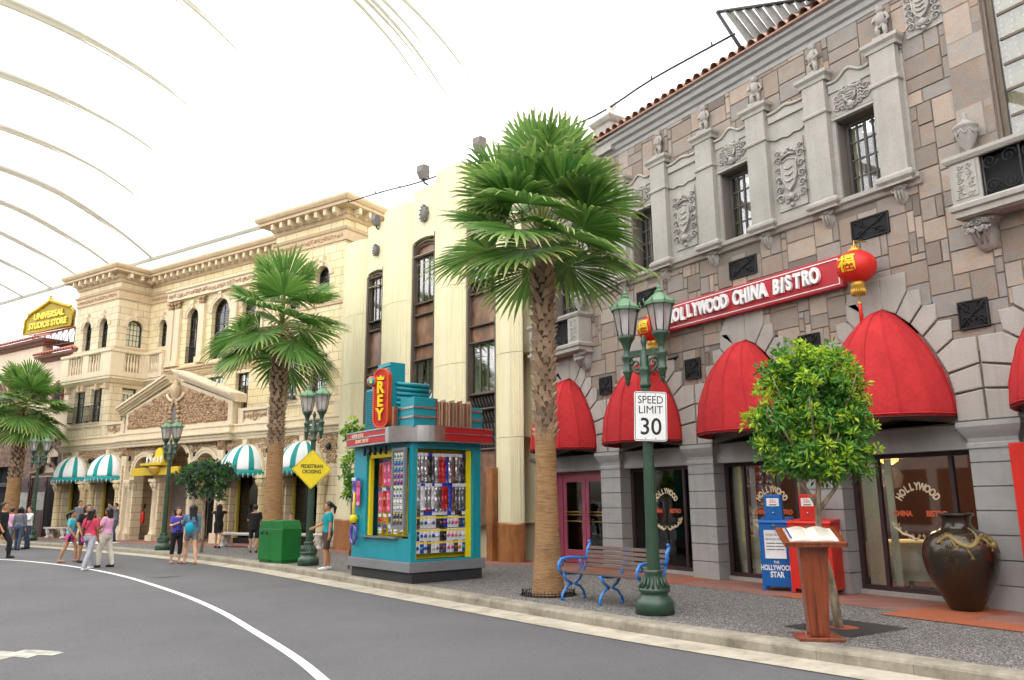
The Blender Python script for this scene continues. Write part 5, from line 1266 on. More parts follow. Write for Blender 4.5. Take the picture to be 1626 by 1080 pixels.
for q in range(3): M.ball((0, -.05, 1.8+.14*q), .12-.02*q, 7, 5)
M.obj('ornate_border', K['sign_gold'], rs)
M = MB(); M.text('UNIVERSAL', .52, .03, faceM(0, -.05, .95), .02, 1.0); M.text('STUDIOS STORE', .5, .03, faceM(-.03, -.05, .4), .02, .9); M.obj('letters', pm('bright gold letter', '#f0d23c', .35, .05, metal=.2), rs)
M = MB()
for k in range(9): x = -2+.5*k; M.tube([(x, .2, -.9), (x+.5, .2, 0), (x+.5, .2, -.9)], .025, 5)
M.tube([(-2.1, .2, -.9), (2.6, .2, -.9)], .03, 5); M.tube([(-2.1, .2, -.02), (2.6, .2, -.02)], .03, 5); M.tube([(2.6, .2, -.9), (2.5, .4, 1.2)], .03, 5); M.obj('truss', K['medal'], rs)
sk = empty('loudspeaker', label='small dark loudspeaker on the left cornice corner', cat='loudspeaker'); sk.matrix_world = LM @ Matrix.Translation((1.35, .3, 12.5))
M = MB(); M.tube([(-.3, 0, .2), (.0, 0, .18), (.25, 0, .2), (.4, 0, .22)], [.2, .1, .12, .13], 10); M.obj('horn', K['medal'], sk); M = MB(); M.box(-.05, .05, -.05, .05, -.05, .1); M.obj('bracket', K['black'], sk)
# far building glimpsed at the frame's left edge
fb = empty('distant_pavilion', label='pale flat roofed pavilion with a blue panel beyond the rooftop sign', cat='building'); fb.matrix_world = LM @ Matrix.Translation((-13, 9, 0))
M = MB(); M.box(0, 9, 0, 5, 0, 13.2); M.obj('wall', K['medal'], fb); M = MB(); M.add([(-3, -1, 14.2), (9.3, -1, 15.6), (9.3, 6, 15.6), (-3, 6, 14.2), (-3, -1, 14.5), (9.3, -1, 15.9), (9.3, 6, 15.9), (-3, 6, 14.5)], [(0, 3, 2, 1), (4, 5, 6, 7), (0, 1, 5, 4), (1, 2, 6, 5), (2, 3, 7, 6), (3, 0, 4, 7)]); M.obj('roof', K['white'], fb)
M = MB(); M.box(4.2, 7.0, -.1, 0, 12.4, 13.2); M.obj('blue_panel', K['blue_iron'], fb)
# ================================================================== street furniture
def lamp_head(parent, x, y, z):
    h = []
    M = MB(); M.lathe([(.035, 0), (.05, .04), (.055, .09), (.075, .12), (.075, .14), (.06, .16), (.065, .3), (.085, .34), (.085, .37), (.05, .4), (.045, .46), (.075, .56), (.115, .62), (.13, .64), (.13, .68), (.11, .69)], 14, (x, y, z))
    M.lathe([(.0001, -.1), (.035, -.06), (.03, -.02), (.05, 0)], 10, (x, y, z)); 
    for k in range(8): a = k*pi/4; M.tube([(x+.128*cos(a), y+.128*sin(a), z+.68), (x+.205*cos(a), y+.205*sin(a), z+1.1)], .009, 5)
    M.obj('lamp_bracket', K['green_iron'], parent)
    M = MB(); M.lathe([(.122, .69), (.196, 1.09)], 8, (x, y, z), smooth=False, a0=0); M.f = [f for f in M.f if len(f) == 4]; M.sm = M.sm[:len(M.f)]; M.mi = M.mi[:len(M.f)]; M.obj('glass_shade', K['frost'], parent)
    M = MB(); M.lathe([(.235, 1.08), (.235, 1.12), (.2, 1.15), (.1, 1.24), (.06, 1.28), (.07, 1.3), (.03, 1.33), (.035, 1.36), (.012, 1.4), (.006, 1.5)], 8, (x, y, z), smooth=False)
    for k in range(8): a = k*pi/4; M.tube([(x+.235*cos(a), y+.235*sin(a), z+1.1), (x+.25*cos(a), y+.25*sin(a), z+1.18)], .009, 5)
    M.obj('lamp_roof', K['green_roof'], parent)
    M = MB(); M.lathe([(.05, .7), (.055, .72), (.055, .86), (.05, .87), (.055, .88), (.055, .92), (.05, .93), (.055, .94), (.055, .98), (.05, .99), (.055, 1.0), (.0001, 1.06)], 12, (x, y, z)); M.obj('bulb', K['bulb'], parent)
def street_lamp(x, y, rz, label, s=1.0):
    t = empty('street_lamp', (x, y, .13), rz, label=label, cat='street lamp', group='twin headed green street lamps'); t.scale = (s, s, s)
    M = MB(); M.lathe([(.275, 0), (.275, .16), (.25, .2), (.2, .24), (.19, .28), (.225, .31), (.225, .34), (.17, .38), (.13, .5), (.12, .54), (.135, .56), (.135, .59), (.1, .6)], 20)
    for k in range(16): a = k*pi/8; M.tube([(.21*cos(a), .21*sin(a), .35), (.135*cos(a), .135*sin(a), .5)], .02, 5)
    M.obj('base', K['green_iron'], t)
    M = MB(); n = 16; vs = []; fs = []; Z = (.58, 2.0, 3.22)
    for zi, z in enumerate(Z):
        rr = .095 - .03*(zi/2)
        for i in range(n*4): a = 2*pi*i/(n*4); q = rr*(1 - (.1 if i % 4 in (1, 2) else 0)); vs.append((q*cos(a), q*sin(a), z))
    m = n*4; M.add(vs, [(k*m+i, k*m+(i+1) % m, (k+1)*m+(i+1) % m, (k+1)*m+i) for k in range(2) for i in range(m)], True); M.obj('post', K['green_iron'], t)
    M = MB(); M.lathe([(.07, 3.2), (.09, 3.22), (.09, 3.26), (.07, 3.29), (.085, 3.45), (.1, 3.5), (.07, 3.52), (.06, 3.75), (.03, 3.78), (.03, 3.84), (.05, 3.9), (.03, 3.98), (.0001, 4.02)], 14)
    M.box(-.3, .3, -.035, .035, 3.68, 3.76); M.box(-.32, .32, -.045, .045, 3.755, 3.775)
    for s_ in (-1, 1):
        spiral(M, s_*.14, 3.57, .09, -.0, .022, 1.4, 0, s_); spiral(M, s_*.2, 3.62, .07, -.03, .016, 1.3, 1, -s_)
        M.tube([(s_*.06, 0, 3.4), (s_*.15, 0, 3.45), (s_*.27, 0, 3.6)], .022, 6)
    for i in range(12): M.box(-.29+.05*i, -.27+.05*i, -.04, .04, 3.7, 3.75)
    M.obj('arm', K['green_iron'], t)
    for s_ in (-1, 1): lamp_head(t, s_*.29, 0, 3.34)
    return t
street_lamp(7.56, 8.24, radians(-70), 'green twin headed street lamp carrying the speed limit sign', .955)
street_lamp(6.42, 19.15, radians(-68), 'green twin headed street lamp carrying the yellow pedestrian sign', .93)
street_lamp(4.62, 28.35, radians(-62), 'green twin headed street lamp in front of the carved pediment arcade', .9)
street_lamp(1.22, 39.4, radians(-30), 'farthest green street lamp, beside the small palm at the left edge', .93)
# speed limit sign
def facing_cam(x, y, z): return Matrix.Translation((x, y, z)) @ Matrix.Rotation(-atan2(x, y), 4, 'Z')
def rrect(w, h, r, n=5):
    return [(cx + r*cos(a), cz + r*sin(a)) for cx, cz, a0 in ((w/2-r, h/2-r, 0), (-w/2+r, h/2-r, 90), (-w/2+r, -h/2+r, 180), (w/2-r, -h/2+r, 270)) for a in [radians(a0+90*k/n) for k in range(n+1)]]
def ring(M, w, h, r, t, y): M.prism(rrect(w, h, r), [rrect(w-2*t, h-2*t, max(.005, r-t))], y, y+.001)
sp = empty('speed_limit_sign', label='white speed limit 30 sign bolted to the near green lamp post', cat='road sign')
sp.matrix_world = Matrix.Translation((7.52, 8.12, 2.77)) @ Matrix.Rotation(radians(-45+14), 4, 'Z') @ Matrix.Rotation(radians(2), 4, 'Y')
M = MB(); M.prism(rrect(.46, .69, .035), y0=-.006, y1=0); M.obj('plate', K['white'], sp)
M = MB(); ring(M, .44, .67, .028, .008, -.0075)
for s_, z, q in (('SPEED', .225, .155), ('LIMIT', .085, .155)): M.text(s_, q, .001, faceM(0, -.0075, z), .0, .86 if s_ == 'SPEED' else .95)
M.text('30', .33, .001, faceM(0, -.0075, -.155), .003, .96); M.obj('lettering', K['black'], sp)
M = MB()
for x in (-.07, .07):
    for z in (.31, -.31): M.at((x, -.006, z), rx=pi/2).lathe([(.008, 0), (.006, .004), (.0001, .005)], 8)
M.at(); M.obj('bolt', K['medal'], sp); M = MB(); M.box(-.2, .2, .0, .02, .24, .27); M.box(-.2, .2, 0, .02, -.27, -.24); M.obj('clamp', K['medal'], sp)
# yellow crossing sign
ps = empty('pedestrian_sign', label='yellow diamond sign reading PEDESTRIAN CROSSING on the green lamp post', cat='road sign')
ps.matrix_world = Matrix.Translation((6.37, 19.03, 2.42)) @ Matrix.Rotation(radians(-26), 4, 'Z') @ Matrix.Rotation(radians(1), 4, 'Y')
def diamond(s_, r=.04):
    c, k = cos(pi/4), sin(pi/4); return [(x*c - z*k, x*k + z*c) for x, z in rrect(s_, s_, r)]
M = MB(); M.prism(diamond(.69), y0=-.006, y1=0); M.obj('plate', K['yellow'], ps)
M = MB(); M.prism(diamond(.66, .03), [diamond(.645, .025)], -.008, -.007); M.text('PEDESTRIAN', .125, .001, faceM(0, -.0075, .065), .004, .76); M.text('CROSSING', .125, .001, faceM(0, -.0075, -.065), .004, .76)
for q in range(2):
    for sz in (-1, 1): M.at((-.04+.08*q, -.006, sz*.36), rx=pi/2).lathe([(.007, 0), (.0001, .004)], 6)
M.at(); M.obj('lettering', K['black'], ps)
# bench
bn = empty('park_bench', (7.69, 9.31, .13), radians(-84.7), label='slatted brown park bench with bright blue cast iron ends and legs', cat='bench')
BL = 1.62
seatM = []
for i in range(6):
    M = MB(); y = -.2 + .075*i; M.box(-BL/2, BL/2, y, y+.062, .41 - .004*i, .435 - .004*i); M.obj('seat_slat', K['slat'], bn, bevel=.004)
for i in range(5):
    M = MB(); M.at((0, .26 + .022*i, .5 + .066*i), rx=radians(-18)); M.box(-BL/2, BL/2, -.012, .012, -.026, .026); M.obj('back_slat', K['slat'], bn, bevel=.004)
for x in (-BL/2-.01, 0, BL/2+.01):
    M = MB(); e = abs(x) > .1
    for sgn, yb in ((-1, -.24), (1, .24)):
        M.tube([(x, sgn*.21, .4), (x, sgn*.14, .3), (x, sgn*.03, .235)], [.024, .02, .022], 7); M.tube([(x, sgn*.03, .235), (x, sgn*.14, .19), (x, sgn*.22, .1), (x, yb, .015)], [.022, .02, .02, .026], 7); M.ball((x, yb-.02*sgn, .015), .03, 8, 5)
    M.tube([(x, -.22, .395), (x, .0, .38), (x, .23, .385)], .02, 6); M.tube([(x, .22, .385), (x, .3, .58), (x, .37, .8)], [.022, .018, .016], 7)
    spiral(M, x, 0, 0.001, 0, .001) if 0 else None
    if e:
        M.tube([(x, -.22, .4), (x, -.3, .46), (x, -.3, .54), (x, -.24, .61), (x, -.1, .63), (x, .1, .62), (x, .29, .6)], [.022, .024, .022, .026, .024, .022, .02], 7); M.tube([(x, -.24, .6), (x, -.19, .56), (x, -.21, .52), (x, -.25, .54)], .018, 6)
        M.tube([(x, .28, .56), (x, .33, .68), (x, .31, .73), (x, .35, .77), (x, .38, .83), (x, .36, .86)], [.02, .032, .02, .03, .024, .012], 7); M.ball((x, .36, .855), .026, 8, 6)
        M.tube([(x, .1, .39), (x, .2, .5), (x, .12, .61)], .016, 6)
    M.obj('end_frame' if e else 'middle_leg', K['blue_iron'], bn)
M = MB(); M.box(-.09, .09, -.015, .015, 0, .012); o = M.obj('litter', K['white'], label='small white scrap lying on the paving under the bench', cat='litter'); o.location = (7.95, 9.05, .13); o.rotation_euler = (0, 0, 1)
# green double bin
K['bin_green'] = pm('green bin paint', '#0f6a2b', .4, .12, 2, .05, 60)
bi = empty('litter_bin', (6.13, 20.6, .13), radians(-73), label='green twin recycling bin with sloped lids beside the kerb', cat='bin')
for k in range(2):
    M = MB(); x0 = -.52+.53*k; M.box(x0, x0+.52, -.285, .285, .06, .84); M.box(x0+.03, x0+.49, -.26, .26, 0, .06)
    M.add([(x0, -.285, .84), (x0+.52, -.285, .84), (x0+.52, .285, .84), (x0, .285, .84), (x0+.09, -.285, 1.04), (x0+.43, -.285, 1.04), (x0+.43, .285, 1.04), (x0+.09, .285, 1.04)], [(0, 1, 5, 4), (1, 2, 6, 5), (2, 3, 7, 6), (3, 0, 4, 7), (4, 5, 6, 7)])
    M.obj('bin_body', K['bin_green'], bi, bevel=.012)
M = MB()
for x in (-.38, -.15):
    M.at((x, -.287, .74), rx=pi/2).lathe([(.055, 0), (.055, .006), (.0001, .006)], 14)
M.at(); M.obj('opening', K['black'], bi)
# kiosk --------------------------------------------------------------
K['kiosk_teal'] = pm('teal kiosk paint', '#128f9c', .4, .06, 1.5, .05, 60); K['kiosk_yellow'] = pm('yellow kiosk wall', '#ecd80c', .5, .04)
K['chrome'] = pm('brushed steel band', '#b9b4b1', .25, .25, 3, 0, 30, metal=.9); K['fascia_red'] = pm('red fascia', '#b81f22', .45, .05); K['kgrey'] = pm('grey kiosk plinth', '#77797c', .6, .08)
KA = atan2(13.83-13.66, 8.2-6.5)
KM = Matrix.Translation((6.5, 13.66, .13)) @ Matrix.Rotation(KA, 4, 'Z')     # x along the right face, y along the left face
ki = empty('souvenir_kiosk', (6.5, 13.66, .13), KA, label='teal and yellow souvenir kiosk with a steel canopy and a vertical REY sign', cat='kiosk')
KW, KD = 1.66, 2.4
M = MB(); M.box(.05, KW, .0, KD, 0, .2); M.obj('skirting', K['rubber'], ki)
M = MB(); M.box(-.03, KW+.05, -.04, KD+.03, .2, .38); M.obj('plinth', K['kgrey'], ki, bevel=.01)
M = MB(); M.box(.04, .16, .04, .16, .38, 2.62); M.box(KW-.2, KW, .04, .16, .38, 2.62); M.box(.04, .16, KD-.55, KD, .38, 2.62); M.box(.04, .16, .16, .55, .38, .8); M.box(.16, KW-.2, .04, .1, .38, .42)
M.box(.04, .12, .55, KD-.55, .38, .82); M.box(.3, KW-.1, KD-.1, KD, .38, 2.62); M.box(KW-.12, KW-.02, .16, KD, .38, 2.62); M.box(.16, KW-.2, .04, .14, 2.5, 2.62); M.box(.04, .14, .16, KD-.55, 2.5, 2.62)
M.box(.16, KW, .04, KD, 2.6, 2.64)
M.obj('corner_post', K['kiosk_teal'], ki, bevel=.006)
M = MB(); M.box(.2, KW-.2, .28, .32, .42, 2.5); M.box(.16, .2, .1, .28, .42, 2.5); M.box(KW-.32, KW-.2, .1, .14, .42, 2.5); M.box(.36, .4, .6, KD-.5, .82, 2.5); M.box(.1, .18, KD-.62, KD-.55, .82, 2.5); M.box(.1, .16, .55, KD-.55, 2.38, 2.5); M.obj('display_wall', K['kiosk_yellow'], ki)
M = MB(); M.box(-.05, .14, .5, KD-.5, .8, .83); M.obj('counter', K['chrome'], ki)
M = MB()
for k, z in enumerate((.62, .86, 1.1, 1.34)): M.tube([(.22, .14, z+.12), (KW-.34, .14, z+.12)], .006, 5)
for z in (2.42, 1.84): M.tube([(.22, .13, z), (KW-.34, .13, z)], .008, 5)
M.obj('hanging_rail', K['chrome'], ki)
# display rack standing at the corner on the left face
M = MB(); M.box(-.03, .0, .12, .5, .95, 2.55); M.frame(.12, .5, .95, 2.55, .05, -.04, 0); M.v = [(a, b, c) for a, b, c in M.v]
rk_ = MB(); rk_.box(-.05, -.01, .14, .62, .98, 2.52); rk_.box(-.07, -.05, .14, .19, .98, 2.52); rk_.box(-.07, -.05, .57, .62, .98, 2.52); rk_.box(-.07, -.05, .19, .57, 2.46, 2.52); rk_.box(-.07, -.05, .19, .57, .98, 1.04); rk_.obj('glass_case', K['kgrey'], ki)
# canopy band: rounded near corner
def band(M, r_, z0, z1, ext=.22):
    R_ = .75; p = [(KW+ext+.02, -ext)] + [(R_-ext*1.0 + R_*cos(radians(a)), R_-ext + R_*sin(radians(a))) for a in range(270, 179, -9)] + [(-ext, KD+.1)]
    return p
bp = band(None, 0, 0, 0)
M = MB(); mats_ = [K['fascia_red'], K['chrome']]; P2 = [(KW+.14, -.16), (1.5, -.17), (.62, -.2)] + [( .55-.0 + .77*cos(radians(a)), .55 + .77*sin(radians(a))) for a in range(265, 184, -8)] + [(-.21, .62), (-.2, 1.1), (-.17, 1.8), (-.1, 2.5)]
def bandseg(name, i0, i1, m, z0, z1, out=0.0):
    M = MB(); M.sweep([(-.12, z0), (out, z0), (out, z1), (-.12, z1)], [(x, y) for x, y in P2[i0:i1+1]][::-1]); return M.obj(name, m, ki)
n_ = len(P2)
bandseg('steel_band', 2, n_-4, K['chrome'], 2.62, 2.93, .02)
for i0, i1 in ((0, 2), (n_-4, n_-1)):
    bandseg('red_band', i0, i1, K['fascia_red'], 2.66, 2.9, .01)
    for z in (2.62, 2.775, 2.9): bandseg('steel_trim', i0, i1, K['chrome'], z, z+.03, .025)
M = MB(); vs = [(x, y, z) for z in (2.63, 2.9) for x, y in P2[::-1] + [(KW+.2, KD)]]; n = len(P2)+1
M.add(vs, [tuple(reversed(range(n))), tuple(range(n, 2*n))]); M.obj('canopy_deck', K['kgrey'], ki)
M = MB()
for z, s_, c in ((2.83, 'SUPER SOCK', 1.75), (2.71, 'SONIC FEETIC', 1.55)):
    M.text(s_, .1, .002, Matrix.Translation((-.245, c, z)) @ Matrix.Rotation(-pi/2, 4, 'Z') @ Matrix.Rotation(pi/2, 4, 'X'), .001, .9)
M.obj('fascia_lettering', K['cream_letter'], ki)
M = MB()
for k in range(5): M.at((-.05, .9+.22*k, 2.55)); M.lathe([(.03, -.12), (.035, -.02), (.01, .06)], 8)
M.at(); M.obj('spotlight', K['black'], ki)
# blocks above the canopy
M = MB(); M.box(.0, .5, -.06, .45, 2.9, 3.48); M.obj('teal_block', K['kiosk_teal'], ki, bevel=.01); M = MB(); M.box(1.36, 1.66, -.02, .5, 2.9, 3.36); M.obj('teal_block', K['kiosk_teal'], ki, bevel=.01)
M = MB()
for z in (3.1, 3.28):
    M.sweep([(.0, z-.02), (.02, z-.02), (.02, z+.02), (0, z+.02)], [(.0, .45), (.0, -.06), (.5, -.06)]); M.sweep([(.0, z-.02), (.02, z-.02), (.02, z+.02), (0, z+.02)], [(1.36, -.02), (1.66, -.02)])
M.obj('steel_stripe', K['chrome'], ki)
K['fin'] = pm('tan fin', '#b39b7e', .5, .1, island=.3)
M = MB(); M2 = MB()
for k in range(30):
    x = .51 + k*.0285; (M if k % 3 else M2).box(x, x+.018, -.08 + .02*(k % 2), .1, 2.93, 3.42 + (.05 if k % 7 == 0 else 0))
for k in range(8): (M if k % 3 else M2).box(-.04, .02, .6+.045*k, .62+.045*k, 2.93, 3.35)
M.obj('fin', K['fin'], ki); M2.obj('bronze_fin', pm('dull red bronze fin', '#94483a', .5, .1), ki)
M = MB(); M.box(-.06, .0, .78, 1.75, 2.93, 3.8)
for k in range(20): z = 2.95+.042*k; M.tube([(-.07, .78, z), (-.07, 1.75, z)], .018, 5)
M.box(.0, .4, .78, 1.75, 2.93, 3.8); M.box(-.02, .33, .85, 1.35, 3.8, 4.28)
for k in range(4): z = 3.9+.1*k; M.tube([(-.04, .85, z), (-.04, 1.35, z)], .018, 5)
for k in range(6): z = 3.34+.1*k; M.tube([(.1, .785, z), (.86, .785, z)], .045, 8)
M.box(.1, .86, .8, 1.3, 2.93, 3.88)
M.obj('corrugated_tower', K['kiosk_teal'], ki)
M = MB()
for k in range(3): M.tube([(-.06, .85, 3.95+.1*k), (-.06, 1.35, 3.95+.1*k)], .012, 5)
M.obj('tower_trim', K['chrome'], ki)
# vertical sign
SG = Matrix.Translation((-.2, .82, 3.52)) @ Matrix.Rotation(radians(-58), 4, 'Z')
def onp(name, M, m): o = M.obj(name, m, ki); o.matrix_local = SG; return o
cap = lambda w, h: [(w/2*cos(radians(a)), (h/2-w/2) + w/2*sin(radians(a))) for a in range(0, 181, 15)] + [(w/2*cos(radians(a)), -(h/2-w/2) + w/2*sin(radians(a))) for a in range(180, 361, 15)]
M = MB(); M.prism(cap(.3, 1.16), y0=-.06, y1=.06); onp('sign_box', M, K['fascia_red'])
K['orange'] = pm('orange sign rim', '#d8521c', .5, .05)
M = MB(); M.prism(cap(.34, 1.2), [cap(.28, 1.14)], -.08, .07); M.prism(cap(.23, 1.06), [cap(.215, 1.045)], -.07, -.06); onp('sign_rim', M, K['orange'])
M = MB()
for ch, z in (('R', .2), ('E', -.07), ('Y', -.34)): M.text(ch, .32, .02, faceM(0, -.09, z), .012, .8)
M.prism([(-.07, .36), (.07, .36), (.09, .44), (.04, .4), (0, .46), (-.04, .4), (-.09, .44)], y0=-.1, y1=-.07); onp('sign_letters', M, pm('bright yellow letter', '#f6c90c', .45, .03))
M = MB(); M.at((-.2, -.05, .34), rx=pi/2).lathe([(.11, -.06), (.11, .05), (.085, .06), (.0001, .06)], 18); onp('round_badge', M, K['orange'])
M = MB(); M.at((-.2, -.112, .34), rx=pi/2).lathe([(.085, 0), (.085, .006), (.0001, .006)], 18); onp('badge_face', M, K['kiosk_teal']); M = MB(); M.text('S', .12, .004, faceM(-.2, -.125, .34), .006, 1); onp('badge_letter', M, K['yellow'])
# merchandise
cols_ = dict(silver='#b9bcc2', black='#1c1c20', red='#b5161f', blue='#1f3fae', grey='#777b82', white='#dfe1e4', pink='#e0508a', brown='#6d4636', violet='#6a4fa8', green='#3f8f4f', orange='#dd7a20', teal='#2aa0a8')
CM = {k: pm(k+' wrapper', v, .22, .35, 14, .6, 25, metal=.85 if k in ('silver', 'grey') else .05, coat=.4) for k, v in cols_.items()}
def pouch(cn, w, h, crook, prints=True):
    M = MB(); n = 7; m_ = 4; vs = []
    for k in range(n+1):
        for i in range(m_+1):
            q = i/m_; z = -.06 - (h-.06)*k/n; R_ = random.Random(k*9+i+int(w*1000)); vs.append(((q-.5)*w*(1+.06*sin(k*2)), -.02*sin(pi*q)*(1+.6*sin(k*1.7+crook)) + R_.uniform(-.006, .006), z))
    M.mat(CM[cn]).add(vs, [(k*(m_+1)+i, k*(m_+1)+i+1, (k+1)*(m_+1)+i+1, (k+1)*(m_+1)+i) for k in range(n) for i in range(m_)], False)
    M.mat(CM['blue' if crook % 2 else 'white']).box(-w/2, w/2, -.012, -.006, -.07, 0); M.mat(CM['black']).box(-.01, .01, -.014, -.004, -.005, .02); return M
def card(cn, w, h):
    M = MB().mat(CM[dict(black='grey', grey='black', blue='white', teal='blue', red='blue', brown='grey').get(cn, 'white')]); M.box(-w/2, w/2, -.004, 0, -h, 0); M.mat(CM[cn]); M.at((0, -.006, -h*.58), rx=pi/2).lathe([(w*.34, 0), (w*.3, .012), (.0001, .016)], 10); M.at(); M.mat(CM['yellow'] if 'yellow' in CM else K['yellow']).box(-w*.4, w*.4, -.006, -.004, -h*.22, -h*.06); return M
rr_ = random.Random(12)
rowsR = [(2.42, .56, ['silver', 'silver', 'silver', 'black', 'grey', 'silver', 'red', 'red', 'blue', 'silver', 'brown', 'silver', 'grey', 'black']),
         (1.84, .52, ['silver', 'white', 'silver', 'silver', 'white', 'silver', 'grey', 'red', 'red', 'blue', 'brown', 'grey', 'silver', 'grey'])]
protos = {}
for r_i, (z, h, cs) in enumerate(rowsR):
    for i, cn in enumerate(cs):
        x = .25 + (KW-.62)*i/(len(cs)-1); key = ('p', cn, r_i)
        if key not in protos: protos[key] = pouch(cn, .095, h, i).obj('hanging_pouch'); o = protos[key]
        else: o = copy_tree(protos[key])
        o.matrix_world = KM @ Matrix.Translation((x, .125 - .012*(i % 2), z)) @ Matrix.Rotation(rr_.uniform(-.15, .15), 4, 'Z') @ Matrix.Scale(rr_.uniform(.93, 1.04), 4)
        tag(o, '%s foil pouch, %s from left in the %s row of the kiosk' % (cn, ORD[i], ('top', 'second')[r_i]), 'pouch', 'foil pouches hanging on the kiosk')
rowsS = [(1.36+.1, 'black green red red blue silver silver blue red pink brown grey blue'.split()), (1.13+.09, 'black green blue white violet black grey red silver pink pink brown teal'.split()),
         (.9+.08, 'teal blue violet silver blue white black grey pink pink orange silver white'.split()), (.68+.07, 'blue teal blue black white silver black red pink pink brown orange teal'.split())]
for r_i, (z, cs) in enumerate(rowsS):
    for i, cn in enumerate(cs):
        x = .24 + (KW-.6)*i/(len(cs)-1); key = ('c', cn)
        if key not in protos: protos[key] = card(cn, .105, .225).obj('toy_card'); o = protos[key]
        else: o = copy_tree(protos[key])
        o.matrix_world = KM @ Matrix.Translation((x, .13, z)) @ Matrix.Rotation(rr_.uniform(-.2, .2), 4, 'Z')
        tag(o, 'small %s toy on a card, %s from left in the %s row of cards' % (cn, ORD[i], ('top', 'second', 'third', 'bottom')[r_i]), 'toy', 'carded toys on the kiosk front')
for r_i, (z, h, cs) in enumerate([(2.36, .55, 'brown grey silver pink pink red'.split()), (1.78, .5, 'grey brown red pink red pink'.split()), (1.26, .2, 'orange green black orange red'.split()), (1.05, .18, 'silver white silver brown white'.split()), (.98-.0, .0, [])]):
    for i, cn in enumerate(cs):
        key = ('p', cn, 5+r_i)
        if key not in protos: protos[key] = pouch(cn, .13, h, i).obj('side_pouch'); o = protos[key]
        else: o = copy_tree(protos[key])
        yy = .78 + (KD-1.55)*i/(len(cs)-1)
        o.matrix_world = KM @ Matrix.Translation((.26, yy, z)) @ Matrix.Rotation(-pi/2, 4, 'Z')
        tag(o, '%s packet, %s from the corner case in the %s row of the kiosk side' % (cn, ORD[i], ('top', 'second', 'third', 'bottom')[r_i]), 'packet', 'packets on the kiosk side window')
cc = 'green teal teal red red green blue white silver grey brown'.split()
for r_i in range(11):
    for i in range(3):
        cn = cc[r_i]; key = ('b', cn)
        if key not in protos: protos[key] = card(cn, .09, .11).obj('pin_card'); o = protos[key]
        else: o = copy_tree(protos[key])
        o.matrix_world = KM @ Matrix.Translation((-.052, .26+.12*i, 2.42-.125*r_i)) @ Matrix.Rotation(-pi/2, 4, 'Z')
        tag(o, '%s pin card in the %s column, %s row down, of the corner case' % (cn, ('right', 'middle', 'left')[i], ORD[r_i]), 'pin', 'pin cards in the kiosk corner case')
for i, (cn, z, h, lb) in enumerate((('violet', 2.0, .5, 'violet toy wand bundle hanging high on the kiosk left end'), ('pink', 1.98, .55, 'pink toy wand bundle hanging high on the kiosk left end'))):
    o = pouch(cn, .16, h, i).obj('toy_bundle', label=lb, cat='toy'); o.matrix_world = KM @ Matrix.Translation((-.03, KD-.14-.2*i, z)) @ Matrix.Rotation(-pi/2, 4, 'Z')
M = MB(); M.mat(K['yellow']).tube([(0, 0, .75), (0, 0, .2)], .025, 8); M.lathe([(.08, .12), (.09, .22), (.06, .28)], 10); M.mat(CM['violet']).tube([(0, 0, .1), (-.1, 0, .0), (-.12, 0, -.2), (0, 0, -.3), (.12, 0, -.2), (.1, 0, 0), (0, 0, .1)], .035, 8)
o = M.obj('bubble_wand', label='yellow and violet bubble wand toy on the kiosk left end', cat='toy'); o.matrix_world = KM @ Matrix.Translation((-.04, KD-.2, .95)) @ Matrix.Rotation(-pi/2, 4, 'Z')
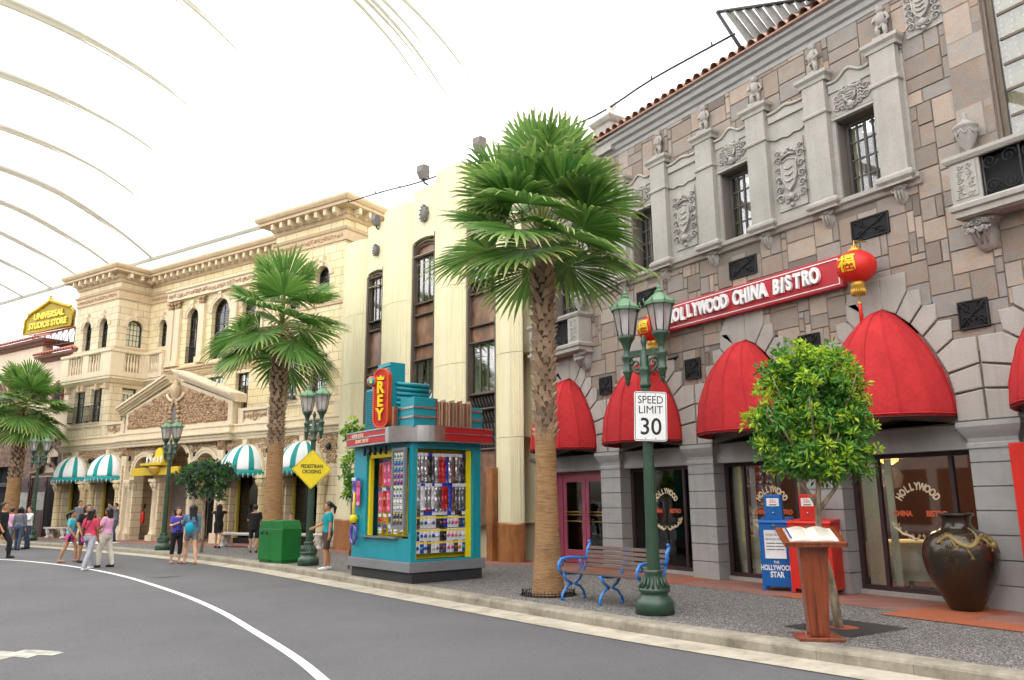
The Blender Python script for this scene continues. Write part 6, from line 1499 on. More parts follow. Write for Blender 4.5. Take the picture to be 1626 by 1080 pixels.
# newspaper boxes
K['np_blue'] = pm('blue newspaper box', '#0f5ea8', .4, .1, 3, .05, 60); K['np_red'] = pm('red newspaper box', '#cf2a1c', .4, .1, 3, .05, 60)
def newsbox(loc, rz, m, label, kind):
    t = empty('newspaper_box', loc, rz, label=label, cat='newspaper box', group='newspaper boxes outside the restaurant'); 
    w_, d_ = (.7, .92) if kind else (.5, .42)
    M = MB(); M.box(-w_/2, w_/2, 0, d_, .07, 1.1); 
    for x in (-w_/2+.03, w_/2-.03):
        for y in (.03, d_-.03): M.box(x-.03, x+.03, y-.03, y+.03, 0, .07)
    M.add([(-w_/2-.01, -.02, 1.1), (w_/2+.01, -.02, 1.1), (w_/2+.01, d_+.01, 1.1), (-w_/2-.01, d_+.01, 1.1), (-w_/2-.01, .02, 1.14), (w_/2+.01, .02, 1.14), (w_/2+.01, d_+.01, 1.19), (-w_/2-.01, d_+.01, 1.19)], [(0, 1, 5, 4), (1, 2, 6, 5), (2, 3, 7, 6), (3, 0, 4, 7), (4, 5, 6, 7)])
    M.obj('cabinet', m, t, bevel=.01)
    M = MB(); M.box(-.14, .14, .04, .24, 1.14, 1.56); M.obj('coin_box', m, t, bevel=.012)
    M = MB(); M.box(-.1, .1, .032, .04, 1.37, 1.5); M.frame(-.17, .17, .52, .98, .02, -.015, -.0); M.box(-.17, .17, -.006, -.001, .52, .98); M.obj('window', K['white'], t)
    M = MB().mat(K['orange_letter']); M.text('25c', .08, .001, faceM(0, .03, 1.45), .001, 1); M.mat(K['black']); M.box(-.06, .06, .03, .033, 1.385, 1.4)
    if kind == 0:
        M.text('MYSTERY AIR OBJECT', .052, .001, faceM(0, -.008, .9), 0, .62); M.text('SEEN IN SKY OVER LA', .05, .001, faceM(0, -.008, .83), 0, .62)
        for q in range(6): M.box(-.14+.15*(q > 2), .0+.14*(q > 2), -.009, -.007, .76-.05*(q % 3), .772-.05*(q % 3))
    else: M.text('DAILY NEWS', .05, .001, faceM(0, -.008, .9), 0, .7); [M.box(-.13, .13, -.009, -.007, .8-.05*q, .812-.05*q) for q in range(5)]
    M.obj('newsprint', parent=t)
    M = MB()
    if kind == 0: M.text('THE', .055, .002, faceM(0, -.003, .46), .001, .9); M.text('HOLLYWOOD', .115, .002, faceM(0, -.003, .37), .004, .68); M.text('STAR', .125, .002, faceM(0, -.003, .26), .004, .75)
    else: M.text('THE', .06, .002, faceM(-.12, -.003, .46), .001, .9); M.text('Inquirer', .13, .002, faceM(.02, -.003, .35), .004, .8)
    M.obj('masthead', K['white'], t)
    if kind:
        M = MB(); M.text('Inquirer', .15, .002, Matrix.Translation((w_/2+.003, .58, .93)) @ Matrix.Rotation(pi/2, 4, 'Z') @ Matrix.Rotation(pi/2, 4, 'X'), .004, .8); M.obj('side_masthead', K['white'], t)
    M = MB(); M.ball((0, .03, 1.26), .02); M.box(-.03, .03, -.02, 0, 1.04, 1.07); M.obj('coin_slot', K['chrome'], t)
    return t
newsbox((10.93, 8.93, .13), radians(-60), K['np_blue'], 'blue newspaper box with white masthead beside the red one', 0)
newsbox((11.0, 8.31, .13), radians(-75), K['np_red'], 'red newspaper box behind the lectern and tree trunk', 1)
# lectern with open menu book
K['lectern'] = ramp_noise(pm('varnished reddish wood', '#7b3a1e', .3, .1, 1, 0, 80, coat=.4), [(.3, '#5d2612'), (.55, '#8a4221'), (.75, '#74341a')], 2.2, 6, mapping=(9, 9, .7))
LA = radians(-40)
le = empty('lectern', (7.66, 5.77, .13), LA, label='varnished wooden lectern at the kerb holding an open menu', cat='lectern')
M = MB(); M.box(-.24, .24, -.18, .2, 0, .035); M.obj('base_board', K['lectern'], le, bevel=.006)
M = MB(); M.add([(-.1, -.09, .035), (.1, -.09, .035), (.1, .09, .035), (-.1, .09, .035), (-.155, -.12, .98), (.155, -.12, .98), (.14, .12, 1.06), (-.14, .12, 1.06)], [(0, 3, 2, 1), (4, 5, 6, 7), (0, 1, 5, 4), (1, 2, 6, 5), (2, 3, 7, 6), (3, 0, 4, 7)]); M.obj('column', K['lectern'], le, bevel=.008)
M = MB(); M.box(-.02, .02, -.11, -.09, .06, .93); M.obj('front_rib', K['lectern'], le); M = MB(); M.box(.13, .15, -.05, .06, .62, .84); M.obj('side_slot', K['black'], le)
TP = Matrix.Translation((0, 0, 1.06)) @ Matrix.Rotation(radians(19), 4, 'X')
M = MB(); M.box(-.33, .33, -.25, .26, 0, .035); M.box(-.33, .33, -.25, -.225, .035, .06); o = M.obj('top_board', K['lectern'], le, bevel=.006); o.matrix_local = TP
K['page'] = pm('cream menu page', '#e9e3cf', .7, .06, 4)
mb = empty('open_menu', label='open cream menu book lying on the lectern top', cat='book'); mb.matrix_world = Matrix.Translation((7.66, 5.77, .13)) @ Matrix.Rotation(LA, 4, 'Z') @ TP @ Matrix.Translation((0, .01, .036))
for s_ in (-1, 1):
    M = MB(); vs = []
    for i in range(9):
        q = i/8; x = s_*.26*q; z = .028*sin(pi*min(1, q*1.15))*(1-q*.4) + .008
        vs += [(x, -.18, z), (x, .19, z), (x, -.18, 0), (x, .19, 0)]
    M.add(vs, [(4*i, 4*i+4, 4*i+5, 4*i+1) for i in range(8)] + [(4*i, 4*i+2, 4*i+6, 4*i+4) for i in range(8)] + [(4*i+1, 4*i+5, 4*i+7, 4*i+3) for i in range(8)] + [(32, 33, 35, 34)], True); M.obj('page', K['page'], mb)
M = MB(); M.mat(CM['grey'])
for s_ in (-1, 1):
    for k in range(9): M.box(min(s_*.06, s_*.2), max(s_*.06, s_*.2), .13-.03*k, .135-.03*k, .0375, .038)
M.mat(CM['blue']).box(-.245, -.225, -.15, .15, .026, .0265); M.obj('print', parent=mb)
# dragon vase
vz = empty('dragon_vase', (11.1, 5.98, .135), 0, label='large dark brown glazed urn with a gold relief dragon, beside the shop window', cat='vase')
K['glaze'] = ramp_noise(pm('dark brown glaze', '#20150e', .26, .15, 1.5, .05, 30, coat=.35), [(.3, '#1a130b'), (.6, '#2f2415'), (.8, '#453722')], 2, 6)
pf = [(.19, 0), (.205, .02), (.26, .12), (.335, .27), (.41, .42), (.455, .56), (.478, .7), (.47, .84), (.43, .95), (.34, 1.05), (.22, 1.11), (.185, 1.17), (.18, 1.24), (.2, 1.28), (.225, 1.3), (.225, 1.325), (.19, 1.33), (.16, 1.27), (.15, 1.1), (.0001, 1.0)]
pf = [(max(.0001, r*.97), z*.96) for r, z in spline([(r, z, 0) for r, z in pf], 4) and [(p[0], p[1]) for p in spline([(r, z, 0) for r, z in pf], 4)]]
M = MB(); M.lathe(pf, 40); M.obj('body', K['glaze'], vz)
def vr(z):
    best = .3
    for r, zz in pf[:60]:
        if zz <= z and r > .12: best = r
    return best
K['dragon'] = pm('pale gold relief', '#8f7d4e', .5, .2, 8, .3, 50)
M = MB(); pts = []
A0 = radians(215)
for k in range(46):
    q = k/45; a = A0 - .75 + 1.7*q; z = .93 + .075*sin(q*9.5) - .1*abs(q-.45); r = vr(z)*1.0; pts.append((r*cos(a), r*sin(a), z))
M.tube(pts, [.012 + .026*sin(pi*min(1, .12+k/45*.9)) for k in range(46)], 7)
for k in range(2, 44, 1):
    p = Vector(pts[k]); nrm = Vector((p.x, p.y, 0)).normalized(); M.tube([p + nrm*.012 + Vector((0, 0, .0)), p + nrm*.02 + Vector((0, 0, .055))], [.012, .003], 4)
for (q, dz) in ((10, -1), (20, -1), (30, 1), (38, -1)):
    p = Vector(pts[q]); a = atan2(p.y, p.x)
    leg = []
    for j in range(4): zz = p.z + dz*.045*j; r = vr(zz); aa = a + .06*j; leg.append((r*cos(aa), r*sin(aa), zz))
    M.tube(leg, [.022, .018, .014, .012], 6)
    for j in (-1, 0, 1): zz = leg[-1][2] + dz*.04; r = vr(zz); aa = a + .18 + .05*j; M.tube([leg[-1], (r*cos(aa), r*sin(aa), zz)], [.009, .004], 5)
p = Vector(pts[-1]); M.ball(tuple(p), .045, 8, 6)
for j in range(7): zz = p.z + .1*sin(j*.9); aa = atan2(p.y, p.x) + .1 + .04*j; r = vr(zz); M.tube([tuple(p), (r*cos(aa), r*sin(aa), zz)], [.012, .005], 5)
for j in range(4):
    aa0 = A0 + 1.15 + .05*j; M.tube([(vr(z)*1.0*cos(aa0 + (1-z)*1.1), vr(z)*sin(aa0 + (1-z)*1.1), z) for z in (.98, .94, .9, .85, .8, .76)], .009, 5)
for j in range(14):
    aa = A0 - .7 + .11*j; z = .84 + .14*((j*7) % 5)/5; r = vr(z); q = (r*cos(aa), r*sin(aa), z)
    M.tube([(r*cos(aa+.04*cos(t)), r*sin(aa+.04*cos(t)), z+.018*sin(t)) for t in [k*.8 for k in range(9)]], .007, 4)
M.obj('dragon_relief', K['dragon'], vz)
# red board at the right edge
rb = empty('red_notice_board', label='plain red notice board cut off by the right edge of the photo', cat='notice board'); rb.matrix_world = BM @ Matrix.Translation((11.66, -.28, 0))
M = MB(); M.box(0, 1.1, 0, .04, .72, 2.33); M.obj('panel', K['np_red'], rb, bevel=.005); M = MB(); M.box(.2, .24, .04, .08, .13, 2.3); M.box(.86, .9, .04, .08, .13, 2.3); M.obj('post', K['iron'], rb)
# stone benches
K['white_stone'] = pm('white cast stone', '#cfccc4', .75, .08, 3, .15, 50)
def stone_bench(x, y, rz, L_, lb):
    t = empty('stone_bench', (x, y, .13), rz, label=lb, cat='bench', group='white stone benches along the arcade')
    M = MB(); M.box(-L_/2, L_/2, -.22, .22, .4, .47); M.box(-L_/2-.02, L_/2+.02, -.24, .24, .445, .46); M.obj('seat', K['white_stone'], t, bevel=.012)
    for s_ in (-1, 1):
        for q in (-1, 1): M = MB(); M.lathe([(.13, 0), (.13, .05), (.07, .09), (.06, .14), (.11, .24), (.12, .32), (.1, .36), (.13, .4)], 14, (s_*(L_/2-.22) + q*.0, q*.1, 0)); M.obj('pedestal', K['white_stone'], t)
stone_bench(2.3, 41.2, radians(-66), 1.7, 'white stone bench at far left by the mahogany doors'); stone_bench(3.55, 38.3, radians(-66), 1.6, 'white stone bench behind the group of women in the road')
stone_bench(7.05, 28.3, radians(-66), 2.0, 'white stone bench left of the green bin'); stone_bench(8.6, 25.9, radians(-66), 1.8, 'white stone bench behind the yellow sign lamp post')
# fire extinguisher
fx = empty('fire_extinguisher', label='red fire extinguisher hanging on the arcade pier', cat='extinguisher'); fx.matrix_world = LM @ Matrix.Translation((6.17, .46, .8))
M = MB(); M.lathe([(.08, 0), (.09, .03), (.09, .38), (.06, .46), (.03, .48)], 12, (0, 0, 0)); M.obj('tank', K['np_red'], fx); M = MB(); M.tube([(0, 0, .48), (0, 0, .55), (.08, 0, .52), (.1, 0, .3)], .015, 6); M.box(-.07, .07, .05, .07, .6, .8); M.obj('valve', K['black'], fx)
# yellow sweet shop sign in the arcade
ys = empty('yellow_shop_sign', label='bright yellow shop sign bar with half round bowl under the central arch', cat='sign'); ys.matrix_world = LM @ Matrix.Translation((8.1, -.3, 2.74))
K['mustard'] = pm('mustard yellow sign', '#cdae14', .5, .08)
M = MB(); M.box(-1.75, 1.45, 0, .12, 0, .32); M.box(-.8, .65, -.25, .12, .38, .48); M.obj('bar', K['mustard'], ys, bevel=.01)
M = MB(); M.ball((-.1, -.02, .36), .36, 16, 12, sy=.5); M.v = [(x, y, min(z, .36)) for x, y, z in M.v]; M.obj('bowl', K['gold'], ys)
M = MB(); M.prism([(.0 + .34*cos(q*pi/10), .5 + .62*sin(q*pi/10)) for q in range(11)], y0=.05, y1=.12); M.obj('arched_back', K['yellow'], ys)
for x in (-.55, -.3, -.05, .2, .42): M = MB(); M.lathe([(.06, 0), (.03, .1), (.05, .2), (.0001, .28)], 8, (x, -.1, .48)); M.obj('sweet_cone', K['white'], ys)
# ================================================================== palms
K['palm_leaf'] = leaf_mat('palm leaf', '#406f30', '#7ba64e', '#cdc684', .35)
K['palm_leaf_dark'] = leaf_mat('old palm leaf', '#3c6434', '#6f9560', '#c2b98a', .25)
K['petiole'] = pm('palm leaf stalk', '#7f8a4a', .5, .15, 4)
K['palm_trunk'] = ramp_noise(pm('palm trunk fibre', '#8d6a46', .9, .15, 2, .6, 40), [(.3, '#6b4b30'), (.5, '#9a7650'), (.7, '#b08c62')], 3, 8, mapping=(1.5, 1.5, 14), rough=.7)
K['boot'] = pm('cut leaf base', '#ad947a', .85, .2, 9, .4, 60, island=.3)
K['boot_gap'] = pm('dark palm fibre', '#5d4836', .95, .2, 6, .5, 60)
def frond(M, S_, org, az, el, Lp, R, nseg, rnd, droop=.35):
    d = Vector((cos(az)*cos(el), sin(az)*cos(el), sin(el)))
    side = Vector((-sin(az), cos(az), 0)); side = (side + d.cross(side)*rnd.uniform(-.35, .35)).normalized(); nr = side.cross(d) * -1
    if nr.z < 0: nr = -nr
    def dp(p, k=1.0):
        q = (p - org); r2 = q.x*q.x + q.y*q.y; return Vector((p.x, p.y, p.z - droop*.16*r2*k))
    hub = org + d*Lp
    S_.tube([tuple(dp(org + d*Lp*t)) for t in (0, .35, .7, 1.0)], [.026, .018, .013, .012], 5)
    tilt = rnd.uniform(.0, .35); fd = (d*cos(tilt) - Vector((0, 0, 1))*sin(tilt)*.8); fd = (fd).normalized(); fn = side.cross(fd)*-1
    if fn.z < 0: fn = -fn
    span = radians(rnd.uniform(108, 135)); da = 2*span/(nseg-1)
    for i in range(nseg):
        a = -span + da*i + rnd.uniform(-.02, .02); L = R*(1 - .28*abs(a/span)**2.2)*rnd.uniform(.93, 1.05)
        v = fd*cos(a) + side*sin(a); p_ = -fd*sin(a) + side*cos(a)
        cup = fn*(.12*R*(1-cos(a)))
        def pt(r, off, zz, k): return tuple(dp(hub + v*r + p_*off + fn*zz + cup*(r/R) - Vector((0, 0, 1))*k))
        r1 = L*.6; w1 = r1*math.tan(da/2)*1.02; r2 = L*.84; w2 = w1*.6; dr = rnd.uniform(.02, .12)*R
        b = M.add([pt(.0, 0, 0, 0), pt(r1, -w1, -.006, 0), pt(r1, 0, .012, 0), pt(r1, w1, -.006, 0), pt(r2, -w2, -.004, dr*.35), pt(r2, 0, .007, dr*.35), pt(r2, w2, -.004, dr*.35), pt(L, 0, 0, dr*1.3)],
                  [(0, 1, 2), (0, 2, 3), (1, 4, 5, 2), (2, 5, 6, 3), (4, 7, 5), (5, 7, 6)], False)
        M.t[b+7] = .9; M.t[b+4] = M.t[b+6] = .22; M.t[b+5] = .12
def palm(x, y, z0, ztop, crown_r, r0, label, seed, nf=46, boots_from=2.6, rb=.15, spear=True, elr=116):
    R = random.Random(seed); t = empty('palm_tree', (x, y, z0), label=label, cat='palm tree', group='fan palms along the kerb')
    H = ztop - z0
    def rad(z): 
        zz = z
        return r0*.62 + r0*.38*math.exp(-zz/.9) if zz < boots_from else rb
    M = MB(); n = 28; Z = [H*k/60 for k in range(61)]; vs = []; 
    lean = R.uniform(-.03, .06)
    for z in Z:
        for i in range(n):
            a = 2*pi*i/n; q = rad(z)*(1 + .02*sin(z*50+2*sin(a*3)) + R.uniform(-.012, .012)); vs.append((q*cos(a) + lean*z*.3, q*sin(a), z))
    m1 = [k for k in range(60) if Z[k] < boots_from]
    M.mat(K['palm_trunk']).add(vs, [(k*n+i, k*n+(i+1) % n, (k+1)*n+(i+1) % n, (k+1)*n+i) for k in range(60) for i in range(n) if Z[k] < boots_from], True)
    b = len(M.v) - len(vs); M.mat(K['boot_gap'])
    for k in range(60):
        if Z[k] >= boots_from:
            for i in range(n): M.f.append([b+k*n+i, b+k*n+(i+1) % n, b+(k+1)*n+(i+1) % n, b+(k+1)*n+i]); M.sm.append(True); M.mi.append(M.cm)
    M.obj('trunk', parent=t)
    M = MB(); z = boots_from - .15; k = 0
    while z < H:
        for i in range(7):
            a = 2*pi*(i + .5*(k % 2))/7 + R.uniform(-.1, .1) + k*.06; w = R.uniform(.05, .065); L = R.uniform(.13, .19); o = rb*.92; e = .05 + .035*R.random() + .05*(z/H)
            M.at((lean*z*.3, 0, z), rz=a)
            s_ = R.choice((-1, 1))*.03
            M.add([(o, -w, 0), (o, w, 0), (o+e*.5, w*.85+s_, L*.6), (o+e*.5, -w*.85+s_, L*.6), (o+e, w*.42+s_, L), (o+e, -w*.42+s_, L), (o+.012, -w*.5, -.0), (o-.01, w*.2+s_, L*.9), (o-.01, -w*.2+s_, L*.9)],
                  [(0, 1, 2, 3), (3, 2, 4, 5), (5, 4, 7, 8), (0, 3, 8), (3, 5, 8), (1, 7, 2), (2, 7, 4)])
        z += .095; k += 1
    M.at(); M.obj('leaf_bases', K['boot'], t)
    M = MB(); S_ = MB(); org = Vector((lean*H*.3, 0, H+.1)); Lp = crown_r*.46; Rf = crown_r*.55
    for i in range(nf):
        q = i/(nf-1); el = radians(80 - elr*q**.95 + R.uniform(-9, 9)); az = i*2.39996 + R.uniform(-.25, .25)
        f = MB() if 0 else M
        frond(M, S_, org + Vector((0, 0, .25*(1-q) - .2*q)), az, el, Lp*R.uniform(.85, 1.12)*(1.12 if q < .3 else 1), Rf*R.uniform(.88, 1.08), 34, R, droop=.22 + .4*q)
    if spear:
        for k in range(3): S_.tube([tuple(org + Vector((.03*k, 0, .1))), tuple(org + Vector((.1*k-.1, .05*k, crown_r*1.0)))], [.03, .004], 6)
    M.obj('crown', K['palm_leaf'], t); S_.obj('leaf_stalks', K['petiole'], t)
    return t
palm(7.65, 10.85, .13, 6.1, 2.12, .27, 'tallest fan palm, in front of the red awnings beside the blue bench', 3, 34, elr=92)
palm(6.6, 23.0, .13, 6.7, 2.35, .36, 'middle fan palm growing behind the green bin', 8, 27, 3.1, .2)
palm(.42, 41.2, .13, 5.6, 2.15, .42, 'small fan palm at the left edge by the dark stone shopfront', 5, 38, 2.6, .24)
M = MB()
for k in range(46):
    a = 2*pi*k/46; M.tube([(.43*cos(a), .43*sin(a), 0), (.43*cos(a), .43*sin(a), .07 + .03*(k % 2))], .006, 4)
M.tube([(.43*cos(2*pi*k/40), .43*sin(2*pi*k/40), .05) for k in range(41)], .006, 4)
M.disc(.47, .006, 30); o = M.obj('tree_guard', K['iron'], label='low black iron ring round the foot of the tallest palm', cat='tree guard'); o.location = (7.65, 10.85, .13)
# ================================================================== leafy trees
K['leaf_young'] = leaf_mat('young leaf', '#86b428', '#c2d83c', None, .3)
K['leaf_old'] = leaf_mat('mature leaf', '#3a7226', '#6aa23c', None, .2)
K['leaf_dusk'] = leaf_mat('dark grey green leaf', '#26402c', '#4c6a4a', None, .15)
K['bark'] = ramp_noise(pm('pale bark', '#8a7a64', .9, .15, 3, .6, 40), [(.3, '#5d4f3d'), (.6, '#9c8c74'), (.8, '#b7aa92')], 4, 8, mapping=(3, 3, 1))
def leafclump(M, c, n, r, L, R, up, mats):
    for _ in range(n):
        d = Vector((R.gauss(0, 1), R.gauss(0, 1), R.gauss(0, 1) + up)).normalized(); s = d.cross(Vector((R.gauss(0, 1), R.gauss(0, 1), R.gauss(0, 1)))).normalized(); nn = d.cross(s)
        p = c + d*R.uniform(.1, 1)*r; l = L*R.uniform(.75, 1.2); w = l*.2
        M.add([p, p + d*l*.5 + s*w + nn*.006, p + d*l - Vector((0, 0, l*.12)), p + d*l*.5 - s*w + nn*.006, p + d*l*.5 - nn*.004], [(0, 1, 4), (1, 2, 4), (2, 3, 4), (3, 0, 4)])
def tree(x, y, z0, trunk, limbs, blobs, L, mat_fn, label, seed, dens=1.0, cat='tree'):
    R = random.Random(seed); t = empty('leafy_tree', (x, y, z0), label=label, cat=cat)
    M = MB(); M.tube(spline(trunk[0], 4), [trunk[1]*(1-.45*i/(4*(len(trunk[0])-1))) for i in range(4*(len(trunk[0])-1)+1)], 9)
    for l in limbs: pts = spline(l[0], 3); M.tube(pts, [l[1]*(1-.75*i/(len(pts)-1)) for i in range(len(pts))], 6)
    M.obj('trunk', K['bark'], t)
    ms = {}
    for c, rx, ry, rz_, n in blobs:
        for k in range(int(n*dens)):
            u = Vector((R.gauss(0, 1), R.gauss(0, 1), R.gauss(0, 1))).normalized(); q = R.uniform(.25, 1.0)**.45 * (1 + .1*sin(u.x*7+seed) + .08*sin(u.z*9) + .07*sin(u.y*8))
            p = Vector((c[0]+u.x*rx*q, c[1]+u.y*ry*q, c[2]+u.z*rz_*q))
            if sin(p.x*9+seed)*sin(p.y*8.3+1)+sin(p.z*10.1+2)*.7+R.uniform(-.3, .3) < -.75: continue
            mk = mat_fn(u, q, R)
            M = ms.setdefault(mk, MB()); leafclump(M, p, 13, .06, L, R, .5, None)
    B = MB()
    for mk, M in ms.items():
        B.mat(K[mk]); b = len(B.v); B.v += M.v
        for f in M.f: B.f.append([b+i for i in f]); B.sm.append(False); B.mi.append(B.cm)
    B.obj('crown', parent=t)
    return t
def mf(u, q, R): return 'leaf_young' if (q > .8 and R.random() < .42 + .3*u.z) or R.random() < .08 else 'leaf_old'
TC = Vector((-.06, .02, 2.62))
lb = []; RR = random.Random(2)
for k in range(16):
    u = Vector((RR.gauss(0, 1), RR.gauss(0, 1), RR.gauss(0, .8)+.3)).normalized(); e = TC + Vector((u.x*.66, u.y*.66, u.z*.7)); lb.append(([(-.1, .03, 1.75), tuple((Vector((-.1, .03, 1.75))+e)/2 + Vector((0, 0, -.05))), tuple(e)], .022))
tree(8.46, 6.08, .13, ([(0, 0, -.02), (-.06, .0, .5), (-.16, .04, 1.1), (-.1, .03, 1.75)], .055), lb + [([(-.14, .04, 1.35), (.1, -.12, 1.7), (.25, -.3, 2.1)], .03), ([(-.14, .04, 1.4), (-.3, .2, 1.8), (-.4, .35, 2.2)], .028)],
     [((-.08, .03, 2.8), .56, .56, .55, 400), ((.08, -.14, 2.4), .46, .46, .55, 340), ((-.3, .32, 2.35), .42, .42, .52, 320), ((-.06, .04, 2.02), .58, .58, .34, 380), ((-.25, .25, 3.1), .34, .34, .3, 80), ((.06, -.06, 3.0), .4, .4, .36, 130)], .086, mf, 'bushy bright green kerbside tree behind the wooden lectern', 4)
M = MB(); M.add([(8.06, 6.55, .1345), (8.02, 5.62, .1345), (9.1, 5.6, .1345), (9.1, 6.5, .1345)], [(0, 1, 2, 3)]); o = M.obj('tree_pit', K['rubber'], kind='structure')
M = MB(); M.at((8.52, 6.05, .139)).disc(.16, .0); M.obj('soil', K['terra2'], kind='structure')
def mg(u, q, R): return 'leaf_dusk' if R.random() < .85 else 'leaf_old'
tree(5.38, 26.2, .13, ([(0, 0, 0), (.03, 0, .8), (-.04, 0, 1.5), (.0, 0, 2.0)], .05), [([(0, 0, 1.5), (.3, -.2, 2.0), (.5, -.4, 2.4)], .03), ([(0, 0, 1.5), (-.3, .2, 1.9), (-.5, .3, 2.2)], .03)],
     [((-.0, .0, 2.45), .72, .72, .36, 260), ((-.45, .5, 2.3), .4, .4, .3, 90), ((.5, -.55, 2.35), .35, .35, .3, 80), ((.25, -.2, 1.85), .38, .38, .3, 70), ((-.2, .2, 1.85), .3, .3, .22, 45)], .11, mg, 'small clipped dark green tree in front of the arcade doors', 6)
t = tree(6.85, 17.6, .13, ([(0, 0, 0), (.02, 0, .9), (0, 0, 1.8)], .03), [], [((0, 0, 3.1), .24, .24, .34, 60), ((.0, .0, 2.3), .26, .26, .5, 80), ((0, 0, 1.75), .2, .2, .25, 40)], .1, mf, 'narrow leafy shrub peeping out behind the left end of the kiosk', 9, cat='shrub')
# ================================================================== people
K['skin'] = pm('tan skin', '#b98762', .55, .05, 5, .05, 60); K['skin_pale'] = pm('light skin', '#cf9f7c', .55, .05, 5, .05, 60); K['skin_dark'] = pm('brown skin', '#8f6143', .55, .05, 5)
K['hair'] = pm('black hair', '#15100e', .4, .2, 30, .3, 90); K['hair_brown'] = pm('dark brown hair', '#3a2418', .45, .2, 30, .3, 90)
def cl(n, c, **k): K[n] = pm(n, c, .85, .1, 6, .3, 14, fine=.05, **k)
for n, c in dict(black_cloth='#17171a', teal_cloth='#0b8f98', brown_cloth='#4c3b30', turq_cloth='#4fc0cf', pink_short='#e0569a', white_cloth='#dcdcdf', cream_cloth='#d6cfc0', red_cloth='#d0405a', grey_cloth='#a3a6ac', pink_cloth='#e2a6c4', purple_cloth='#4b46a8', denim='#5f7f95', grey_short='#76797c', bag_teal='#12a0c0', jeans='#3c4a5c', slate_cloth='#6a6e76', pink_bag='#d83a9a', beige_hat='#c9b79c').items(): cl(n, c)
K['shoe_dark'] = pm('dark shoe', '#1e1a19', .5, .1); K['shoe_white'] = pm('white shoe', '#dedede', .6, .05); K['shoe_tan'] = pm('tan sandal', '#a98462', .6, .05); K['mannequin'] = pm('white mannequin', '#d9d9d6', .4, .03)
def capsule(M, a, b, ra, rb, n=10):
    a, b = Vector(a), Vector(b); d = (b-a); L = d.length or 1e-4; d.normalize(); pts = []; rs = []
    for k in range(1, 4): q = pi/2*(1-k/3); pts.append(a - d*ra*sin(q)); rs.append(max(.001, ra*cos(q)))
    for k in range(3): q = pi/2*k/3; pts.append(b + d*rb*sin(q)); rs.append(rb*cos(q))
    pts.append(b + d*rb*.999); rs.append(.001); pts.insert(0, a - d*ra*.999); rs.insert(0, .001)
    M.tube([tuple(p) for p in pts], rs, n)
def remesh(M, name, m, parent, vox, smooth=2):
    o = M.obj('tmp', m); r = o.modifiers.new('r', 'REMESH'); r.mode = 'VOXEL'; r.voxel_size = vox; r.use_smooth_shade = True
    if smooth: s_ = o.modifiers.new('s', 'SMOOTH'); s_.iterations = smooth; s_.factor = .5
    dg = bpy.context.evaluated_depsgraph_get(); me = bpy.data.meshes.new_from_object(o.evaluated_get(dg)); me.name = name
    old = o.data; bpy.data.objects.remove(o); bpy.data.meshes.remove(old)
    p = bpy.data.objects.new(name, me); C.objects.link(p); p.parent = parent
    if not me.materials: me.materials.append(m)
    return p
def torso(M, g, e, z0, z1, female=True, crouch=0):
    rows = [(.80, .155, .105), (.88, .165, .115), (.96, .14, .098), (1.03, .125, .09), (1.12, .14, .1), (1.2, .155, .105), (1.28, .165, .095), (1.33, .14, .075), (1.36, .07, .06)]
    if not female: rows = [(.80, .15, .105), (.88, .16, .115), (.96, .158, .112), (1.03, .155, .11), (1.12, .165, .115), (1.2, .175, .115), (1.28, .185, .1), (1.33, .16, .08), (1.36, .08, .065)]
    rs = [(0, 0, z, rx*g+e, ry*g+e) for z, rx, ry in rows if z0 <= z <= z1]; M.loft(rs, 18)
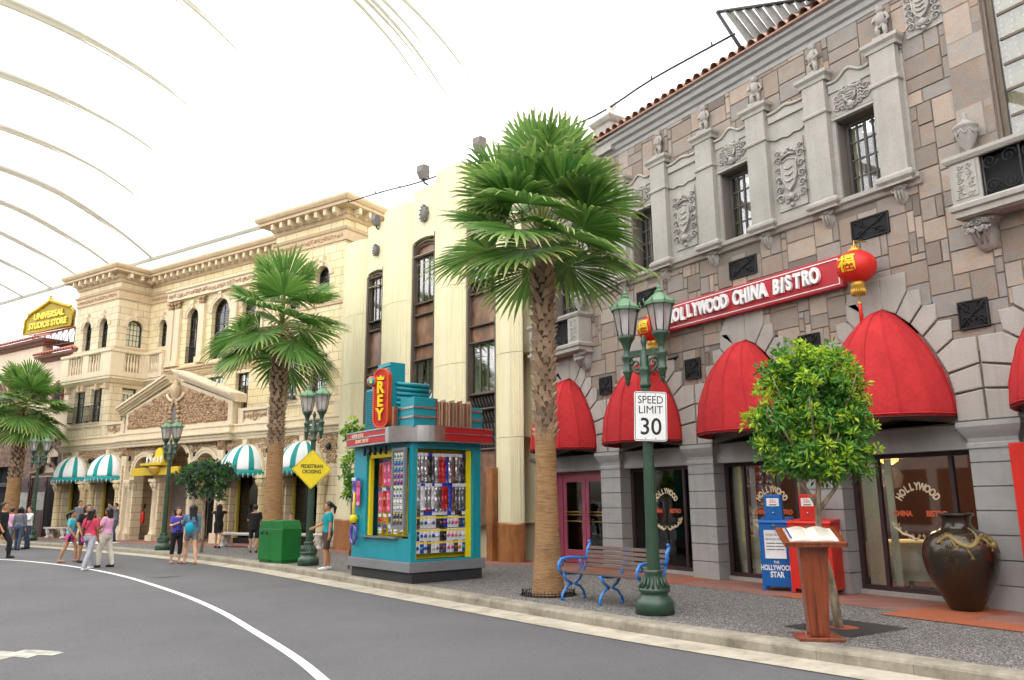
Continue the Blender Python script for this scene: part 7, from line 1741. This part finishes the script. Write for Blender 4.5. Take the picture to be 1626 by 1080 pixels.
def person(label, x, y, z, h, face, top=None, bottom=None, hair='long', hm='hair', skin='skin', shoes='shoe_dark', stride=.12, spread=.09, armL=None, armR=None, g=1.0, female=True, turn=0, mann=False, extra=None, group=None, low=False):
    """face: 0 looks at the viewpoint, 90 to the right of the picture, 180 away"""
    s = h/1.6; tc = Vector((-x, -y, 0)).normalized(); rt = Vector((-tc.y, tc.x, 0)); a = radians(face); fw = tc*cos(a) + rt*sin(a)
    rz = atan2(fw.y, fw.x) - pi/2
    nm_ = 'mannequin' if mann else 'person'
    t = empty(nm_, (x, y, z), rz, label=label, cat=nm_, group=group); t.scale = (s, s, s)
    SK = K['mannequin'] if mann else K[skin]
    aL = armL or [(-.2*g, -.02, 1.06), (-.2*g, .04, .82)]; aR = armR or [(.2*g, -.02, 1.06), (.2*g, .04, .82)]
    hipL, hipR = (-.085*g, 0, .84), (.085*g, 0, .84)
    kL, kR = (-spread*g, stride*.55+.015, .46), (spread*g, -stride*.35+.015, .46); fL, fR = (-spread, stride*.6, .08), (spread, -stride*.8, .09)
    shL, shR = (-.155*g, 0, 1.3), (.155*g, 0, 1.3)
    M = MB(); torso(M, g, 0, .8, 1.36, female)
    for hp, kn, ft in ((hipL, kL, fL), (hipR, kR, fR)):
        capsule(M, hp, kn, .082*g, .052*g); capsule(M, kn, (kn[0]*.5+ft[0]*.5, (kn[1]+ft[1])/2-.015, .3), .05*g, .052*g); capsule(M, (kn[0]*.5+ft[0]*.5, (kn[1]+ft[1])/2-.015, .3), ft, .05*g, .032)
        capsule(M, (ft[0], ft[1]-.02, .045), (ft[0], ft[1]+.13, .03), .036, .028); capsule(M, ft, (ft[0], ft[1]-.02, .045), .033, .036)
    for sh, (el, wr) in ((shL, aL), (shR, aR)):
        capsule(M, sh, el, .046*g, .036*g); capsule(M, el, wr, .036*g, .025)
        e, w_ = Vector(el), Vector(wr); d = (w_-e).normalized(); sd_ = d.cross(Vector((0, 1, 0)) if abs(d.y) < .8 else Vector((0, 0, 1))).normalized(); nn = d.cross(sd_)
        if sh is shR: pass
        capsule(M, w_, w_ + d*.06, .024, .03)
        for q in range(4): b = w_ + d*.075 + nn*(-.027+.018*q); c1 = b + d*.04 + sd_*.006; capsule(M, b, c1, .0095, .009, 6); capsule(M, c1, c1 + d*(.026-.004*abs(q-1.5)) + sd_*.018, .009, .007, 6)
        b = w_ + d*.03 + nn*.028; capsule(M, b, b + d*.035 + nn*.022, .011, .009, 6)
    tv = radians(turn); hx, hy = -sin(tv), cos(tv)
    capsule(M, (0, -.005, 1.33), (0, .005, 1.43), .047, .043)
    M.ball((0, .012, 1.5), .088, 16, 12, sx=.88, sy=1.02, sz=1.16); M.ball((hx*.03, .012+hy*.03, 1.445), .058, 12, 8, sx=.95)
    capsule(M, (hx*.088, .012+hy*.088, 1.495), (hx*.1, .012+hy*.1, 1.468), .008, .013, 6)
    for q in (-1, 1): M.ball((q*.078*hy + hx*0, .012 - q*.078*hx*-1*0, 1.485), .018, 6, 5, sx=.5)
    remesh(M, 'body', SK, t, .0105, 1)
    if not mann:
        M = MB(); sx_, sy_ = hy, -hx
        for q in (-1, 1): M.ball((hx*.083 + q*.031*sx_, .012+hy*.083 + q*.031*sy_, 1.508), .0085, 7, 5, sz=.7)
        M.tube([(hx*.085 + q*.031*sx_*1.1 + sx_*e*.012, .012+hy*.088 + q*.031*sy_*1.1 + sy_*e*.012, 1.525) for q in (-1,) for e in (-1, 0, 1)], .003, 4); M.tube([(hx*.085 + .034*sx_ + sx_*e*.012, .012+hy*.088 + .034*sy_ + sy_*e*.012, 1.525) for e in (-1, 0, 1)], .003, 4)
        M.obj('eyes', K['hair'], t)
        M = MB(); M.tube([(hx*.086 + sx_*e*.02, .012+hy*.086 + sy_*e*.02, 1.435 + .003*abs(e)) for e in (-1, 0, 1)], [.003, .006, .003], 6); M.obj('mouth', K['pink_bag'] if 0 else K['red_cloth'], t)
    if top:
        col_, slv, ln = top; M = MB(); torso(M, g, .014, ln, 1.34, female); capsule(M, (-.12*g, 0, 1.315), (.12*g, 0, 1.315), .045, .045)
        for sh, (el, wr) in ((shL, aL), (shR, aR)):
            if slv == 0: capsule(M, sh, sh, .058*g, .058*g); continue
            e = Vector(el); S0 = Vector(sh); capsule(M, sh, S0.lerp(e, .62 if slv == 1 else 1), .062*g, .056*g if slv == 1 else .048)
            if slv == 2: capsule(M, e, e.lerp(Vector(wr), .9), .047, .038)
        remesh(M, 'shirt', K[col_], t, .012, 2)
    if bottom:
        kind, col_ = bottom; M = MB()
        if kind in ('skirt', 'dress'):
            zb = .5 if kind == 'skirt' else .55
            M.loft([(0, 0, zb, .165*g, .13), (0, 0, .7, .165*g, .13), (0, 0, .85, .178*g, .13), (0, 0, .95, .15*g, .11), (0, 0, .99, .14*g, .1)], 20)
        else:
            M.loft([(0, 0, .76, .15*g, .11), (0, 0, .84, .178*g, .128), (0, 0, .9, .172*g, .125), (0, 0, .98, .146*g, .108)], 18)
            fr = dict(shorts=.38, knee=.85, capri=1.0, trousers=1.0)[kind]
            for hp, kn, ft in ((hipL, kL, fL), (hipR, kR, fR)):
                H_, K_ = Vector(hp), Vector(kn); capsule(M, hp, H_.lerp(K_, min(1, fr)), .096*g, (.088 if kind == 'shorts' else .068)*g)
                if kind in ('capri', 'trousers'):
                    md = Vector((kn[0]*.5+ft[0]*.5, (kn[1]+ft[1])/2-.015, .3)); capsule(M, kn, md, .066*g, .064*g)
                    if kind == 'trousers': capsule(M, md, (ft[0], ft[1]-.01, .09), .062*g, .055)
        remesh(M, {'shorts': 'shorts', 'knee': 'shorts', 'skirt': 'skirt', 'dress': 'skirt'}.get(kind, 'trousers'), K[col_], t, .012, 2)
    if hair and not mann:
        M = MB(); bx, by = -hx, -hy
        M.ball((bx*.018, .012+by*.018, 1.522), .096, 16, 12, sx=.93, sy=1.0, sz=1.06)
        if hair == 'long':
            for k in range(5): capsule(M, (bx*.05 + hy*(k-2)*.033, .012+by*.05 - hx*(k-2)*.033*-1*-1, 1.53), (bx*.085 + (k-2)*.034*hy, .0+by*.085, 1.2), .05, .03)
        if hair == 'bob':
            for k in range(5): capsule(M, (bx*.04 + (k-2)*.038*hy, .01+by*.04, 1.52), (bx*.055 + (k-2)*.043*hy, .01+by*.05, 1.4), .045, .03)
        if hair == 'pony': capsule(M, (bx*.1, .01+by*.1, 1.53), (bx*.16, by*.16, 1.46), .035, .045); capsule(M, (bx*.16, by*.16, 1.46), (bx*.15, by*.15, 1.33), .045, .02)
        M2 = MB(); M2.v = M.v; M2.f = M.f; M2.sm = M.sm; M2.mi = M.mi
        # cut the face opening
        o = remesh(M2, 'hair', K[hm], t, .011, 1); bm = bmesh.new(); bm.from_mesh(o.data)
        for v in list(bm.verts):
            p = v.co; fx_ = (p.x*hx + (p.y-.012)*hy)
            if fx_ > .045 and p.z < 1.55 and p.z > 1.35: v.co.x -= hx*(fx_-.03); v.co.y -= hy*(fx_-.03)
        bm.to_mesh(o.data); bm.free()
    if not mann or shoes:
        for ft in (fL, fR):
            M = MB(); capsule(M, (ft[0], ft[1]-.03, .035), (ft[0], ft[1]+.14, .03), .044, .036); capsule(M, (ft[0], ft[1]-.025, .05), (ft[0], ft[1]+.05, .045), .043, .038); M.v = [(a_, b_, max(0.0, c_)) for a_, b_, c_ in M.v]; o = M.obj('shoe', K[shoes], t)
    if extra: extra(t)
    return t
def sbag(col_, c, sz, strap, hold='shoulder bag', label=None, own=None):
    def f(t):
        b = empty('shoulder_bag', label=label, cat='bag'); b.matrix_world = t.matrix_basis.copy()
        M = MB(); M.ball(c, 1, 14, 10, sx=sz[0], sy=sz[1], sz=sz[2]); M.obj('pouch', K[col_], b); M = MB(); M.tube(strap, .009, 5); M.obj('strap', K['black_cloth'] if own is None else K[own], b)
    return f
XB = lambda sx=1: [(.14*sx, .0, 1.33), (.08*sx, .12, 1.22), (-.05*sx, .145, 1.02), (-.17*sx, .1, .85), (-.2*sx, .0, .8), (-.12*sx, -.12, 1.0), (.05*sx, -.12, 1.25), (.14*sx, -.02, 1.34)]
phone = lambda lb, p: (lambda t: (lambda b: (setattr(b, 'matrix_world', t.matrix_basis.copy()), (lambda M: (M.at(p).box(-.04, .04, -.006, .006, -.065, .065), M.at(), M.obj('case', K['black'], b)))(MB())))(empty('mobile_phone', label=lb, cat='phone')))
# group in the road
person('woman in turquoise shirt and pink shorts carrying a small black bag', 1.8, 26.3, 0, 1.44, 70, ('turq_cloth', 1, .86), ('shorts', 'pink_short'), 'pony', stride=.28, shoes='shoe_tan', armL=[(-.22, -.05, 1.08), (-.24, .03, .84)], armR=[(.22, .0, 1.06), (.2, .14, .88)],
       extra=sbag('black_cloth', (.2, .05, .72), (.06, .04, .1), [(-.13, 0, 1.34), (-.02, .12, 1.15), (.15, .1, .85), (.2, .05, .8)], label='small black bag hanging at the hip of the woman in turquoise'))
person('laughing woman in black top standing behind the girl in red', 2.15, 25.9, 0, 1.6, 25, ('black_cloth', 1, .88), ('knee', 'brown_cloth'), 'bob', 'hair_brown', g=1.08, armL=[(-.24, .02, 1.08), (-.02, .2, 1.06)], armR=[(.24, .0, 1.06), (.2, .12, .86)], stride=.1, shoes='shoe_dark')
person('woman in red top and pale grey trousers with a bright pink bag', 2.02, 23.05, 0, 1.5, 150, ('red_cloth', 1, .84), ('trousers', 'grey_cloth'), 'long', stride=.42, skin='skin_dark', shoes='shoe_white', turn=-25, armL=[(-.23, -.03, 1.05), (-.2, .08, .84)],
       extra=sbag('pink_bag', (-.17, .06, .8), (.12, .05, .11), XB(1), label='bright pink bag slung on the woman in red'))
person('woman in pale pink shirt and cream trousers facing left', 2.46, 23.65, 0, 1.52, -120, ('pink_cloth', 1, .86), ('trousers', 'cream_cloth'), 'long', g=1.12, stride=.2, skin='skin_dark', armL=[(-.22, .08, 1.06), (-.1, .24, .98)], armR=[(.22, .08, 1.06), (.12, .24, .96)])
person('person in grey blue shirt with raised arms behind the pale pink woman', 3.95, 35.7, .13, 1.5, -60, ('slate_cloth', 2, .86), ('trousers', 'jeans'), 'short', female=False, armL=[(-.24, .18, 1.32), (-.08, .28, 1.48)], armR=[(.24, .18, 1.32), (.08, .28, 1.48)], turn=10)
person('dark haired visitor half hidden behind the laughing woman', 2.75, 36.6, .13, 1.62, 30, ('slate_cloth', 1, .86), ('trousers', 'jeans'), 'short', female=False)
# pair by the kerb
person('woman in purple top and black leggings looking at her phone', 4.22, 23.8, 0, 1.5, 15, ('purple_cloth', 1, .84), ('capri', 'black_cloth'), 'long', skin='skin_pale', shoes='shoe_tan', stride=.06, spread=.1, armL=[(-.21, .06, 1.08), (-.06, .26, 1.18)], armR=[(.21, .06, 1.08), (.05, .26, 1.17)], extra=phone('phone held by the woman in purple', (0, .34, 1.21)))
person('woman seen from behind in denim shirt and grey shorts', 4.5, 23.3, 0, 1.57, 195, ('denim', 2, .86), ('shorts', 'grey_short'), 'long', stride=.3, skin='skin_pale', shoes='shoe_tan', armL=[(-.22, .1, 1.1), (-.15, .3, 1.05)],
       extra=sbag('bag_teal', (-.1, -.16, .98), (.13, .07, .15), [(.16, -.0, 1.33), (.1, -.14, 1.15), (-.12, -.17, 1.05)], label='bright turquoise bag on the back of the woman in denim'))
# pavement
person('woman in short black dress raising a camera with her back turned', 6.3, 28.2, .13, 1.44, 170, ('black_cloth', 1, .86), ('dress', 'black_cloth'), 'long', skin='skin_pale', armL=[(-.26, .1, 1.3), (-.1, .24, 1.44)], armR=[(.26, .1, 1.3), (.1, .24, 1.44)], stride=.2)
person('person in black shirt and black knee shorts looking at the shop window', 6.62, 24.9, .13, 1.42, 185, ('black_cloth', 1, .82), ('knee', 'black_cloth'), 'short', female=False, g=1.05, armR=[(.22, .05, 1.06), (.18, .2, 1.0)], armL=[(-.22, .06, 1.08), (-.12, .2, 1.12)])
person('attendant in teal polo shirt and brown knee shorts beside the kiosk', 6.33, 17.62, .13, 1.5, -75, ('teal_cloth', 1, .86), ('knee', 'brown_cloth'), 'pony', skin='skin', shoes='shoe_white', stride=.1, g=1.04, armL=[(-.22, .0, 1.07), (-.22, .02, .84)], armR=[(.22, .08, 1.08), (.16, .28, 1.0)])
person('boy with short dark hair peeping over the green bin', 8.2, 26.4, .13, 1.12, 10, ('slate_cloth', 1, .86), ('knee', 'jeans'), 'short', female=False, skin='skin_pale')
# far left
person('man in black polo shirt walking in at the left edge', .12, 29.6, 0, 1.68, 60, ('black_cloth', 1, .84), ('trousers', 'black_cloth'), 'short', female=False, g=1.1, stride=.4, skin='skin', armR=[(.24, .02, 1.04), (.24, .14, .86)])
person('shorter person in a cap behind the man in black', .42, 34.6, .0, 1.5, 120, ('pink_cloth', 1, .86), ('trousers', 'slate_cloth'), 'short')
person('woman in grey top and dark jeans with a strap across her back', .68, 34.3, 0, 1.52, 165, ('slate_cloth', 2, .86), ('trousers', 'jeans'), 'bob', stride=.25)
person('person in white long sleeved top and blue jeans at far left', .98, 34.9, 0, 1.53, -60, ('white_cloth', 2, .88), ('trousers', 'jeans'), 'short', 'hair_brown', skin='skin_pale', stride=.15, armL=[(-.2, .12, 1.12), (-.05, .26, 1.16)])
# mannequins in the shop windows
def wm(u, d): p = LM @ Vector((u, d, .32)); return p.x, p.y, p.z
for u, top, bot, lb in ((13.15, 'black_cloth', 'cream_cloth', 'left white mannequin in a black shirt, behind the glass left of the middle palm'), (13.6, 'black_cloth', 'slate_cloth', 'right white mannequin in dark clothes, behind the glass left of the middle palm'),
                        (16.15, 'pink_cloth', 'denim', 'child size mannequin in pink shirt and cap behind the crossing sign post'), (16.75, 'red_cloth', 'cream_cloth', 'white mannequin in a red shirt in the shop window right of the sign post'),
                        (1.6, 'slate_cloth', 'slate_cloth', 'grey draped mannequin in the leftmost arcade shop window'), (4.35, 'red_cloth', 'cream_cloth', 'mannequin with red cloth in the shop window by the carved pilaster')):
    x, y, z = wm(u, .68); person(lb, x, y, z, 1.28 if 'child' in lb else 1.62, 5, (top, 1, .88), ('trousers', bot), None, mann=True, shoes=None, group='mannequins in the arcade shop windows')
